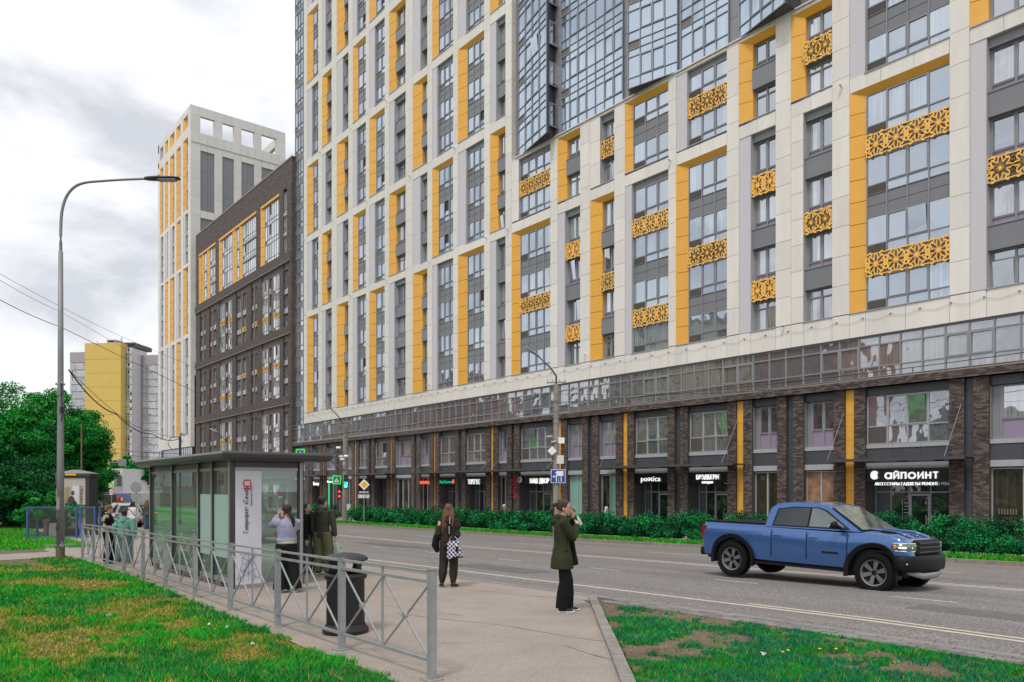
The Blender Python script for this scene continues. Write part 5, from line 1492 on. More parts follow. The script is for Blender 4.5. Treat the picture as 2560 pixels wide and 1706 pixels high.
# dandelions and scraps of litter
for i, (u, v) in enumerate(((1955, 1646), (2047, 1638), (2088, 1638), (1968, 1642))):
    x, y = at(u, v); q = MB(); q.tube([(0, 0, 0), (.01, 0, .07)], .003, 'grass_b', 4); q.ball((.01, 0, .075), (.02, .02, .009), 'sign_yellow', 8, 4)
    o = q.build('dandelion', loc=(x, y, zside(x, y)), label=('lowest and leftmost yellow dandelion in the right hand grass', 'yellow dandelion right of the close pair in the verge', 'rightmost yellow dandelion in the verge grass', 'small yellow dandelion just above the leftmost one')[i], category='flower', group='dandelions in the right hand verge')
for i, (u, v, lab, c) in enumerate(((520, 1571, 'white paper scrap on the grass below the railing, leftmost of the litter', 'white_sign'), (567, 1577, 'small crumpled white tissue on the grass between two other paper scraps', 'white_sign'), (630, 1620, 'crumpled pale violet wrapper lying on the grass', 'poster_white'),
                                 (578, 1637, 'long pale strip of litter lying flat on the lawn', 'kerb'), (272, 1547, 'grey flat stone lying in the brownish middle of the lawn', 'concrete'), (1908, 1648, 'tiny white scrap on the bare soil of the right hand verge', 'white_sign'))):
    x, y = at(u, v); q = MB(); rs = random.Random(i)
    L_ = .11 if 'long' in lab else .045
    P_ = [(rs.uniform(-1, 1)*L_, rs.uniform(-.6, .6)*.045, rs.uniform(.02, .06)) for _ in range(9)]
    for k in range(7): q.poly([P_[k], P_[k+1], P_[(k+2) % 9]], c)
    if 'stone' in lab: q = MB(); q.ball((0, 0, .03), (.07, .05, .03), c, 8, 5)
    q.build('litter' if 'stone' not in lab else 'stone', loc=(x, y, zside(x, y)+.02), label=lab, category='litter' if 'stone' not in lab else 'stone')

# ------------------------------------------------------------------ pedestrian railing
FP = [(-6.46, 4.21), (-8.49, 4.23), (-10.61, 4.28), (-12.67, 4.31), (-14.8, 4.38), (-16.92, 4.41), (-18.94, 4.45), (-21.05, 4.50), (-23.13, 4.53), (-25.15, 4.56), (-26.95, 4.58)]
RL = thing('railing', 'grey galvanised pedestrian railing with crossed bars along the lawn edge', 'railing', (FP[0][0], FP[0][1], zside(*FP[0])))
r0 = Vector((FP[0][0], FP[0][1], zside(*FP[0])))
q = MB(); q.box(-.036, .036, -.036, .036, -.05, 1.1, 'galv'); q.box(-.038, .038, -.038, .038, 1.1, 1.112, 'galv_dark'); pm_ = q.mesh('post')
q = MB(); q.box(-.09, .09, -.09, .09, -.02, .012, 'concrete'); ft = q.mesh('foot')
for i, (s, n) in enumerate(FP):
    p = Vector((s, n, zside(s, n)))-r0
    o = link('post', pm_, RL, p, (0, 0, random.uniform(-.02, .02))); link('foot', ft, o, (0, 0, 0), (0, 0, .3*i))
for (a, b) in zip(FP, FP[1:]):
    A = Vector((a[0], a[1], zside(*a)))-r0; Bv = Vector((b[0], b[1], zside(*b)))-r0; d = (Bv-A).normalized(); A = A+d*.04; Bv = Bv-d*.04; M = (A+Bv)/2
    def rail(za, w, nm='rail', h=None):
        q = MB(); q.bar(A+Vector((0, 0, za)), Bv+Vector((0, 0, za)), w, 'galv', h); q.build(nm, RL)
    rail(1.085, .042, h=.025); rail(.985, .03); rail(.19, .03)
    q = MB(); q.bar(M+Vector((0, 0, .19)), M+Vector((0, 0, 1.07)), .022, 'galv'); q.build('centre_bar', RL)
    for (P_, Q_) in ((A, M), (M, Bv)):
        q = MB(); q.bar(P_+Vector((0, 0, .2)), Q_+Vector((0, 0, .98)), .022, 'galv', .012); q.build('cross_bar', RL)
        q = MB(); q.bar(P_+Vector((0, .013, .98)), Q_+Vector((0, .013, .2)), .022, 'galv', .012); q.build('cross_bar', RL)
        c = (P_+Q_)/2+Vector((0, 0, .59)); q = MB(); q.lathe([(.0, -.022), (.032, -.022), (.032, .022), (0, .022)], 'galv', 12, c, axis='y'); q.build('boss', RL)
# ------------------------------------------------------------------ litter bin
bx, by = -9.52, 4.80
BN = thing('litter_bin', 'black fluted litter bin with domed grey lid behind the railing', 'bin', (bx, by, zside(bx, by)))
q = MB(); q.lathe([(0, 0), (.31, 0), (.315, .05), (.28, .10), (.262, .13)], 'black_plastic', 28); q.build('base', BN, smooth=False)
q = MB(); q.lathe([(.258, .13), (.255, .74)], 'black_plastic', 48, flute=.035); q.build('body', BN)
q = MB(); q.lathe([(.262, .73), (.285, .75), (.29, .78), (.275, .81), (.245, .82), (.22, .80), (.20, .60)], 'black_plastic', 28); q.build('collar', BN, smooth=True)
for a in (25, 115, 205, 295):
    q = MB(); c, s_ = math.cos(R(a)), math.sin(R(a)); q.loft([(c*.235, s_*.235, .80), (c*.225, s_*.225, .90), (c*.255, s_*.255, 1.0)], [(.02, .09), (.016, .05), (.02, .10)], 'black_plastic', 8, ref=(c, s_, 0)); q.build('lid_post', BN, smooth=True)
q = MB(); q.lathe([(0, .985), (.25, .985), (.30, .99), (.305, 1.01), (.28, 1.04), (.20, 1.072), (.10, 1.088), (0, 1.092)], 'bin_lid', 28); q.build('lid', BN, smooth=True)

# ------------------------------------------------------------------ bus shelter
sx0, sx1, sy0, sy1 = -21.7, -15.55, 5.3, 6.78
SG = zside(-18, 6)
SH = thing('bus_shelter', 'glass bus shelter with dark flat roof and white poster on its end wall', 'bus shelter', (sx1, sy0, SG))
def sp_(name, q, parent=None, **t):
    o = q.build(name, parent or SH, **t)
    if parent is None: o.location = (-sx1, -sy0, -SG)
    return o
ZR = 2.56
# roof tray with a rolled dark edge
rx0, rx1, ry0, ry1 = sx0-.55, -15.12, 4.98, 7.32
q = MB(); prof = [(2.545, .16), (2.56, .07), (2.61, .01), (2.68, .0), (2.72, .02), (2.735, .09)]
rings = [[(rx0+i_, ry0+i_, z), (rx1-i_, ry0+i_, z), (rx1-i_, ry1-i_, z), (rx0+i_, ry1-i_, z)] for z, i_ in prof]
for a, b in zip(rings, rings[1:]):
    for k in range(4): q.poly([a[k], a[(k+1) % 4], b[(k+1) % 4], b[k]], 'shelter_metal')
q.poly(rings[0][::-1], 'shelter_metal'); q.poly(rings[-1], 'shelter_metal'); sp_('roof', q)
px = [sx0, along(433, sy0), along(498.6, sy0), along(533.4, sy0), sx1]
for i, x in enumerate(px):
    q = MB(); w = .05 if i < 4 else .075; q.box(x-w, x+w*(0 if i == 4 else .2), sy0-.03, sy0+.07, SG+.02 if i in (0, 4) else SG+.12, ZR, 'shelter_metal'); q.box(x-w*.75, x+.0, sy0-.045, sy0-.031, SG+.12, ZR, 'shelter_alu'); sp_('post', q)
for y in (sy1, ):
    for x in (sx0, -18.6, sx1):
        q = MB(); q.box(x-.07, x+.03, y-.05, y+.06, SG, ZR, 'shelter_metal'); q.box(x+.031, x+.045, y-.03, y+.03, SG+.05, ZR, 'shelter_alu'); sp_('post', q)
        q = MB(); q.box(x-.12, x+.12, y-.1, y+.12, SG-.02, SG+.05, 'galv_dark'); sp_('foot', q)
for (a, b) in zip(px, px[1:]):
    q = MB(); q.box(a+.012, b-.052, sy0, sy0+.05, 2.36, 2.42, 'shelter_alu'); q.box(a+.012, b-.052, sy0+.01, sy0+.06, 2.42, ZR, 'shelter_metal'); sp_('top_rail', q)
    q = MB(); q.box(a+.012, b-.052, sy0, sy0+.06, SG+.14, SG+.24, 'shelter_alu'); sp_('bottom_rail', q)
    q = MB(); q.box(a+.012, b-.052, sy0+.022, sy0+.030, SG+.24, 2.36, 'shelter_glass'); sp_('pane', q)
    q = MB(); q.box(a+.3, a+.42, sy0, sy0+.1, SG-.02, SG+.13, 'galv_dark'); sp_('leg', q)
for (a, b) in zip(px[2:], px[3:]):
    q = MB(); q.box(a+.02, b-.06, sy0+.012, sy0+.018, .55, 1.86, 'frosted'); sp_('frosted_film', q)
# end wall with poster
q = MB(); q.box(sx1-.05, sx1+.01, sy0+.08, sy1-.06, 2.36, 2.42, 'shelter_alu'); q.box(sx1-.06, sx1+.0, sy0+.08, sy1-.06, 2.42, ZR, 'shelter_metal'); sp_('top_rail', q)
q = MB(); q.box(sx1-.05, sx1+.02, sy0+.08, sy1-.06, SG+.03, SG+.12, 'shelter_alu'); sp_('bottom_rail', q)
yp = 5.93
q = MB(); q.box(sx1-.03, sx1-.022, yp+.005, sy1-.06, SG+.12, 2.36, 'shelter_glass'); sp_('pane', q)
q = MB(); q.box(sx1-.045, sx1-.005, sy0+.09, yp, SG+.12, 2.355, 'poster_white'); po = sp_('poster', q)
ROT = Matrix(((0, 0, 1, 0), (0, -1, 0, 0), (1, 0, 0, 0), (0, 0, 0, 1)))
def vtext(txt, size, y, z, mat, sxx=1.0):
    me = text_mesh(txt, size, mat, .004, 'LEFT', 0, sxx, wt=.10); o = link('lettering', me, SH); o.matrix_local = Matrix.Translation((sx1+.0-sx1, y-sy0, z-SG)) @ ROT; return o
vtext('Гипермаркет «Семья»', .140, 5.65, 1.08, 'text_dark', .72)
vtext('Gipermarket "Semya"', .055, 5.735, 1.63, 'text_dark', .85)
q = MB(); X_ = sx1+.0
def pl(y, z): return (X_, y, z)
q.box(X_, X_+.004, 5.56, 5.70, 1.98, 2.17, 'red'); q.box(X_+.004, X_+.006, 5.575, 5.685, 2.05, 2.14, 'poster_white'); q.box(X_, X_+.004, 5.57, 5.60, 1.95, 1.98, 'red'); q.box(X_, X_+.004, 5.66, 5.69, 1.95, 1.98, 'red')
q.box(X_+.004, X_+.007, 5.575, 5.60, 2.0, 2.025, 'poster_white'); q.box(X_+.004, X_+.007, 5.66, 5.685, 2.0, 2.025, 'poster_white'); q.box(X_, X_+.004, 5.545, 5.56, 2.06, 2.12, 'red'); q.box(X_, X_+.004, 5.70, 5.715, 2.06, 2.12, 'red'); sp_('bus_symbol', q)
q = MB()
bear = [[(.30, .86), (.22, .80), (.20, .70), (.26, .62), (.40, .60), (.58, .60), (.72, .62), (.78, .70), (.76, .80), (.68, .86), (.60, .90), (.38, .90), (.30, .86)], [(.26, .62), (.10, .38), (.02, .05)], [(.72, .62), (.90, .40), (.99, .10)],
        [(.40, .60), (.34, .40), (.50, .28), (.66, .40), (.58, .60)], [(.50, .98), (.50, .02)], [(.10, .38), (.34, .40), (.20, .15), (.50, .28), (.80, .15), (.66, .40), (.90, .40)], [(.22, .80), (.40, .74), (.50, .66), (.60, .74), (.76, .80)],
        [(.40, .74), (.42, .66), (.50, .60), (.58, .66), (.60, .74)], [(.02, .05), (.20, .15), (.32, .02)], [(.99, .10), (.80, .15), (.68, .02)], [(.22, .86), (.16, .92), (.20, .98), (.30, .96), (.34, .9)], [(.70, .87), (.78, .94), (.84, .90), (.78, .80)], [(.34, .40), (.20, .30), (.10, .38)]]
for ln in bear:
    for (a, b) in zip(ln, ln[1:]):
        q.bar((X_+.001, sy0+.12+a[0]*.48, .08+a[1]*.62), (X_+.001, sy0+.12+b[0]*.48, .08+b[1]*.62), .007, 'purple_line', .003)
sp_('line_drawing', q)
# bench inside
q = MB()
for k in range(4): q = MB(); q.box(sx0+.8, sx1-1.8, sy0+.25+k*.11, sy0+.34+k*.11, SG+.44, SG+.47, 'wood'); sp_('bench_slat', q)
for x in (sx0+1.0, sx1-2.0): q = MB(); q.box(x, x+.05, sy0+.25, sy0+.66, SG, SG+.44, 'galv_dark'); sp_('bench_leg', q)
q = MB(); q.box(sx0+.8, sx1-1.8, sy0+.12, sy0+.15, SG+.62, SG+.80, 'wood'); sp_('bench_back', q)

# ------------------------------------------------------------------ lamp post on the left
lx, ly = -27.39, 4.04; lz_ = zside(lx, ly)
LP = thing('street_lamp', 'tall grey lamp post with curved arm at the left of the lawn', 'street lamp', (lx, ly, lz_))
q = MB(); q.lathe([(.13, -.1), (.13, .42)], 'leaf_brown', 12); q.build('stub', LP)
q = MB(); q.box(-.42, .42, -.05, .05, .42, .47, 'galv'); q.box(-.05, .05, -.42, .42, .425, .465, 'galv')
for a in (-.38, .38): q.lathe([(.0, .36), (.03, .36), (.03, .55), (0, .55)], 'galv_dark', 8, (a, 0, 0))
q.build('flange', LP)
q = MB(); q.loft([(0, 0, .46), (.02, 0, 3), (.06, 0, 6.2), (.08, 0, 9.6)], [.118, .10, .082, .066], 'pole_paint', 14, ref=(1, 0, 0)); q.build('pole', LP, smooth=True)
q = MB(); dirv = Vector((.52, .85, 0)).normalized()
arm = [(0, 9.5), (.0, 10.5), (.04, 10.95), (.16, 11.35), (.38, 11.65), (.68, 11.80), (1.1, 11.86), (1.8, 11.95), (2.55, 12.02)]
for _k in range(2):      # round off the bend
    nw = [arm[0]]
    for (a0, b0), (a1, b1) in zip(arm, arm[1:]): nw += [(a0*.75+a1*.25, b0*.75+b1*.25), (a0*.25+a1*.75, b0*.25+b1*.75)]
    arm = nw+[arm[-1]]
q.loft([Vector((.08, 0, 0))+dirv*a+Vector((0, 0, z)) for a, z in arm], [.046-.010*k/len(arm) for k in range(len(arm))], 'pole_paint', 10, ref=(0, 0, 1)); q.build('arm', LP, smooth=True)
def lamp_head(parent, p, d, L=.72, w=.15, m='shelter_metal'):
    d = Vector(d).normalized(); p = Vector(p); q = MB()
    q.loft([p-d*.12, p, p+d*L*.35, p+d*L*.8, p+d*L], [(.05, .05), (.065, .10), (.07, w), (.045, w), (.02, w*.7)], m, 12, ref=(0, 0, 1)); o = q.build('lamp_head', parent, smooth=True)
    q = MB(); side = d.cross(Vector((0, 0, 1))).normalized(); b = p+d*L*.6-Vector((0, 0, .055)); q.obox(b, d*L*.28, side*w*.7, (0, 0, .012), 'frame_light'); q.build('lens', o)
    return o
e_ = Vector((.08, 0, 0))+dirv*2.6+Vector((0, 0, 12.03)); lamp_head(LP, e_, dirv+Vector((0, 0, .05)), .95, .17)
q = MB(); q.lathe([(0, 12.05), (.04, 12.05), (.04, 12.17), (0, 12.17)], 'sign_yellow', 8, (dirv.x*2.9+.08, dirv.y*2.9, 0)); q.build('sensor', LP)
q = MB()
for (z, w, h, a) in ((1.95, .16, .35, -.3), (1.6, .14, .22, .1), (2.5, .12, .3, -.6)):
    q.lathe([(.146, z), (.144, z+h)], 'poster_white', 5, (0, 0, 0))
q = MB()
for (z, h, t0, t1, m) in ((1.55, .40, -1.2, -.3, 'concrete'), (1.9, .3, -1.5, -.8, 'kerb'), (2.35, .25, -2.2, -1.2, 'concrete'), (1.2, .18, -2.4, -2.0, 'poster_white')):
    k = 6
    for i in range(k):
        a0 = t0+(t1-t0)*i/k; a1 = t0+(t1-t0)*(i+1)/k; r = .122
        q.quad((r*math.cos(a0), r*math.sin(a0), z), (r*math.cos(a1), r*math.sin(a1), z), (r*math.cos(a1), r*math.sin(a1), z+h), (r*math.cos(a0), r*math.sin(a0), z+h), m)
q.build('torn_paper', LP)
q = MB(); pr = lambda z: .155-.007*z
gl = [(-.03, 1.20), (.02, 1.28), (-.02, 1.18), (.03, 1.08), (-.04, .98), (.02, .90), (.04, .98), (-.01, 1.02), (-.02, .92)]
for (a, b) in zip(gl, gl[1:]): q.bar((a[0]*1.3+.0, -.152, a[1]), (b[0]*1.3, -.152, b[1]), .022, 'text_dark', .01)
go = q.build('graffiti', LP); go.rotation_euler = (0, 0, R(45))
q = MB(); q.lathe([(.13, 5.45), (.135, 5.45), (.135, 5.5), (.13, 5.5)], 'galv', 12); q.bar((.1, 0, 5.48), (.3, 0, 5.5), .05, 'galv'); q.tube([(.14+.18*math.cos(a*.5)*1.2, .12*math.sin(a*.5), 5.15+.16*math.sin(a*.5)*.6) for a in range(14)], .012, 'cable', 5)
q.tube([(.22, 0, 5.45), (.2, 0, 5.0), (.24, .05, 4.6), (.18, 0, 4.3)], .018, 'cable', 5); q.lathe([(0, 4.55), (.05, 4.55), (.05, 4.75), (0, 4.75)], 'cable', 8, (.22, 0, 0)); q.build('cable_bracket', LP)

# ------------------------------------------------------------------ poles, signs, lights across the road
def pole(name, label, x, y, h, r0, r1, m='concrete', cat='utility pole', z=None):
    z = zg(x, y) if z is None else z
    t = thing(name, label, cat, (x, y, z)); q = MB(); q.loft([(0, 0, -.2), (0, 0, h*.5), (0, 0, h)], [r0, (r0+r1)/2, r1], m, 8, ref=(1, 0, 0), twist=math.pi/8); q.build('pole', t); return t
x1, y1 = -32.55, 29.75
P1 = pole('utility_pole', 'concrete pole with street lamp, camera boxes and blue lane sign by the hedge', x1, y1, 8.85, .21, .15)
toc = Vector((.7759, -.6306, 0)); rt = Vector((.6306, .7759, 0))      # towards the camera, and to its right
q = MB(); q.loft([Vector((0, 0, 8.8)), Vector((0, 0, 9.3)), -rt*.35+Vector((0, 0, 9.8)), -rt*1.05+Vector((0, 0, 10.45))], [.05, .05, .045, .04], 'shelter_metal', 8, ref=(0, 0, 1)); q.build('lamp_arm', P1, smooth=True)
lamp_head(P1, -rt*1.1+Vector((0, 0, 10.5)), -rt+toc*.3+Vector((0, 0, .62)), .85, .16, 'galv')
q = MB(); q.bar(-rt*.55+Vector((0, 0, 8.9)), rt*.55+Vector((0, 0, 8.95)), .06, 'galv_dark')
for k in (-.5, -.2, .2, .5): q.tube([rt*k+Vector((0, 0, 8.9)), rt*k+Vector((0, 0, 9.1))], .03, 'frame_light', 6)
q.build('cross_arm', P1)
for (dz, dx, w, h, m) in ((5.55, .28, .18, .17, 'white_sign'), (4.45, .22, .2, .24, 'cladding_tower'), (3.65, .22, .18, .14, 'white_sign')):
    q = MB(); q.obox(toc*.2+rt*dx+Vector((0, 0, dz)), rt*w, toc*.1, (0, 0, h), m); q.build('equipment_box', P1)
q = MB(); q.obox(toc*.3-rt*.25+Vector((0, 0, 4.95)), (rt+Vector((0, 0, .9))).normalized()*.19, toc*.05, (-rt+Vector((0, 0, 1.1))).normalized()*.19, 'white_sign'); q.build('antenna_panel', P1)
for (dz, dx) in ((5.75, -.55), (5.45, -.3)): q = MB(); q.loft([toc*.2+rt*dx+Vector((0, 0, dz)), toc*.2+rt*(dx+.32)+Vector((0, 0, dz+.05))], [.07, .06], 'frame_light', 8); q.bar(rt*(dx+.3)+Vector((0, 0, dz)), (0, 0, dz), .04, 'galv'); q.build('camera', P1)
for dz in (7.9, 7.3, 6.6, 6.9, 4.0, 3.3): q = MB(); q.lathe([(.205, dz), (.205, dz+.05)], 'galv', 10); q.build('strap', P1)
# lane sign
def plate(parent, c, w, h, m_front, border=None, thick=.02, name='sign_plate', back='sign_back'):
    c = Vector(c); q = MB(); q.obox(c, rt*w/2, toc*thick/2, (0, 0, h/2), back); o = q.build(name, parent)
    q = MB(); f = c+toc*(thick/2+.003)
    if border: q.obox(f, rt*w/2, toc*.002, (0, 0, h/2), border); f = f+toc*.004
    b_ = .03 if border else 0
    q.obox(f, rt*(w/2-b_), toc*.002, (0, 0, h/2-b_), m_front); q.build('sign_face', o); return o, f+toc*.004
zc_ = zv(1191, 44)-zg(x1, y1)
o, f = plate(P1, toc*.26+rt*.10+Vector((0, 0, zc_)), .84, .78, 'sign_blue', 'white_sign')
q = MB()
def arrow(p0, p1, w=.05, head=.11):
    a = f+rt*p0[0]+Vector((0, 0, p0[1])); b = f+rt*p1[0]+Vector((0, 0, p1[1])); d = (b-a).normalized(); sd = d.cross(toc)
    q.poly([a-sd*w/2, a+sd*w/2, b-d*head+sd*w/2, b-d*head-sd*w/2], 'white_sign'); q.poly([b-d*head-sd*head*.75, b-d*head+sd*head*.75, b], 'white_sign')
arrow((-.10, -.32), (-.10, .30)); arrow((.17, -.32), (.17, .30)); arrow((-.12, -.02), (-.33, -.02), .045, .10)
for k in range(3): q.poly([f+rt*.02+Vector((0, 0, -.32+k*.14)), f+rt*.05+Vector((0, 0, -.32+k*.14)), f+rt*.05+Vector((0, 0, -.24+k*.14)), f+rt*.02+Vector((0, 0, -.24+k*.14))], 'white_sign')
q.build('arrows', o)
# far pole with traffic light
x2, y2 = -61.72, 31.1
P2 = pole('utility_pole', 'weathered pole with crossarm, lamp and traffic light mast left of the shop fronts', x2, y2, 8.7, .30, .20)
H0 = zg(x2, y2)
def at2(u, v, Y=67.0):
    c = cam_xy(u, Y); return Vector((c[0]-x2, c[1]-y2, zv(v, Y)-H0))
q = MB(); q.loft([at2(857, 1062), at2(854, 1052), at2(840, 1035), at2(830, 1026)], [.05, .05, .045, .04], 'shelter_metal', 8, ref=(0, 0, 1)); q.build('lamp_arm', P2, smooth=True)
lamp_head(P2, at2(829, 1024), at2(811, 1004)-at2(829, 1024), 1.1, .18, 'galv')
q = MB(); q.bar(at2(841, 1062), at2(873, 1063), .10, 'galv_dark'); q.build('cross_arm', P2)
q = MB(); q.bar(at2(860, 1137), at2(750, 1136, 60), .09, 'galv'); q.bar(at2(862, 1178), at2(808, 1139, 63), .12, 'galv'); q.build('mast_arm', P2)
for (u, v) in ((848, 1142), (861, 1141), (851, 1149), (842, 1120)): q = MB(); c = at2(u, v, 66.3); q.loft([c, c+rt*.35+toc*.1], [.12, .09], 'white_sign', 8); q.build('camera', P2)
q = MB(); q.obox(at2(860, 1159, 66.6), rt*.13, toc*.1, (0, 0, .12), 'cladding_tower'); q.build('equipment_box', P2)
q = MB(); q.obox(at2(872, 1268, 66.4), rt*.16, toc*.12, (0, 0, .26), 'cladding_tower'); q.build('equipment_box', P2)
for c_ in ((850, 1083), (862, 1094), (869, 1101)): q = MB(); q.ball(at2(*c_, 66.5), .09, 'grass_c', 6, 4); q.build('tag', P2)
def crossing_sign(parent, c, s, tilt=.05):
    ax = (rt+Vector((0, 0, -tilt))).normalized(); az = (Vector((0, 0, 1))+rt*tilt).normalized(); c = Vector(c)
    q = MB(); q.obox(c, ax*s, toc*.03, az*s, 'sign_green'); o = q.build('crossing_sign', parent)
    q = MB(); q.obox(c+toc*.034, ax*s*.70, toc*.003, az*s*.70, 'sign_blue'); f = c+toc*.040
    q.poly([f-ax*s*.58-az*s*.5, f+ax*s*.58-az*s*.5, f+az*s*.55], 'white_sign'); f = f+toc*.004
    # walking figure
    q.poly([f-ax*s*.05+az*s*.02, f+ax*s*.05+az*s*.02, f+ax*s*.06+az*s*.22, f-ax*s*.04+az*s*.22], 'text_dark')
    q.poly([f-ax*s*.05+az*s*.04, f-ax*s*.20-az*s*.32, f-ax*s*.12-az*s*.34, f+ax*s*.04+az*s*.02], 'text_dark'); q.poly([f+ax*s*.05+az*s*.04, f+ax*s*.2-az*s*.32, f+ax*s*.12-az*s*.34, f-ax*s*.03+az*s*.02], 'text_dark')
    q.poly([f+ax*s*(.0+.055*math.cos(a))+az*s*(.29+.055*math.sin(a)) for a in [k*math.pi/4 for k in range(8)]], 'text_dark')
    q.build('sign_face', o)
crossing_sign(P2, at2(842, 1200, 65.8), .38)
crossing_sign(P2, at2(751, 1134, 60), .36, 0)
def light(parent, c, w, h, lamps, hood=True, s_=1.0):
    c = Vector(c); q = MB(); q.obox(c, rt*w/2, toc*.09, (0, 0, h/2), 'black_gloss'); o = q.build('traffic_light', parent)
    for (dz, r, m) in lamps:
        q = MB(); f = c+toc*.095+Vector((0, 0, dz)); q.poly([f+rt*r*math.cos(a*math.pi/8)+Vector((0, 0, r*math.sin(a*math.pi/8))) for a in range(16)], m); q.build('lamp', o)
        q = MB(); pts = [f+rt*r*1.1*math.cos(a*math.pi/8)+Vector((0, 0, r*1.1*math.sin(a*math.pi/8))) for a in range(9)]
        for a, b in zip(pts, pts[1:]): q.poly([a, b, b+toc*.12, a+toc*.12], 'black_plastic')
        q.build('visor', o)
    return o
Lt = light(P2, at2(865, 1205, 66), .36, 1.2, [(.42, .14, 'far_dark'), (-.36, .16, 'green_lamp')])
me = text_mesh('28', .34, 'green_lamp', .01); o = link('digits', me, Lt); c = at2(865, 1212, 66)+toc*.11
o.matrix_local = Matrix.Translation(c) @ Matrix(((rt.x, 0, toc.x, 0), (rt.y, 0, toc.y, 0), (0, 1, 0, 0), (0, 0, 0, 1)))
light(P2, at2(849, 1235, 65.8), .24, .9, [(.2, .10, 'red_lamp'), (-.2, .10, 'red_lamp')])
q = MB(); q.obox(at2(851, 1213, 66.3), rt*.16, toc*.09, (0, 0, .52), 'black_gloss'); q.build('traffic_light', P2)
# priority sign with two plates
xs_, ys_ = -56.2, 30.0
PS = thing('road_sign', 'yellow diamond priority sign above two white plates on a pole in the hedge', 'road sign', (xs_, ys_, zfar(xs_, 31)))
Hs = zfar(xs_, 31); Ys = -.7759*xs_+.6306*ys_
q = MB(); q.lathe([(.04, -.1), (.04, zv(1200, Ys)-Hs+.2)], 'galv', 8); q.build('pole', PS)
c = Vector((0, 0, zv(1212, Ys)-Hs))+toc*.08+rt*.02
def diamond(parent, c, r, mats_):
    q = MB()
    for k, (rr, m) in enumerate(mats_):
        f = c+toc*.006*k; P_ = [f+rt*rr, f+Vector((0, 0, rr)), f-rt*rr, f-Vector((0, 0, rr))]; q.poly(P_, m)
        if k == 0: q.poly([p-toc*.02 for p in P_], 'sign_back'); [q.poly([P_[i], P_[(i+1) % 4], P_[(i+1) % 4]-toc*.02, P_[i]-toc*.02], 'sign_back') for i in range(4)]
    return q.build('priority_plate', parent)
diamond(PS, c, .45, [(.47, 'text_dark'), (.455, 'white_sign'), (.30, 'sign_yellow')])
def oriented_text(parent, txt, size, c, mat, sx=1.0, bold=0.):
    me = text_mesh(txt, size, mat, .006, bold=bold, sx=sx); o = link('lettering', me, parent)
    o.matrix_local = Matrix.Translation(Vector(c)) @ Matrix(((rt.x, 0, toc.x, 0), (rt.y, 0, toc.y, 0), (0, 1, 0, 0), (0, 0, 0, 1))); return o
o, f = plate(PS, toc*.08+Vector((0, 0, zv(1231, Ys)-Hs)), .82, .18, 'white_sign', 'text_dark'); oriented_text(o, 'ул.МАЛЫШЕВА', .115, f-Vector((0, 0, .04)), 'text_dark')
o, f = plate(PS, toc*.08+Vector((0, 0, zv(1241, Ys)-Hs)), .96, .36, 'white_sign', 'text_dark'); oriented_text(o, 'СТОП', .32, f-Vector((0, 0, .11)), 'text_dark', .95)
# signs on the near side, further down the street
def back_sign(name, label, u, vb, vt, Y, shape):
    x, y = cam_xy(u, Y); z = zg(x, y) if y < 10 else zside(x, 5)
    t = thing(name, label, 'road sign', (x, y, z)); q = MB(); q.lathe([(.035, -.1), (.035, zv(vt, Y)-z)], 'galv', 8); q.build('pole', t); return t, z
t, z = back_sign('road_sign', 'grey back of a round road sign on a pole behind the walking woman', 341, 1320, 1207, 34, 0)
Yb = 34; q = MB(); cz = zv(1219, Yb)-z
q.poly([toc*.05+rt*.245*math.cos(a*math.pi/12)+Vector((0, 0, cz+.245*math.sin(a*math.pi/12))) for a in range(24)], 'sign_back'); q.poly([toc*.03+rt*.245*math.cos(a*math.pi/12)+Vector((0, 0, cz+.245*math.sin(a*math.pi/12))) for a in range(24)][::-1], 'sign_back'); q.build('round_plate', t)
o, f = plate(t, toc*.04+Vector((0, 0, zv(1241, Yb)-z)), .46, .22, 'sign_back')
t, z = back_sign('road_sign', 'green edged warning sign with a red ringed sign below, left of the bus shelter', 279, 1290, 1208, 75, 0)
o, f = plate(t, toc*.06+Vector((0, 0, zv(1214, 75)-z)), .50, .46, 'sign_green'); q = MB(); q.poly([f-rt*.2-Vector((0, 0, .18)), f+rt*.2-Vector((0, 0, .18)), f+Vector((0, 0, .17))], 'red'); f2 = f+toc*.005; q.poly([f2-rt*.12-Vector((0, 0, .13)), f2+rt*.12-Vector((0, 0, .13)), f2+Vector((0, 0, .09))], 'white_sign'); q.build('symbol', o)
q = MB(); c = toc*.08+Vector((0, 0, zv(1228.5, 75)-z))
for k, (r_, m) in enumerate(((.24, 'red'), (.18, 'white_sign'))): q.poly([c+toc*.005*k+rt*r_*math.cos(a*math.pi/8)+Vector((0, 0, r_*math.sin(a*math.pi/8))) for a in range(16)], m)
q.obox(c+toc*.012, rt*.11, toc*.002, (0, 0, .04), 'text_dark'); q.build('round_plate', t)
o, f = plate(t, toc*.06+Vector((0, 0, zv(1236, 75)-z)), .42, .17, 'white_sign', 'text_dark')
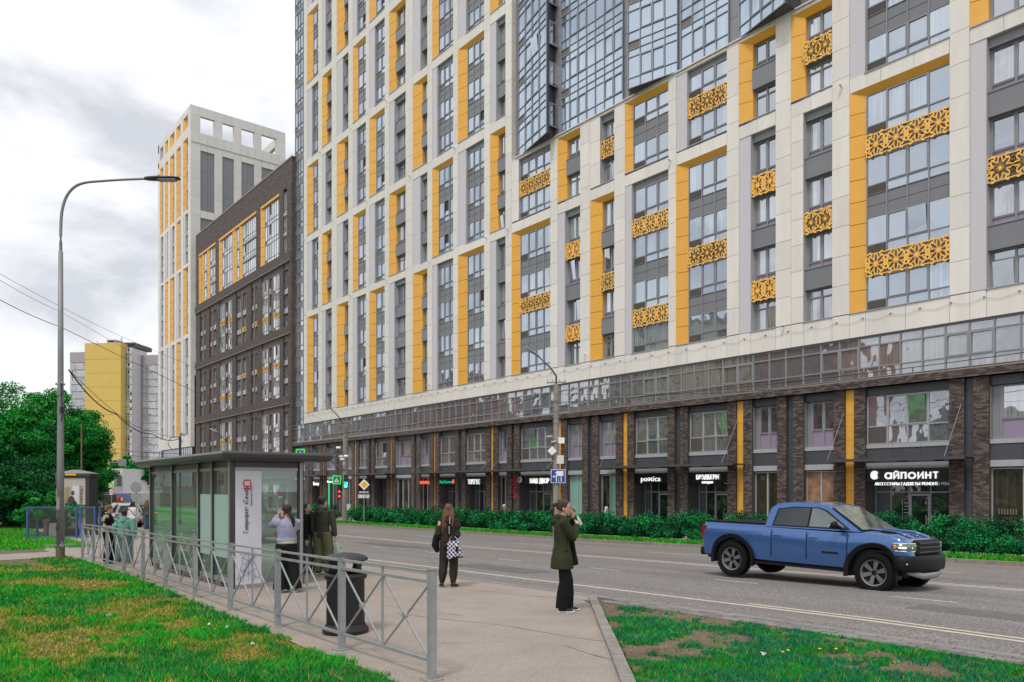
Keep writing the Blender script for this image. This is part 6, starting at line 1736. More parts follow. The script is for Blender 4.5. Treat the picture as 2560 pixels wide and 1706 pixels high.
# parking prohibition sign seen through the shelter glass
x, y = at(701, 1335); x, y = along(701, 29.8), 29.8
t = thing('road_sign', 'blue and red round no stopping sign seen through the shelter glass', 'road sign', (x, y, zg(x, y))); Yn = -.7759*x+.6306*y
q = MB(); q.lathe([(.035, -.1), (.035, zv(1222, Yn)-zg(x, y))], 'galv', 8); q.build('pole', t)
q = MB(); c = toc*.08+Vector((0, 0, zv(1231, Yn)-zg(x, y)))
for k, (r_, m) in enumerate(((.34, 'red'), (.27, 'sign_blue'))): q.poly([c+toc*.006*k+rt*r_*math.cos(a*math.pi/10)+Vector((0, 0, r_*math.sin(a*math.pi/10))) for a in range(20)], m)
for sg in (-1, 1): q.obox(c+toc*.014, (rt+Vector((0, 0, sg))).normalized()*.27, toc*.002, (-rt*sg+Vector((0, 0, 1))).normalized()*.035, 'red')
q.build('round_plate', t); o, f = plate(t, toc*.08+Vector((0, 0, zv(1244, Yn)-zg(x, y))), .5, .26, 'white_sign', 'text_dark'); q = MB(); q.obox(f-Vector((0, 0, .02)), rt*.15, toc*.003, (0, 0, .035), 'text_dark'); q.build('symbol', o)
# overhead gantry arm with the back of a sign, above the far street
x, y = cam_xy(222, 90); z = zside(x, 5)
t = thing('sign_gantry', 'grey overhead arm carrying the back of a rectangular sign before the ochre high-rise', 'sign gantry', (x, y, z))
def gp(u, v, Y=90): c = cam_xy(u, Y); return Vector((c[0]-x, c[1]-y, zv(v, Y)-z))
q = MB(); q.loft([(0, 0, 0), gp(222, 1150)], [.14, .10], 'galv', 8, ref=(1, 0, 0)); q.build('pole', t)
q = MB(); q.bar(gp(222, 1155), gp(314, 1157), .10, 'galv'); q.build('arm', t); q = MB(); q.obox(gp(306, 1157, 89.8), rt*.47, toc*.03, (0, 0, .42), 'sign_back'); q.build('sign_plate', t)
# far dark poles behind the shelter
x, y = cam_xy(450, 58)
P3 = pole('utility_pole', 'dark metal pole with looped cables rising behind the bus shelter roof', x, y, zv(1092, 58)-zg(x, y), .12, .09, 'shelter_metal', z=zg(x, y))
zz3 = zg(x, y); hp = zv(1092, 58)-zz3
q = MB(); q.loft([(0, 0, hp), rt*.1+Vector((0, 0, hp+.25)), rt*.35+Vector((0, 0, hp+.1))], [.10, .08, .09], 'galv_dark', 8, ref=(0, 0, 1)); q.build('pole_cap', P3)
q = MB(); q.tube([rt*(-.35+.55*math.cos(a*.45))+Vector((0, 0, hp-.5+.5*math.sin(a*.45))) for a in range(11)], .025, 'cable', 5); q.build('cable_loop', P3)
x, y = cam_xy(565, 75)
P4 = pole('utility_pole', 'distant pole with crossarm and lamp in front of the brown brick block', x, y, zv(1108, 75)-zg(x, y), .22, .17, 'concrete', z=zg(x, y)); z4_ = zg(x, y)
h4 = zv(1108, 75)-z4_; q = MB(); q.bar(-rt*.55+Vector((0, 0, h4)), rt*.55+Vector((0, 0, h4)), .09, 'galv_dark'); q.build('cross_arm', P4)
q = MB(); q.loft([(0, 0, h4), -rt*.1+Vector((0, 0, h4+.3)), -rt*.9+Vector((0, 0, h4+1.1))], [.05, .05, .04], 'shelter_metal', 6, ref=(0, 0, 1)); q.build('lamp_arm', P4); lamp_head(P4, -rt*.9+Vector((0, 0, h4+1.1)), -rt+Vector((0, 0, .5)), .8, .15, 'galv')
# ------------------------------------------------------------------ advertising pillar and blue enclosure
x, y = cam_xy(182, 37.5); z = zside(x, 5)
AD = thing('advertising_pillar', 'dark advertising pillar with a lit beige theatre poster behind the blue enclosure', 'advertising pillar', (x, y, z), math.atan2(.7759, .6306)+R(5))
s_ = 37.5/FPX; w = 1.5; H = zv(1190, 37.5)-z
q = MB(); q.box(-.72, .76, 0, 1.0, 0, H, 'shelter_metal'); q.build('body', AD)
q = MB(); q.box(-.84, .88, -.12, 1.1, H, H+.12, 'shelter_metal'); q.poly([(-.8, -.1, H+.12), (.84, -.1, H+.12), (.1, .3, H+.30), (-.2, .3, H+.30)], 'galv_dark'); q.poly([(.84, -.1, H+.12), (.84, 1.05, H+.12), (.1, .7, H+.3), (.1, .3, H+.3)], 'galv_dark'); q.poly([(-.8, -.1, H+.12), (-.8, 1.05, H+.12), (-.2, .7, H+.3), (-.2, .3, H+.3)], 'galv_dark'); q.poly([(-.2, .3, H+.3), (.1, .3, H+.3), (.1, .7, H+.3), (-.2, .7, H+.3)], 'galv_dark'); q.build('cap', AD)
q = MB(); q.box(-.30, .22, -.14, -.121, H+.02, H+.10, 'sign_yellow'); q.build('name_plate', AD)
pmat('poster_beige', (.46, .41, .36), .5, var=.08); pmat('poster_dark', (.10, .04, .07), .5, var=.2); pmat('poster_ochre', (.32, .27, .14), .5)
q = MB(); q.box(-.58, .60, -.03, .0, .35, H-.12, 'poster_beige'); po = q.build('poster', AD)
q = MB(); q.box(-.35, -.10, -.036, -.031, 1.2, H-.55, 'poster_ochre'); q.box(.0, .30, -.036, -.031, 1.25, H-.50, 'poster_white')
for (cx, cz, rx_, rz_, m) in ((-.05, H-1.25, .17, .26, 'poster_dark'), (.02, H-.85, .09, .12, 'leaf_brown'), (.10, H-1.4, .12, .18, 'poster_dark'), (.15, H-1.0, .10, .16, 'poster_white')):
    q.poly([(cx+rx_*math.cos(a*math.pi/8), -.040, cz+rz_*math.sin(a*math.pi/8)) for a in range(16)], m)
q.build('poster_picture', po)
me = text_mesh('СЛУЖАНКА-ГОСПОЖА', .17, 'text_dark', .003, 'LEFT'); o = link('lettering', me, po); o.matrix_local = Matrix.Translation((.36, -.045, H-.5)) @ Matrix(((0, 1, 0, 0), (0, 0, -1, 0), (-1, 0, 0, 0), (0, 0, 0, 1)))
q = MB(); q.lathe([(.04, 0), (.035, 2.6)], 'wood', 6, (.0, .9, H)); q.build('mast', AD)
x, y = cam_xy(150, 35.2); z = zside(x, 5); z0_ = z
EN = thing('mesh_enclosure', 'blue steel framed wire mesh enclosure around a shrub beside the lamp post', 'fence', (x, y, z), math.atan2(.7759, .6306))
s_ = 35.2/FPX; hh_ = zv(1267, 35.2)-z
pts_ = [(-1.5, 0), (.72, .1), (.90, .1), (1.50, .2)]
for (a, b) in pts_+[(-1.62, .9), (1.42, .8)]: q = MB(); q.box(a-.04, a+.04, b-.04, b+.04, -.05, hh_, 'blue_paint'); q.build('post', EN)
for (a, b) in zip(pts_, pts_[1:]): q = MB(); q.bar((a[0], a[1], hh_-.03), (b[0], b[1], hh_-.03), .06, 'blue_paint'); q.build('top_rail', EN); q = MB(); q.bar((a[0], a[1], .08), (b[0], b[1], .08), .04, 'blue_paint'); q.build('bottom_rail', EN)
q = MB()
for (a, b) in [(pts_[0], pts_[1]), (pts_[2], pts_[3])]:
    L_ = b[0]-a[0]; k = 0.
    while k < L_+hh_:
        for sg in (0, 1):
            x0_, z0 = k-hh_, 0.; x1_, z1 = k, hh_
            if x0_ < 0: z0 = -x0_; x0_ = 0
            if x1_ > L_: z1 = hh_-(x1_-L_); x1_ = L_
            if x1_ <= x0_: continue
            if sg: xa, xb = L_-x0_, L_-x1_
            else: xa, xb = x0_, x1_
            q.bar((a[0]+xa, a[1], z0), (a[0]+xb, a[1], z1), .006, 'galv_dark')
        k += .12
q.build('wire_mesh', EN, kind='stuff')
q = MB(); q.lathe([(.11, 0), (.11, .72), (.17, .74), (.17, .82), (.08, .88), (0, .88)], 'brown_panel', 10, (-.95, .5, 0)); q.build('pipe', EN); q = MB(); q.box(-.75, -.40, .4, .6, 0, .68, 'concrete'); q.build('concrete_block', EN)

# ------------------------------------------------------------------ overhead cables
CB = 'overhead cables'
def cable(label, pts, r=.015, sag=.0, n=14, group=None):
    P_ = [Vector((*cam_xy(u, Y), zv(v, Y))) for (u, v, Y) in pts]; out = []
    for a, b in zip(P_, P_[1:]):
        for k in range(n+(1 if b is P_[-1] else 0)):
            t = k/n; p = a.lerp(b, t); p.z -= sag*4*t*(1-t); out.append(p)
    c = out[0]; q = MB(); q.tube([p-c for p in out], r, 'cable', 4)
    return q.build('cable', loc=c, label=label, category='cable')
cable('thick twisted cable sagging from the lamp post towards the pole behind the shelter', [(172, 925, 24), (290, 1035, 32), (380, 1085, 45), (448, 1097, 58)], .028, .25)
cable('thin wire beside the thick sagging cable on the left', [(172, 925, 24), (330, 1062, 36), (448, 1096, 58)], .012, .1)
cable('lowest of the three wires crossing the sky at the upper left', [(-80, 705, 22), (152, 818, 30), (700, 1075, 62)], .013, .1)
cable('middle wire of the three crossing the left sky', [(-80, 650, 22), (152, 780, 32), (430, 930, 60)], .008, .1)
cable('topmost thin wire crossing the left sky', [(-80, 640, 26), (300, 840, 45), (860, 1070, 67)], .009, .1)
cable('wire across the glazing band from the right edge to the lamp pole', [(2700, 862, 27), (1376, 1008, 43.5)], .016, .25)
cable('second wire below it, meeting the lamp pole above the camera boxes', [(2700, 905, 27), (1376, 985, 43.5)], .010, .45)
cable('black wire from the lamp pole to the left pole, over the brick cornice', [(1376, 985, 43.5), (864, 1082, 67)], .018, .35)
cable('lower wire between the two concrete poles', [(1376, 1022, 43.5), (864, 1096, 67)], .014, .45)
cable('thin wire between the two concrete poles above the shop windows', [(1376, 1100, 43.5), (864, 1120, 67)], .010, .2)
cable('wire from the left concrete pole down to the shelter side', [(864, 1082, 67), (700, 1098, 74), (450, 1140, 90)], .02, .3)
cable('pair wire crossing in front of the ochre high-rise', [(862, 1130, 67), (450, 1134, 90), (250, 1112, 110)], .025, .4)
cable('lower wire crossing in front of the ochre high-rise', [(862, 1140, 67), (450, 1142, 90), (255, 1126, 110)], .03, .4)
# ------------------------------------------------------------------ people
def cloth(name, col, rough=.85, var=.12, ns=6, bump=.45, bs=9):
    return pmat(name, col, rough, var=var, nscale=ns, bump=bump, bscale=bs, tcoord='obj', spec=.2)
pmat('skin', (.52, .31, .24), .5, var=.05, tcoord='obj'); pmat('lip', (.36, .13, .12), .5)
cloth('olive_coat', (.030, .034, .016)); cloth('black_cloth', (.008, .008, .009)); cloth('brown_cloth', (.030, .024, .018)); cloth('grey_blue_knit', (.27, .28, .38), ns=14)
cloth('cream_cloth', (.62, .52, .36)); cloth('khaki_cloth', (.15, .145, .075)); cloth('olive_grey', (.060, .058, .046)); cloth('mint_cloth', (.13, .31, .25)); cloth('teal_dark', (.085, .17, .15))
cloth('beige_cloth', (.36, .29, .21)); cloth('denim', (.06, .085, .13)); cloth('dark_denim', (.05, .055, .065)); cloth('white_cloth', (.62, .60, .57)); cloth('red_cloth', (.28, .10, .10)); cloth('grey_cloth', (.07, .075, .085))
pmat('hair_brown', (.045, .022, .014), .45, var=.5, nscale=4, stretch=(14, 14, 1.5), tcoord='obj', bump=.8, bscale=10); pmat('hair_auburn', (.13, .06, .028), .45, var=.55, nscale=4, stretch=(14, 14, 1.2), tcoord='obj', bump=.8, bscale=10)
pmat('hair_dark', (.012, .009, .008), .4, var=.4, nscale=5, stretch=(12, 12, 2), tcoord='obj', bump=.6, bscale=12); pmat('hair_light', (.15, .085, .045), .5, var=.4, nscale=5, stretch=(12, 12, 2), tcoord='obj', bump=.8, bscale=12)
pmat('shoe_black', (.012, .012, .013), .5); pmat('shoe_white', (.75, .74, .78), .5); pmat('gum_sole', (.16, .085, .045), .6); pmat('shoe_tan', (.42, .30, .16), .6); pmat('phone_pink', (.55, .30, .32), .3)
V3 = Vector
def remesh(o, vox, sm=6):
    m = o.modifiers.new('surface', 'REMESH'); m.mode = 'VOXEL'; m.voxel_size = vox; m.use_smooth_shade = True
    if sm: s = o.modifiers.new('soften', 'CORRECTIVE_SMOOTH') if False else o.modifiers.new('soften', 'SMOOTH'); s.iterations = sm; s.factor = .5
    return o
def ik(a, b, l1, l2, hint):
    d = b-a; L = min(d.length, (l1+l2)*.999); dn = d.normalized(); x = (l1*l1-l2*l2+L*L)/(2*L); h = math.sqrt(max(0, l1*l1-x*x))
    hv = V3(hint)-dn*V3(hint).dot(dn); hv.normalize(); return a+dn*x+hv*h, a+dn*L
def hand(q, w, d, palm, m, s=1.0, curl=.5, thumb=1):
    """palm and five separate fingers; d points along the fingers, palm is the palm's facing direction"""
    d = V3(d).normalized(); palm = V3(palm); palm = (palm-d*palm.dot(d)).normalized(); side = d.cross(palm)*thumb
    w = V3(w); q.loft([w-d*.03*s, w, w+d*.045*s, w+d*.088*s], [(.022*s, .018*s), (.026*s, .017*s), (.040*s, .016*s), (.040*s, .013*s)], m, 10, ref=side)
    for k, (off, L_) in enumerate(((.030, .072), (.010, .080), (-.010, .074), (-.029, .058))):
        b = w+d*.085*s+side*off*s; pts = [b]; dd = d.copy(); a = curl*(.55+.08*k)
        for j in range(3):
            dd = (dd*math.cos(a)+palm*math.sin(a)).normalized(); pts.append(pts[-1]+dd*L_*s*(.42, .33, .25)[j])
        q.loft(pts, [.0095*s, .009*s, .0085*s, .007*s], m, 6)
    b = w+d*.02*s+side*.030*s; t1 = (side*.8+d*.6+palm*.25).normalized(); t2 = (d*.9+palm*.5+side*.1).normalized()
    q.loft([b-side*.01*s, b+t1*.035*s, b+t1*.035*s+t2*.03*s, b+t1*.035*s+t2*.052*s], [.013*s, .011*s, .0095*s, .007*s], m, 6)
def person(label, x, y, heading, H, top, bottom, hair, shoes, hands=None, feet=None, look=(0, 0), fem=True, lean=0, leg=(.098, .062, .055), topm='coat', hem=.52, hood=False, group=None, cat='person', z=None, slim=1.0, vox=.011, sleeve=1.0, bag=None, flare=0, longhair=0, hemr=1.0):
    """local frame: +Y forward, +X to the person's right; units are shares of the body height until scaled by H"""
    zz = (zside(x, y) if z is None else z)
    t = thing('person', label, cat, (x, y, zz), heading, group); S = H
    sw = (.108 if fem else .125)*slim
    hipw = .052
    LF, RF = feet or ((-.055, .0), (.055, .0))
    hipL, hipR = V3((-hipw, 0, .52)), V3((hipw, 0, .52))
    chest = V3((0, lean*.6, .74)); neck = V3((0, lean, .835)); head = V3((0, lean+.018, .925))
    shL, shR = V3((-sw, lean*.9, .805)), V3((sw, lean*.9, .805))
    hl_, hr_ = hands or (((-.14, .02, .44), None), ((.14, .02, .44), None))
    joints_ = {}
    def arm(sh, tgt, sx, hint=None):
        hint = hint or (sx*.5, -1, -.2); el, w = ik(sh, V3(tgt), .172, .150, hint); return el, w
    eL, wL = arm(shL, hl_[0], -1, hl_[1].get('hint') if hl_[1] else None); eR, wR = arm(shR, hr_[0], 1, hr_[1].get('hint') if hr_[1] else None)
    legs = []
    for hp, F, sx in ((hipL, LF, -1), (hipR, RF, 1)):
        an = V3((F[0], F[1], .045+(F[2] if len(F) > 2 else 0))); kn, an2 = ik(hp, an, .245, .235, (0, 1, 0)); legs.append((hp, kn, an, F))
    # --- body
    q = MB()
    q.loft([V3((0, 0, .50)), V3((0, 0, .56)), V3((0, lean*.3, .63)), chest, V3((0, lean*.85, .79)), V3((0, lean*.95, .825))], [(.085*slim, .060), (.088*slim, .064), (.070*slim, .052), (.090*slim, .062), (sw*.95, .050), (.035, .035)], 'skin', 14, ref=(1, 0, 0))
    q.loft([V3((0, lean*.9, .81)), V3((0, lean+.004, .845)), V3((0, lean+.010, .875))], [.036, .031, .032], 'skin', 10)
    yaw, pitch = look; RM = Matrix.Rotation(-yaw, 3, 'Z') @ Matrix.Rotation(pitch, 3, 'X')
    hp0 = V3((0, lean+.006, .865))
    def hd(p): return hp0+RM @ V3(p)
    q.loft([hd((0, .022, -.008)), hd((0, .020, .008)), hd((0, .012, .030)), hd((0, .006, .055)), hd((0, .002, .080)), hd((0, 0, .103)), hd((0, 0, .120)), hd((0, 0, .128))], [(.020, .024), (.030, .038), (.038, .050), (.042, .055), (.045, .058), (.042, .054), (.028, .038), (.008, .01)], 'skin', 16, ref=RM @ V3((1, 0, 0)))
    q.loft([hd((0, .060, .060)), hd((0, .069, .047)), hd((0, .073, .037)), hd((0, .062, .031))], [(.004, .005), (.0065, .007), (.0085, .008), (.006, .005)], 'skin', 8, ref=RM @ V3((1, 0, 0)))
    q.loft([hd((-.011, .058, .020)), hd((0, .063, .021)), hd((.011, .058, .020))], [.004, .006, .004], 'skin', 6)
    q.ball(hd((0, .052, .001)), (.013, .012, .010), 'skin', 8, 5); q.ball(hd((0, .05, .066)), (.030, .012, .006), 'skin', 8, 4)
    for sx in (-1, 1): q.loft([hd((sx*.043, -.002, .030)), hd((sx*.047, -.006, .045)), hd((sx*.047, -.008, .058))], [(.005, .006), (.006, .011), (.005, .010)], 'skin', 6)
    for sh, el, w, hs_, sx in ((shL, eL, wL, hl_, -1), (shR, eR, wR, hr_, 1)):
        q.loft([sh-V3((sx*.01, 0, 0)), sh.lerp(el, .5), el, el.lerp(w, .5), w], [.030, .027, .023, .021, .0145], 'skin', 8)
        o_ = hs_[1] or {}; dd = o_.get('d', tuple((w-el).normalized())); pl_ = o_.get('palm', (-sx, 0.1, 0))
        hand(q, w, dd, pl_, 'skin', .60, o_.get('curl', .45), thumb=o_.get('thumb', 1))
    for hp, kn, an, F in legs:
        q.loft([hp+V3((0, 0, .02)), hp.lerp(kn, .5), kn, kn.lerp(an, .35), an], [.050, .043, .031, .031, .019], 'skin', 10)
        q.loft([an, V3((an.x, an.y+.01, an.z-.025)), V3((an.x, an.y+.06, an.z-.032))], [.019, .018, .014], 'skin', 8)
    for i_, v in enumerate(q.v): q.v[i_] = (v[0]*S, v[1]*S, v[2]*S)
    body = remesh(q.build('body', t), .0085*S/1.7 if vox < .02 else vox, 3)
    def sc(q, name, vx, sm=5, par=None, rem=True):
        for i_, v in enumerate(q.v): q.v[i_] = (v[0]*S, v[1]*S, v[2]*S)
        o = q.build(name, par or t, smooth=not rem)
        if rem: remesh(o, vx, sm)
        return o
    # --- trousers or skirt
    q = MB(); a, b, c = leg
    q.loft([V3((0, 0, .48)), V3((0, 0, .53)), V3((0, 0, .60))], [(.098*slim, .072), (.100*slim, .075), (.080*slim, .060)], bottom, 14, ref=(1, 0, 0))
    for hp, kn, an, F in legs:
        e = an+V3((0, 0, -.012 if c > .05 else .008)); ax = (a*.62, a*.66)
        q.loft([hp+V3((0, 0, .03)), hp.lerp(kn, .5), kn, kn.lerp(e, .5), e], [ax, (a*.60, a*.60), (b*.72, b*.75), (b*.70, (b*.8+flare*.4)), (c*.66+flare*.5, c*.75+flare)], bottom, 12, ref=(1, 0, 0))
    sc(q, 'trousers', .012, 4)
    # --- shoes
    for hp, kn, an, F in legs:
        fy = F[3] if len(F) > 3 else 0; Rf = Matrix.Rotation(fy, 3, 'Z'); q = MB(); base = V3((an.x, an.y, an.z-.045))
        f = lambda p: base+Rf @ V3(p)
        q.loft([f((0, -.028, .028)), f((0, -.005, .032)), f((0, .03, .026)), f((0, .075, .018)), f((0, .105, .014))], [(.024, .022), (.026, .026), (.026, .020), (.028, .014), (.016, .010)], shoes[0], 12, ref=(1, 0, 0))
        q.loft([f((0, -.005, .03)), f((0, -.006, .062))], [.024, .023], shoes[0], 10)
        o = sc(q, 'shoe', .006, 3)
        q = MB(); q.loft([f((0, -.036, .007)), f((0, 0, .007)), f((0, .05, .007)), f((0, .09, .008)), f((0, .118, .010))], [(.022, .008), (.029, .008), (.028, .007), (.031, .007), (.014, .006)], shoes[1], 12, ref=(1, 0, 0)); sc(q, 'sole', .01, 0, o, rem=False)
    # --- top
    q = MB(); k = sleeve
    zb = hem
    prof = [(zb, .104*slim*hemr, .080*hemr), (min(zb+.05, .60), .104*slim*hemr, .079*hemr), (.62, .094*slim, .070), (.70, .104*slim, .076), (.77, .112*slim, .074), (.805, sw*1.02, .058), (.832, .050, .046), (.845, .040, .042)]
    if zb < .45: prof = [(zb, .118*slim*hemr, .092*hemr), ((zb+.56)/2, .112*slim*hemr, .086*hemr), (.56, .102*slim, .078)]+prof[2:]
    q.loft([V3((0, lean*max(0, (z_-.5)/.34), z_)) for z_, _, _ in prof], [(a_, b_) for _, a_, b_ in prof], top, 18, ref=(1, 0, 0))
    for sh, el, w, sx in ((shL, eL, wL, -1), (shR, eR, wR, 1)):
        q.loft([sh-V3((sx*.03, 0, .006)), sh, sh.lerp(el, .5), el, el.lerp(w, .5), w.lerp(el, .02)], [.038*k, .043*k, .040*k, .036*k, .034*k, .026*k], top, 12)
    if hood:
        q.loft([V3((-.058, lean+.022, .832)), V3((-.060, lean-.022, .846)), V3((0, lean-.062, .835)), V3((.060, lean-.022, .846)), V3((.058, lean+.022, .832))], [.018, .024, .030, .024, .018], top, 10)
        q.loft([V3((-.045, lean-.055, .815)), V3((0, lean-.074, .79)), V3((.045, lean-.055, .815))], [.020, .028, .020], top, 10)
    sc(q, topm, .0125, 4)
    # --- hair
    q = MB(); hm, style = hair
    q.loft([hd((0, -.030, .030)), hd((0, -.020, .055)), hd((0, -.010, .085)), hd((0, -.006, .112)), hd((0, -.004, .130)), hd((0, -.004, .136))], [(.040, .036), (.049, .050), (.052, .060), (.048, .057), (.030, .038), (.01, .01)], hm, 14, ref=RM @ V3((1, 0, 0)))
    if style == 'pony':
        q.ball(hd((0, -.060, .085)), .018, hm, 8, 6); q.loft([hd((0, -.062, .085)), hd((0, -.092, .075)), hd((.0, -.100, .035)), hd((0, -.082, -.015))], [.014, .024, .023, .008], hm, 8)
    if style == 'lowpony':
        q.loft([hd((0, -.050, .035)), hd((.012, -.072, .010)), hd((.028, -.080, -.040)), hd((.034, -.078, -.105)), hd((.032, -.074, -.135))], [.020, .020, .026, .020, .006], hm, 8)
    if style == 'long':
        for dx in (-.035, -.012, .012, .035):
            q.loft([hd((dx, -.030, .075)), hd((dx*1.35, -.052, .02)), hd((dx*1.5-.004, -.066, -.05)), hd((dx*1.45-.012, -.068, -.12)), hd((dx*1.2-.028, -.060, -longhair))], [.026, .024, .023, .020, .008], hm, 8)
    if style == 'bob':
        for dx in (-.046, -.025, 0, .025, .046): q.loft([hd((dx*.8, -.02, .09)), hd((dx*1.1, -.036, .04)), hd((dx*1.25, -.036, -.005))], [.022, .026, .018], hm, 8)
    if style == 'mop':
        for a_ in range(12): th = a_*.55; q.loft([hd((0, 0, .128)), hd((.040*math.sin(th), .042*math.cos(th), .112)), hd((.056*math.sin(th), .060*math.cos(th)-.004, .075 if math.cos(th) > .3 else .05))], [.016, .020, .012], hm, 6)
    if style == 'cap':
        q.lathe([(.0, 0)], hm, 4); q.loft([hd((0, .05, .088)), hd((0, .095, .082))], [(.036, .006), (.028, .004)], hm, 10, ref=(1, 0, 0))
    sc(q, 'cap' if style == 'cap' else 'hair', .0085, 2)
    # --- eyes, brows, mouth
    q = MB()
    for sx in (-1, 1): q.ball(hd((sx*.017, .0535, .055)), (.0075, .004, .0042), 'white_cloth', 8, 5)
    o = sc(q, 'eyes', 0, 0, rem=False); q = MB()
    for sx in (-1, 1):
        q.ball(hd((sx*.017, .0570, .055)), (.0035, .0022, .0038), 'hair_dark', 6, 4); q.loft([hd((sx*.008, .058, .066)), hd((sx*.018, .057, .069)), hd((sx*.028, .050, .066))], [.002, .0026, .0015], hair[0] if hair[0] != 'white_cloth' else 'hair_light', 5)
    sc(q, 'pupils', 0, 0, o, rem=False)
    q = MB(); q.loft([hd((-.012, .0605, .0205)), hd((0, .0665, .0215)), hd((.012, .0605, .0205))], [.0022, .0042, .0022], 'lip', 6); sc(q, 'mouth', 0, 0, rem=False)
    t['H'] = H
    def W(p): return V3(p)*S
    return t, dict(wL=W(wL), wR=W(wR), hd=lambda p: hd(p)*S, shL=W(shL), shR=W(shR), eL=W(eL), eR=W(eR), S=S, chest=W(chest))
def face(dx, dy):   # heading so that local +Y looks along (dx, dy)
    return math.atan2(-dx, dy)
# picture directions in the plan
PR = (.6306, .7759); PB = (-.7759, .6306)
def pdir(r, b): return face(r*PR[0]+b*PB[0], r*PR[1]+b*PB[1])

# woman in the olive parka, on the phone
x, y = at(1405, 1530)
t, j = person('woman in olive green parka at the kerb, holding phone and bottle', x, y, pdir(1, .08), 1.79, 'olive_coat', 'black_cloth', ('hair_brown', 'pony'), ('shoe_black', 'shoe_white'),
    hands=(((-.055, .105, .84), dict(d=(.15, .25, .9), palm=(.6, -.6, .1), curl=.75, hint=(-.6, .4, -1), thumb=-1)), ((.01, .13, .775), dict(d=(-.5, .5, .55), palm=(-.4, .2, .2), curl=.8, hint=(.7, -.3, -1)))),
    feet=((-.05, .055, 0, .25), (.035, -.01, 0, -.1)), look=(.0, -.12), leg=(.092, .080, .074), topm='parka', hem=.385, hood=True, sleeve=1.06, lean=.0, hemr=1.13)
h = j['hd']
q = MB(); c = h((-.036, .055, .028)); q.obox(c, (.006, 0, 0), V3((0, .028, .062)), V3((0, .018, -.010)), 'black_gloss'); q.build('phone', loc=None, parent=None)
_o = bpy.data.objects[-1] if False else None
def held(q, name, label, cat, t, rot=None):
    """something a person holds: top-level, placed where the hand is"""
    o = q.build(name, label=label, category=cat); o.location = t.location; o.rotation_euler = t.rotation_euler; return o
for o in [o for o in bpy.data.objects if o.name.startswith('phone') and 'label' not in o]: bpy.data.objects.remove(o)
q = MB(); q.obox(c, (.005, 0, 0), V3((0, .030, .066)), V3((0, .030, -.014)), 'black_gloss'); held(q, 'phone', 'dark phone held at the ear of the woman in the olive parka', 'phone', t)
q = MB(); wr = j['wR']+V3((-.03, .05, .05)); ax = V3((-.3, -.35, .9)).normalized(); q.loft([wr-ax*.07, wr-ax*.02, wr+ax*.03, wr+ax*.065, wr+ax*.08], [.028, .030, .028, .014, .011], 'frosted', 10); q.loft([wr+ax*.08, wr+ax*.10], [.014, .014], 'sign_green', 10); held(q, 'bottle', 'small clear bottle with green cap in the hand of the woman in olive', 'bottle', t)
q = MB()   # open front of the parka over a black dress, with a white mark
q.loft([V3((0.02, .122, .745*1.0)), V3((.02, .140, 1.0)), V3((.02, .150, .80))], [(.05, .02)]*3, 'black_cloth', 8, ref=(1, 0, 0))
q = MB(); q.loft([V3((-.02, .11, 1.36)), V3((-.02, .15, 1.15)), V3((-.02, .18, .95)), V3((-.02, .22, .74))], [(.05, .05), (.06, .05), (.065, .05), (.07, .055)], 'black_cloth', 12, ref=(1, 0, 0)); o = q.build('dress', t); remesh(o, .014, 4)
q = MB(); 
for k, z_ in enumerate((1.29, 1.26, 1.22)): q.box(.02, .07-.015*k, .150, .154, z_, z_+.012, 'white_cloth')
q.build('print', t)
q = MB(); q.loft([V3((-.19, 0, .985)), V3((0, -.155, .985)), V3((.19, 0, .985))], [.008]*3, 'olive_coat', 6); q.build('drawstring', t)

# girl in brown tracksuit seen from behind, checked bag
x, y = at(1122, 1468)
t, j = person('long haired woman in dark brown tracksuit seen from behind with checked shoulder bag', x, y, pdir(.12, 1), 1.70, 'brown_cloth', 'brown_cloth', ('hair_auburn', 'long'), ('shoe_black', 'gum_sole'),
    hands=(((-.10, .09, .56), dict(d=(.3, .8, -.2), curl=.6, hint=(-.25, -.9, -.7))), ((.07, .11, .60), dict(d=(-.5, .8, 0), curl=.6, hint=(.35, -.9, -.7)))), feet=((-.085, .0, 0, .3), (.055, -.01, 0, -.35)), leg=(.098, .076, .048), topm='hoodie', hem=.535, hood=True, longhair=.215, look=(-.12, .05), slim=.96, sleeve=1.04)
S = j['S']
q = MB(); q.loft([V3((.10, -.02, 1.50)), V3((.045, -.155, 1.36)), V3((.03, -.165, 1.15)), V3((.045, -.155, .98))], [(.026, .005)]*4, 'black_cloth', 8, ref=(1, 0, 0)); 
for k in range(7): q.box(.037, .052, -.178, -.172, 1.10+k*.022, 1.114+k*.022, 'white_cloth'); q.box(.045, .062, -.166, -.160, 1.30+k*.02, 1.312+k*.02, 'white_cloth')
q.build('bag_strap', t)
cm = pmat('check_cloth', (.5, .5, .5), .7); n = cm.node_tree; b = n.nodes['Principled BSDF']
ch = n.nodes.new('ShaderNodeTexChecker'); ch.inputs['Scale'].default_value = 24; ch.inputs[1].default_value = (.55, .52, .66, 1); ch.inputs[2].default_value = (.012, .010, .03, 1); tcn = n.nodes.new('ShaderNodeTexCoord')
mpn = n.nodes.new('ShaderNodeMapping'); mpn.inputs['Scale'].default_value = (1, .001, 1); mpn.inputs['Location'].default_value = (.003, .0005, .004); n.links.new(tcn.outputs['Object'], mpn.inputs[0]); n.links.new(mpn.outputs[0], ch.inputs[0]); n.links.new(ch.outputs[0], b.inputs['Base Color'])
q = MB(); q.loft([V3((.165, -.17, .635)), V3((.155, -.17, .66)), V3((.125, -.165, .88)), V3((.12, -.16, .955))], [(.165, .06), (.165, .062), (.125, .05), (.110, .035)], 'check_cloth', 24, ref=(1, 0, 0))
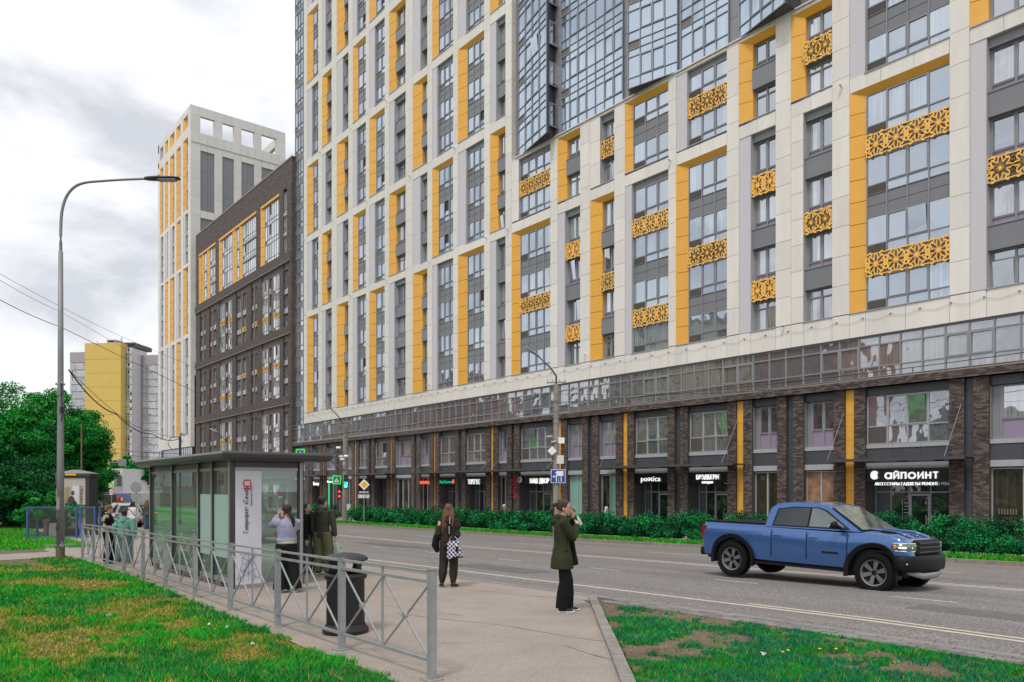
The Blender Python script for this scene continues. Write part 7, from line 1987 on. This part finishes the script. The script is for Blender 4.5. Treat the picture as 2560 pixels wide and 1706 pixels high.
q.loft([V3((.165, -.17, .618)), V3((.165, -.17, .64))], [(.155, .055), (.163, .06)], 'black_cloth', 24, ref=(1, 0, 0))
for dx in (-.055, .09): q.tube([V3((.12+dx, -.19, .93)), V3((.12+dx-.01, -.185, 1.0)), V3((.115+dx*.5, -.17, 1.05))], .007, 'frame_light', 6)
q.loft([V3((.215, -.235, .85)), V3((.215, -.24, .80)), V3((.215, -.24, .74))], [.028, .024, .02], 'black_cloth', 8); q.ball((.215, -.245, .865), .026, 'cream_cloth', 8, 6)
held(q, 'shoulder_bag', 'black and white checked bag hanging behind the long haired woman', 'bag', t)
q = MB(); q.loft([V3((-.25, .06, 1.12)), V3((-.27, .05, 1.0)), V3((-.29, .04, .85)), V3((-.24, .05, .70))], [(.05, .05), (.075, .07), (.085, .07), (.04, .05)], 'black_cloth', 10, ref=(1, 0, 0)); o = held(q, 'jacket', 'black jacket carried over the left arm of the long haired woman', 'jacket', t); remesh(o, .02, 3)

# woman in lilac sweatshirt on the phone
x, y = at(716, 1481)
t, j = person('woman in pale blue sweatshirt and wide black trousers talking on a pink phone', x, y, pdir(-.50, .62), 1.72, 'grey_blue_knit', 'black_cloth', ('hair_dark', 'lowpony'), ('shoe_tan', 'shoe_white'),
    hands=(((-.062, .075, .875), dict(d=(.1, .1, 1), palm=(1, -.2, 0), curl=.6, hint=(-.35, .5, -1), thumb=-1)), ((-.02, .12, .655), dict(d=(-1, .2, .1), palm=(0, -1, 0), curl=.5, hint=(1, -.2, -1)))), feet=((-.06, .03, 0, .1), (.08, -.05, 0, -.1)), leg=(.115, .095, .10), flare=.03, topm='sweatshirt', hem=.575, sleeve=1.28, look=(-.35, 0), slim=1.08)
q = MB(); q.loft([V3((0, 0, .955)), V3((0, 0, 1.0)), V3((0, 0, 1.03))], [(.178, .134), (.180, .136), (.16, .12)], 'cream_cloth', 18, ref=(1, 0, 0)); q.build('undershirt', t, smooth=True)
q = MB(); c = j['hd']((-.050, .018, .035)); q.obox(c, (.005, .001, 0), V3((0, .030, .068)), V3((0, .032, -.012)), 'phone_pink'); held(q, 'phone', 'pink phone held at the ear of the woman in the pale blue sweatshirt', 'phone', t)

# man with hood and carrier bag, and woman beside him
x, y = at(806, 1436)
t, j = person('tall man in olive grey hooded jacket and khaki trousers holding a plastic bag', x, y, pdir(.25, .95), 1.88, 'olive_grey', 'khaki_cloth', ('hair_dark', 'short'), ('shoe_black', 'shoe_white'), fem=False,
    hands=(((-.15, .03, .47), dict(curl=.6)), ((.165, .03, .475), dict(curl=.9))), feet=((-.07, 0, 0, .2), (.07, .02, 0, -.25)), leg=(.125, .105, .085), topm='jacket', hem=.475, hood=True, look=(.35, 0), sleeve=1.12)
pb = clearglass('bag_film', (.85, .86, .88), .06, .3, .62, (.62, .62, .66))
q = MB(); w_ = j['wR']+V3((0.0, .02, -.12)); q.loft([w_, w_+V3((.02, 0, -.07)), w_+V3((.05, 0, -.18)), w_+V3((.06, 0, -.31)), w_+V3((.06, 0, -.39))], [(.012, .012), (.05, .03), (.10, .06), (.13, .08), (.10, .06)], 'bag_film', 12, ref=(1, 0, 0)); q.ball(w_+V3((.0, 0, -.35)), (.05, .04, .045), 'skin', 8, 6)
q.obox(w_+V3((.15, 0, -.13)), (.03, 0, .02), (0, .012, 0), (-.01, 0, .03), 'sign_green'); q.obox(w_+V3((.13, 0, -.16)), (.02, 0, .015), (0, .012, 0), (-.01, 0, .03), 'red'); q.obox(w_+V3((.15, 0, -.27)), (.012, 0, 0), (0, .012, 0), (0, 0, .05), 'sign_yellow'); held(q, 'carrier_bag', 'translucent white carrier bag in the right hand of the tall man', 'bag', t)
x, y = at(766, 1435)
person('woman in black top half hidden by the shelter post, looking up the street', x, y, pdir(.85, .1), 1.72, 'black_cloth', 'grey_cloth', ('hair_dark', 'bob'), ('shoe_black', 'shoe_white'), leg=(.11, .09, .08), topm='jacket', hem=.5, look=(.1, .15), sleeve=1.1)
# two children behind the railing
x, y = at(270, 1409)
t, j = person('boy with tousled brown hair, black hooded vest and beige sleeves behind the railing', x, y, pdir(1, .25), 1.69, 'beige_cloth', 'black_cloth', ('hair_light', 'mop'), ('shoe_black', 'shoe_black'), fem=False, slim=.92,
    hands=(((-.05, .10, .60), dict(d=(0, 1, .1), curl=.5)), ((.08, .10, .60), dict(d=(-.3, 1, .1), curl=.5))), leg=(.12, .10, .09), topm='sweatshirt', hem=.50, look=(.1, -.05), sleeve=1.15)
q = MB(); q.loft([V3((0, -.02, 1.08)), V3((0, -.01, 1.25)), V3((0, 0, 1.38)), V3((0, .01, 1.44))], [(.17, .16), (.20, .15), (.20, .12), (.08, .08)], 'black_cloth', 14, ref=(1, 0, 0)); q.loft([V3((-.10, 0, 1.42)), V3((0, -.13, 1.38)), V3((.10, 0, 1.42))], [.05, .07, .05], 'black_cloth', 10)
for sx in (-1, 1): q.loft([V3((sx*.12, 0, 1.36)), V3((sx*.21, 0, 1.30)), V3((sx*.23, -.02, 1.18))], [.07, .08, .07], 'black_cloth', 10)
o = q.build('hooded_vest', t); remesh(o, .015, 4)
x, y = at(311, 1410)
person('boy in mint green hooded jacket and teal trousers seen from behind', x, y, pdir(-.05, 1), 1.55, 'mint_cloth', 'teal_dark', ('hair_dark', 'short'), ('shoe_tan', 'shoe_white'), fem=False,
    hands=(((-.17, .03, .50), dict(curl=.5)), ((.17, .03, .50), dict(curl=.5))), feet=((-.085, -.10, .03), (.075, .04)), leg=(.125, .11, .10), topm='jacket', hem=.49, hood=True, sleeve=1.4, slim=1.14)
# two women walking away further on
x, y = at(333, 1345)
t, j = person('woman with dark bob and white top walking away beside the parked car', x, y, pdir(.1, 1), 1.70, 'white_cloth', 'dark_denim', ('hair_dark', 'bob'), ('shoe_black', 'shoe_white'), feet=((-.05, .08), (.05, -.06, .02)), leg=(.10, .07, .06), topm='top', hem=.5, vox=.02)
q = MB(); q.loft([V3((-.14, -.10, 1.38)), V3((.02, -.145, 1.2)), V3((.20, -.08, .98))], [(.012, .004)]*3, 'black_cloth', 6, ref=(0, 0, 1)); q.build('bag_strap', t)
q = MB(); q.loft([V3((.24, -.02, .78)), V3((.24, -.02, .98))], [(.05, .12), (.045, .10)], 'shoe_tan', 10, ref=(1, 0, 0)); held(q, 'handbag', 'tan handbag at the hip of the woman in the white top', 'bag', t)
x, y = at(368, 1333)
person('woman with long auburn hair and dark jacket walking by the left end of the shelter', x, y, pdir(-.15, 1), 1.70, 'grey_cloth', 'denim', ('hair_auburn', 'long'), ('shoe_white', 'shoe_white'), feet=((-.04, -.05), (.04, .07)), leg=(.10, .085, .075), topm='jacket', hem=.49, longhair=.16, vox=.02)
# people on the far pavement, half hidden by the hedge
def far_p(u, n, label, **k):
    x = along(u, n); return person(label, x, n, k.pop('head'), k.pop('H', 1.7), k.pop('top'), k.pop('bottom', 'black_cloth'), k.pop('hair'), ('shoe_black', 'shoe_black'), z=zfar(x, n), vox=.02, **k)
far_p(1266, 34.5, 'old man in white cap and pink waistcoat leaning forward behind the hedge', head=pdir(-1, 0), top='red_cloth', hair=('white_cloth', 'cap'), fem=False, lean=.10, hem=.5, hands=(((-.10, .24, .60), dict(curl=.5)), ((.10, .24, .60), dict(curl=.5))))
far_p(1516, 34.5, 'person in white hooded top walking behind the hedge under the shop window', head=pdir(.9, -.3), top='white_cloth', hair=('white_cloth', 'bob'), hem=.5, hood=True, H=1.66)
far_p(1118, 35.2, 'person in black top near a shop door, right above the long haired woman', head=pdir(.3, 1), top='black_cloth', hair=('hair_light', 'bob'), hem=.5)
# ------------------------------------------------------------------ vehicles
def carpaint(name, col, met=.35, rough=.28):
    m = pmat(name, col, rough, metal=met, var=.02, tcoord='obj'); b = m.node_tree.nodes['Principled BSDF']
    b.inputs['Coat Weight'].default_value = 1.; b.inputs['Coat Roughness'].default_value = .04; return m
carpaint('paint_blue', (.045, .125, .34), .45, .22); carpaint('paint_grey', (.06, .065, .07)); carpaint('paint_black', (.012, .012, .014)); carpaint('paint_silver', (.35, .36, .38))
pmat('tyre', (.007, .007, .008), .9, bump=.2, tcoord='obj', spec=.2); pmat('rim', (.20, .20, .215), .35, metal=.6); pmat('trim_black', (.006, .006, .007), .55, tcoord='obj', spec=.25); pmat('chrome', (.55, .55, .57), .15, metal=1.)
pmat('tail_lamp', (.22, .008, .015), .25); pmat('head_lamp', (.62, .64, .60), .2, emit=.15); pmat('lamp_on', (.9, .95, .85), .3, emit=1.2); pmat('amber', (.8, .25, .03), .3); pmat('skid_plate', (.26, .26, .27), .45, metal=.4)
def lerp(tab, x):
    for (a, b), (c, d) in zip(tab, tab[1:]):
        if x <= c: return b+(d-b)*max(0, min(1, (x-a)/(c-a)))
    return tab[-1][1]
def wheel(parent, x, y, r, w, out, rimm='rim', spokes=6):
    """tyre with tread blocks and a spoked rim; out = +1 or -1 side it faces (Y)"""
    o = link('wheel', None, parent, (x, y, r)); q = MB(); h = w/2
    q.lathe([(r*.64, -h*.85), (r*.80, -h), (r*.93, -h*.95), (r*.985, -h*.75), (r*.985, h*.75), (r*.93, h*.95), (r*.80, h), (r*.64, h*.85)], 'tyre', 36, axis='y')
    for k in range(36):
        a = k*math.pi/18; 
        for sg in (-1, 1): q.obox((math.cos(a)*r*.985, sg*h*.6, math.sin(a)*r*.985), V3((-math.sin(a), 0, math.cos(a)))*r*.055, (0, h*.30, 0), V3((math.cos(a), 0, math.sin(a)))*.012, 'tyre')
    q.build('tyre', o, smooth=False)
    q = MB(); f = out*h*.72
    q.lathe([(r*.66, out*h*.9), (r*.60, out*h*.80), (r*.575, out*h*.3), (r*.56, -out*h*.6)], rimm, 32, axis='y')
    q.lathe([(r*.57, out*.02), (0, out*.02)], 'black_plastic', 20, axis='y')
    for k in range(spokes):
        a = k*2*math.pi/spokes+.3; d = V3((math.cos(a), 0, math.sin(a))); t_ = V3((-math.sin(a), 0, math.cos(a)))
        q.poly([V3((0, f*.9, 0))+d*r*.12+t_*r*.075, V3((0, f*1.15, 0))+d*r*.57+t_*r*.12, V3((0, f*1.15, 0))+d*r*.57-t_*r*.12, V3((0, f*.9, 0))+d*r*.12-t_*r*.075], rimm)
        q.poly([V3((0, f*1.15, 0))+d*r*.57+t_*r*.12, V3((0, f*.9, 0))+d*r*.12+t_*r*.075, V3((0, f*.4, 0))+d*r*.12+t_*r*.075, V3((0, f*.5, 0))+d*r*.6+t_*r*.16], 'black_plastic')
    q.lathe([(0, f*1.02), (r*.12, f*1.0), (r*.16, f*.8)], 'trim_black', 14, axis='y'); q.build('rim', o)
    return o
def shell(parent, name, L0, L1, top, bot, wid, arches, m, cuts, step=.05, belt=None):
    """lofted body: top(x), bottom(x) and half width(x) tables, wheel arches [(x, r, z)] cut out of the lower edge"""
    xs = set(); x = L0
    while x < L1: xs.add(round(x, 3)); x += step
    xs.add(L1)
    for (ax, ar, az) in arches:
        for k in range(17): xs.add(round(ax+ar*math.cos(math.pi*k/16), 4))
    for c in cuts: xs.add(c)
    xs = sorted(xs); q = MB(); lv = [0, .08, .22, .40, .55, .68, .80, .90, .965, 1.0]
    rings = []
    for x in xs:
        zb = lerp(bot, x)
        for (ax, ar, az) in arches:
            if abs(x-ax) < ar: zb = max(zb, az+math.sqrt(max(0, ar*ar-(x-ax)**2)))
        zt = lerp(top, x); w = lerp(wid, x); zb0 = lerp(bot, x); pts = []
        for f in lv:
            z = max(zb0+(zt-zb0)*f, zb)
            ff = (z-zb0)/max(.01, zt-zb0)
            ww = w*(.955+.045*math.sin(min(1, ff/.62)*math.pi/2)) if ff < .62 else w*(1-.075*((ff-.62)/.38)**2.2)
            pts.append((ww, z))
        ring = [(x, -a, z) for a, z in pts]+[(x, -pts[-1][0]*.90, zt+.018), (x, -pts[-1][0]*.5, zt+.035), (x, 0, zt+.04), (x, pts[-1][0]*.5, zt+.035), (x, pts[-1][0]*.90, zt+.018)]+[(x, a, z) for a, z in reversed(pts)]
        rings.append(ring)
    n = len(rings[0]); base = len(q.v)
    for r_ in rings: q.v += r_
    for k in range(len(rings)-1):
        for j in range(n-1):
            a = base+k*n+j; q.f.append((a, a+n, a+n+1, a+1)); q.m.append(m)
    q.f.append(tuple(base+j for j in range(n))); q.m.append(m); q.f.append(tuple(base+(len(rings)-1)*n+j for j in reversed(range(n)))); q.m.append(m)
    o = q.build(name, parent, smooth=True)
    md = o.modifiers.new('edges', 'EDGE_SPLIT'); md.split_angle = R(38)
    return o
def side_poly(q, pts, y, m, tum=0, zb=1.0):
    """polygon in the side plane; y shrinks with height above zb by tum per metre"""
    q.poly([(x, y-math.copysign(max(0, z-zb)*tum, y), z) for x, z in pts], m)

# ---- blue pickup
tx, ty = -9.93, 17.92
PK = thing('pickup_truck', 'blue four door pickup truck with black wheel flares driving right', 'pickup truck', (tx, ty, zroad(tx, ty)), math.atan2(0, 1))
PK.rotation_euler = (R(-1.0), R(.8), 0)
wb = 3.70; xr, xf = -1.85, 1.85; rw = .45; wy = .86
tone = 'paint_blue'
top = [(-3.02, 1.30), (-2.98, 1.36), (-.95, 1.36), (-.90, 1.33), (1.15, 1.30), (1.6, 1.33), (2.2, 1.29), (2.62, 1.20), (2.80, 1.06), (2.86, .92)]
bot = [(-3.02, .62), (-2.9, .52), (-1.2, .50), (1.2, .50), (2.55, .60), (2.86, .66)]
wid = [(-3.02, .94), (-2.9, .985), (2.1, .985), (2.5, .96), (2.75, .88), (2.86, .80)]
shell(PK, 'body', -3.02, 2.86, top, bot, wid, [(xr, .56, .44), (xf, .58, .44)], tone, [-.94, -.92], .06)
# underside and wheel wells
q = MB(); q.box(-2.9, 2.7, -.80, .80, .42, .95, 'black_plastic'); q.build('chassis', PK)
for x in (xr, xf):
    for sg in (-1, 1):
        q = MB(); r0_ = .57 if x == xr else .585
        pts = [(x+(r0_)*math.cos(a*math.pi/16), sg*1.0, .44+(r0_)*math.sin(a*math.pi/16)) for a in range(-1, 18)]; p2 = [(x+(r0_+.09)*math.cos(a*math.pi/16), sg*.99, .44+(r0_+.09)*math.sin(a*math.pi/16)) for a in range(-1, 18)]
        for k in range(18):
            q.poly([pts[k], pts[k+1], (p2[k+1][0], sg*1.035, p2[k+1][2]), (p2[k][0], sg*1.035, p2[k][2])], 'trim_black'); q.poly([(p2[k][0], sg*1.035, p2[k][2]), (p2[k+1][0], sg*1.035, p2[k+1][2]), (p2[k+1][0], sg*.95, p2[k+1][2]+.015), (p2[k][0], sg*.95, p2[k][2]+.015)], 'trim_black')
            q.poly([pts[k], pts[k+1], (pts[k+1][0], sg*.62, pts[k+1][2]), (pts[k][0], sg*.62, pts[k][2])], 'black_plastic')
        q.build('wheel_flare', PK)
        wheel(PK, x, sg*wy, rw, .29, sg)
# cab: greenhouse with pillars in body colour and glass set in
cabp = [(-.93, 1.34), (-.86, 1.80), (-.70, 1.92), (-.30, 1.965), (.35, 1.955), (.62, 1.90), (1.52, 1.34)]
def cy_(z): return .93-max(0, z-1.33)*.36
q = MB()
for sg in (-1, 1):
    for i in range(len(cabp)-1): pass
    q.poly([(x, sg*cy_(z), z) for x, z in (cabp if sg < 0 else cabp[::-1])], tone)
for (a, b) in zip(cabp, cabp[1:]):
    k = 6
    for j in range(k):
        t0, t1 = -1+2*j/k, -1+2*(j+1)/k
        cr = lambda t: .035*(1-t*t)
        q.poly([(a[0], cy_(a[1])*t0, a[1]+cr(t0)*(a[1] > 1.7)), (b[0], cy_(b[1])*t0, b[1]+cr(t0)*(b[1] > 1.7)), (b[0], cy_(b[1])*t1, b[1]+cr(t1)*(b[1] > 1.7)), (a[0], cy_(a[1])*t1, a[1]+cr(t1)*(a[1] > 1.7))], tone)
o = q.build('cab', PK); md = o.modifiers.new('soft', 'BEVEL'); md.width = .03; md.segments = 3; md.limit_method = 'ANGLE'; md.angle_limit = R(40)
for p in o.data.polygons: p.use_smooth = False
def inset(pts, y0, m, name, off=.012):
    for sg in (-1, 1): q = MB(); q.poly([(x, sg*(cy_(z)+off), z) for x, z in (pts if sg < 0 else pts[::-1])], m); q.build(name, PK)
inset([(-.74, 1.37), (-.66, 1.80), (-.22, 1.86), (.42, 1.86), (.62, 1.80), (1.28, 1.37)], 0, 'trim_black', 'window_surround', .008)
inset([(-.69, 1.40), (-.62, 1.78), (-.20, 1.835), (.20, 1.835), (.20, 1.40)], 0, 'glass_carside', 'side_window', .014) if 'glass_carside' in MATS else None
pmat('glass_carside', (.07, .075, .08), .04, metal=.85); pmat('glass_carside_light', (.17, .20, .19), .03, metal=.85)
inset([(-.69, 1.40), (-.62, 1.78), (-.20, 1.835), (.20, 1.835), (.20, 1.40)], 0, 'glass_carside', 'side_window', .014)
inset([(.25, 1.40), (.25, 1.835), (.40, 1.835), (.58, 1.78), (1.18, 1.40)], 0, 'glass_carside_light', 'side_window', .014)
ws = lambda x, z, t: (x+.012, cy_(z)*t, z+.02)
q = MB(); q.poly([ws(1.50, 1.37, -.90), ws(1.50, 1.37, .90), ws(.68, 1.87, .88), ws(.68, 1.87, -.88)], 'glass_screen') if False else None
m_ = pmat('glass_screen', (.20, .24, .19), .04, metal=.8, var=.6, nscale=3, tcoord='obj')
q = MB(); q.poly([ws(1.50, 1.37, -.92), ws(1.50, 1.37, .92), ws(.68, 1.87, .90), ws(.68, 1.87, -.90)], 'glass_screen'); q.build('windscreen', PK)
# door gaps, handles, rocker line
q = MB()
for x in (-.72, .22, 1.22):
    for sg in (-1, 1): q.box(x, x+.014, sg*.985-.006, sg*.985+.006, .62, 1.28, 'trim_black')
q.build('door_gap', PK)
for x in (-.55, .38):
    for sg in (-1, 1): q = MB(); q.loft([(x-.12, sg*.985, 1.14), (x, sg*1.01, 1.145), (x+.12, sg*.985, 1.14)], [(.018, .015)]*3, tone, 8, ref=(0, 0, 1)); q.build('door_handle', PK)
for sg in (-1, 1):
    q = MB(); q.box(-1.15, 1.15, sg*.93-.06, sg*.93+.06, .40, .45, 'trim_black'); q.build('side_step', PK)
    q = MB(); q.box(.62, 1.02, sg*.987-.004, sg*.987+.004, .80, .84, 'trim_black'); q.build('side_badge', PK)
    q = MB(); q.loft([(1.02, sg*.93, 1.42), (1.0, sg*1.02, 1.44), (1.0, sg*1.10, 1.47), (1.0, sg*1.22, 1.47)], [(.04, .03), (.05, .04), (.10, .07), (.08, .055)], 'trim_black', 10, ref=(0, 0, 1)); q.box(.90, .915, sg*1.16-.08, sg*1.16+.08, 1.41, 1.46, 'chrome'); q.build('mirror', PK, smooth=True)
# bed with rolled cover, tailgate and lamps
q = MB(); q.box(-2.96, -.98, -.83, .83, 1.37, 1.415, 'trim_black')
for x in (-2.5, -2.0, -1.5): q.box(x, x+.02, -.83, .83, 1.414, 1.424, 'black_plastic')
q.build('bed_cover', PK)
for sg in (-1, 1):
    q = MB(); q.box(-3.04, -2.84, sg*.90-.075, sg*.90+.075, .96, 1.28, 'tail_lamp'); q.build('tail_light', PK)
q = MB(); q.box(-3.14, -2.92, -.95, .95, .48, .70, 'trim_black'); o = q.build('rear_bumper', PK); o.modifiers.new('b', 'BEVEL').width = .04
# nose: grille, lamps, bumper, skid plate, bonnet scoops
def rbox(name, x0, x1, y0, y1, z0, z1, m, bev=.04, parent=None):
    q = MB(); q.box(x0, x1, y0, y1, z0, z1, m); o = q.build(name, parent or PK); b = o.modifiers.new('b', 'BEVEL'); b.width = bev; b.segments = 3; return o
g = rbox('grille', 2.72, 2.93, -.62, .62, .86, 1.22, 'trim_black', .06)
for z in (.94, 1.04, 1.14): rbox('grille_bar', 2.90, 2.96, -.52, .52, z-.018, z+.018, 'black_gloss', .01, g)
for sg in (-1, 1):
    q = MB(); q.poly([(2.30, sg*.975, 1.10), (2.42, sg*.985, .93), (2.76, sg*.885, .90), (2.90, sg*.64, .90), (2.90, sg*.64, 1.16), (2.70, sg*.86, 1.15)], 'head_lamp'); 
    q = MB(); q.loft([(2.28, sg*.96, 1.06), (2.52, sg*.955, 1.05), (2.76, sg*.845, 1.05), (2.90, sg*.62, 1.05)], [(.03, .03), (.085, .035), (.10, .04), (.09, .03)], 'glass_screen', 10, ref=(0, 0, 1)); o = q.build('headlight', PK, smooth=True)
    q = MB(); q.loft([(2.55, sg*.992, 1.05), (2.72, sg*.915, 1.045), (2.86, sg*.73, 1.045)], [(.018, .012)]*3, 'lamp_on', 8, ref=(0, 0, 1)); q.loft([(2.34, sg*.985, 1.135), (2.7, sg*.90, 1.14), (2.9, sg*.66, 1.14)], [(.012, .012)]*3, 'head_lamp', 6, ref=(0, 0, 1)); q.loft([(2.42, sg*.99, .975), (2.72, sg*.90, .97), (2.9, sg*.66, .97)], [(.012, .012)]*3, 'head_lamp', 6, ref=(0, 0, 1)); q.ball((2.40, sg*.985, 1.06), (.07, .015, .05), 'amber', 8, 6); q.build('lamp', o, smooth=True)
q = MB(); q.loft([(2.42, -1.0, .70), (2.72, -.97, .70), (2.98, -.72, .70), (3.03, 0, .70), (2.98, .72, .70), (2.72, .97, .70), (2.42, 1.0, .70)], [(.17, .05)]*7, 'trim_black', 10, ref=(0, 0, 1)); q.build('front_bumper', PK, smooth=True)
q = MB(); q.loft([(2.72, -.80, .50), (2.92, -.6, .46), (3.0, -.35, .42), (3.02, 0, .42), (3.0, .35, .42), (2.92, .6, .46), (2.72, .80, .50)], [(.03, .03), (.06, .04), (.07, .05), (.07, .05), (.07, .05), (.06, .04), (.03, .03)], 'skid_plate', 10, ref=(0, 0, 1)); q.build('skid_plate', PK, smooth=True)
for sg in (-1, 1): q = MB(); q.ball((2.80, sg*.86, .70), (.05, .10, .035), 'head_lamp', 8, 6); q.build('fog_light', PK); q = MB(); q.poly([(1.75, sg*.30, 1.405), (1.75, sg*.55, 1.395), (2.1, sg*.50, 1.365), (2.1, sg*.34, 1.375)], 'black_gloss'); q.build('bonnet_vent', PK)
q = MB(); q.loft([(.9, -.25, 1.43), (1.5, -.33, 1.395), (2.2, -.38, 1.345), (2.6, -.40, 1.25)], [(.03, .10)]*4, tone, 8, ref=(0, 0, 1)); q.loft([(.9, .25, 1.43), (1.5, .33, 1.395), (2.2, .38, 1.345), (2.6, .40, 1.25)], [(.03, .10)]*4, tone, 8, ref=(0, 0, 1)); q.build('bonnet_ridge', PK, smooth=True)

# the nose and the tail are short: tighten both overhangs
for o in list(PK.children)+[g for c in PK.children for g in c.children]:
    if o.type != 'MESH' or (o.parent and o.parent.name.startswith('wheel')): continue
    for v in o.data.vertices:
        if v.co.x > 2.15: v.co.x = 2.15+(v.co.x-2.15)*.60
        if v.co.x < -2.35: v.co.x = -2.35+(v.co.x+2.35)*.68
# ---- ordinary cars
def car(label, x, y, heading, paint, kind='suv', z=None, group=None, lamps=False):
    z = zroad(x, y) if z is None else z
    t = thing('car', label, 'car', (x, y, z), heading, group)
    L = 4.45; h = 1.62 if kind == 'suv' else 1.46; bz = .95 if kind == 'suv' else .88; r = .34; W_ = .90
    top = [(-L/2, bz-.12), (-L/2+.1, bz+.03), (-.9, bz+.05), (.9, bz+.02), (1.75, bz-.08), (2.1, bz-.25), (L/2, bz-.42)]
    bot = [(-L/2, .42), (-L/2+.2, .28), (L/2-.3, .26), (L/2, .34)]; wid = [(-L/2, .74), (-L/2+.25, W_-.03), (1.5, W_-.02), (2.0, .80), (L/2, .62)]
    shell(t, 'body', -L/2, L/2, top, bot, wid, [(-1.32, .39, .34), (1.36, .39, .34)], paint, [], .09)
    cp = [(-L/2+.12, bz), (-L/2+.35, h-.12), (-L/2+.7, h-.02), (-.3, h+.02), (.25, h-.03), (1.25, bz)]
    cyy = lambda z: W_-.09-max(0, z-bz)*.35
    q = MB()
    for sg in (-1, 1): q.poly([(a, sg*cyy(b), b) for a, b in (cp if sg < 0 else cp[::-1])], paint)
    for a, b in zip(cp, cp[1:]): q.poly([(a[0], -cyy(a[1]), a[1]), (b[0], -cyy(b[1]), b[1]), (b[0], cyy(b[1]), b[1]), (a[0], cyy(a[1]), a[1])], paint)
    o = q.build('cab', t); b_ = o.modifiers.new('b', 'BEVEL'); b_.width = .03; b_.segments = 2
    for sg in (-1, 1):
        for (x0, x1) in ((-1.75, -.55), (-.5, .35)):
            pts = [(x0+(.25 if x0 < -1 else 0), bz+.06), (x0+(.35 if x0 < -1 else .0), h-.12), (x1, h-.10), (x1+(.45 if x1 > 0 else 0), bz+.06)]
            q = MB(); q.poly([(a, sg*(cyy(b)+.01), b) for a, b in (pts if sg < 0 else pts[::-1])], 'glass_carside_light'); q.build('side_window', t)
        q = MB(); q.loft([(.75, sg*.84, bz+.08), (.75, sg*1.0, bz+.12)], [(.08, .06), (.07, .05)], 'trim_black', 8, ref=(0, 0, 1)); q.build('mirror', t)
        q = MB(); q.ball((-L/2+.07, sg*.66, bz-.08), (.06, .13, .07), 'tail_lamp' if not lamps else 'red_lamp', 8, 6); q.build('tail_light', t)
        q = MB(); q.ball((L/2-.22, sg*.62, bz-.30), (.16, .13, .06), 'head_lamp' if lamps != 1 else 'paint_silver', 8, 6); q.build('headlight', t)
        for xx in (-1.32, 1.36): wheel(t, xx, sg*.80, r, .2, sg, 'rim' if paint != 'paint_black' else 'galv_dark', 5)
        q = MB(); q.box(-1.9, 1.9, sg*.885-.02, sg*.885+.02, .28, .36, 'trim_black'); q.build('sill', t)
    q = MB(); q.poly([(1.22, -cyy(bz)*.93, bz+.05), (1.22, cyy(bz)*.93, bz+.05), (.30, cyy(h)*.93, h-.05), (.30, -cyy(h)*.93, h-.05)], 'glass_carside_light'); q.build('windscreen', t)
    q = MB(); q.poly([(-L/2+.12, cyy(bz)*.9, bz+.06), (-L/2+.12, -cyy(bz)*.9, bz+.06), (-L/2+.32, -cyy(h)*.9, h-.16), (-L/2+.32, cyy(h)*.9, h-.16)], 'glass_carside'); q.build('rear_window', t)
    q = MB(); q.box(-L/2-.02, L/2-.3, -.7, .7, .30, .55, 'black_plastic'); q.build('chassis', t)
    q = MB(); q.box(-L/2-.03, -L/2+.02, -.26, .26, bz-.30, bz-.19, 'white_sign'); q.build('number_plate', t)
    return t
fw = 0; bk = math.pi
x, y = at(655, 1355); y = 13.3; x = along(640, 13.3)
car('dark grey crossover seen through the shelter end glass, facing the camera', x, y, 0, 'paint_grey', 'suv')
x, y = along(715, 16.5)-1.5, 16.5
car('dark saloon behind the grey crossover, seen through the shelter glass', x, y, bk, 'paint_grey', 'saloon')
x, y = at(310, 1310); y = 12.2; x = along(306, 12.2)
car('black and silver hatchback waiting beside the two walking women', x, y, math.pi, 'paint_silver', 'suv')
car('black car with red tail lamps to the right of the walking women', along(372, 14.5)-3, 14.5, math.pi, 'paint_black', 'suv', lamps=2)
x, y = cam_xy(238, 92)
car('dark car with lit red tail lamps driving away past the advertising pillar', x, y, math.pi-.15, 'paint_grey', 'suv', z=zg(x, y), lamps=2)

# ------------------------------------------------------------------ rooftop things and cameras seen small
q = MB()
x = sbl+2
while x < sbr-1: q.bar((x, NQ+.2, 41.8), (x, NQ+.2, 42.15), .03, 'galv'); x += 1.8
q.bar((sbl, NQ+.2, 42.12), (sbr, NQ+.2, 42.12), .03, 'galv'); bpart('roof_rail', q)
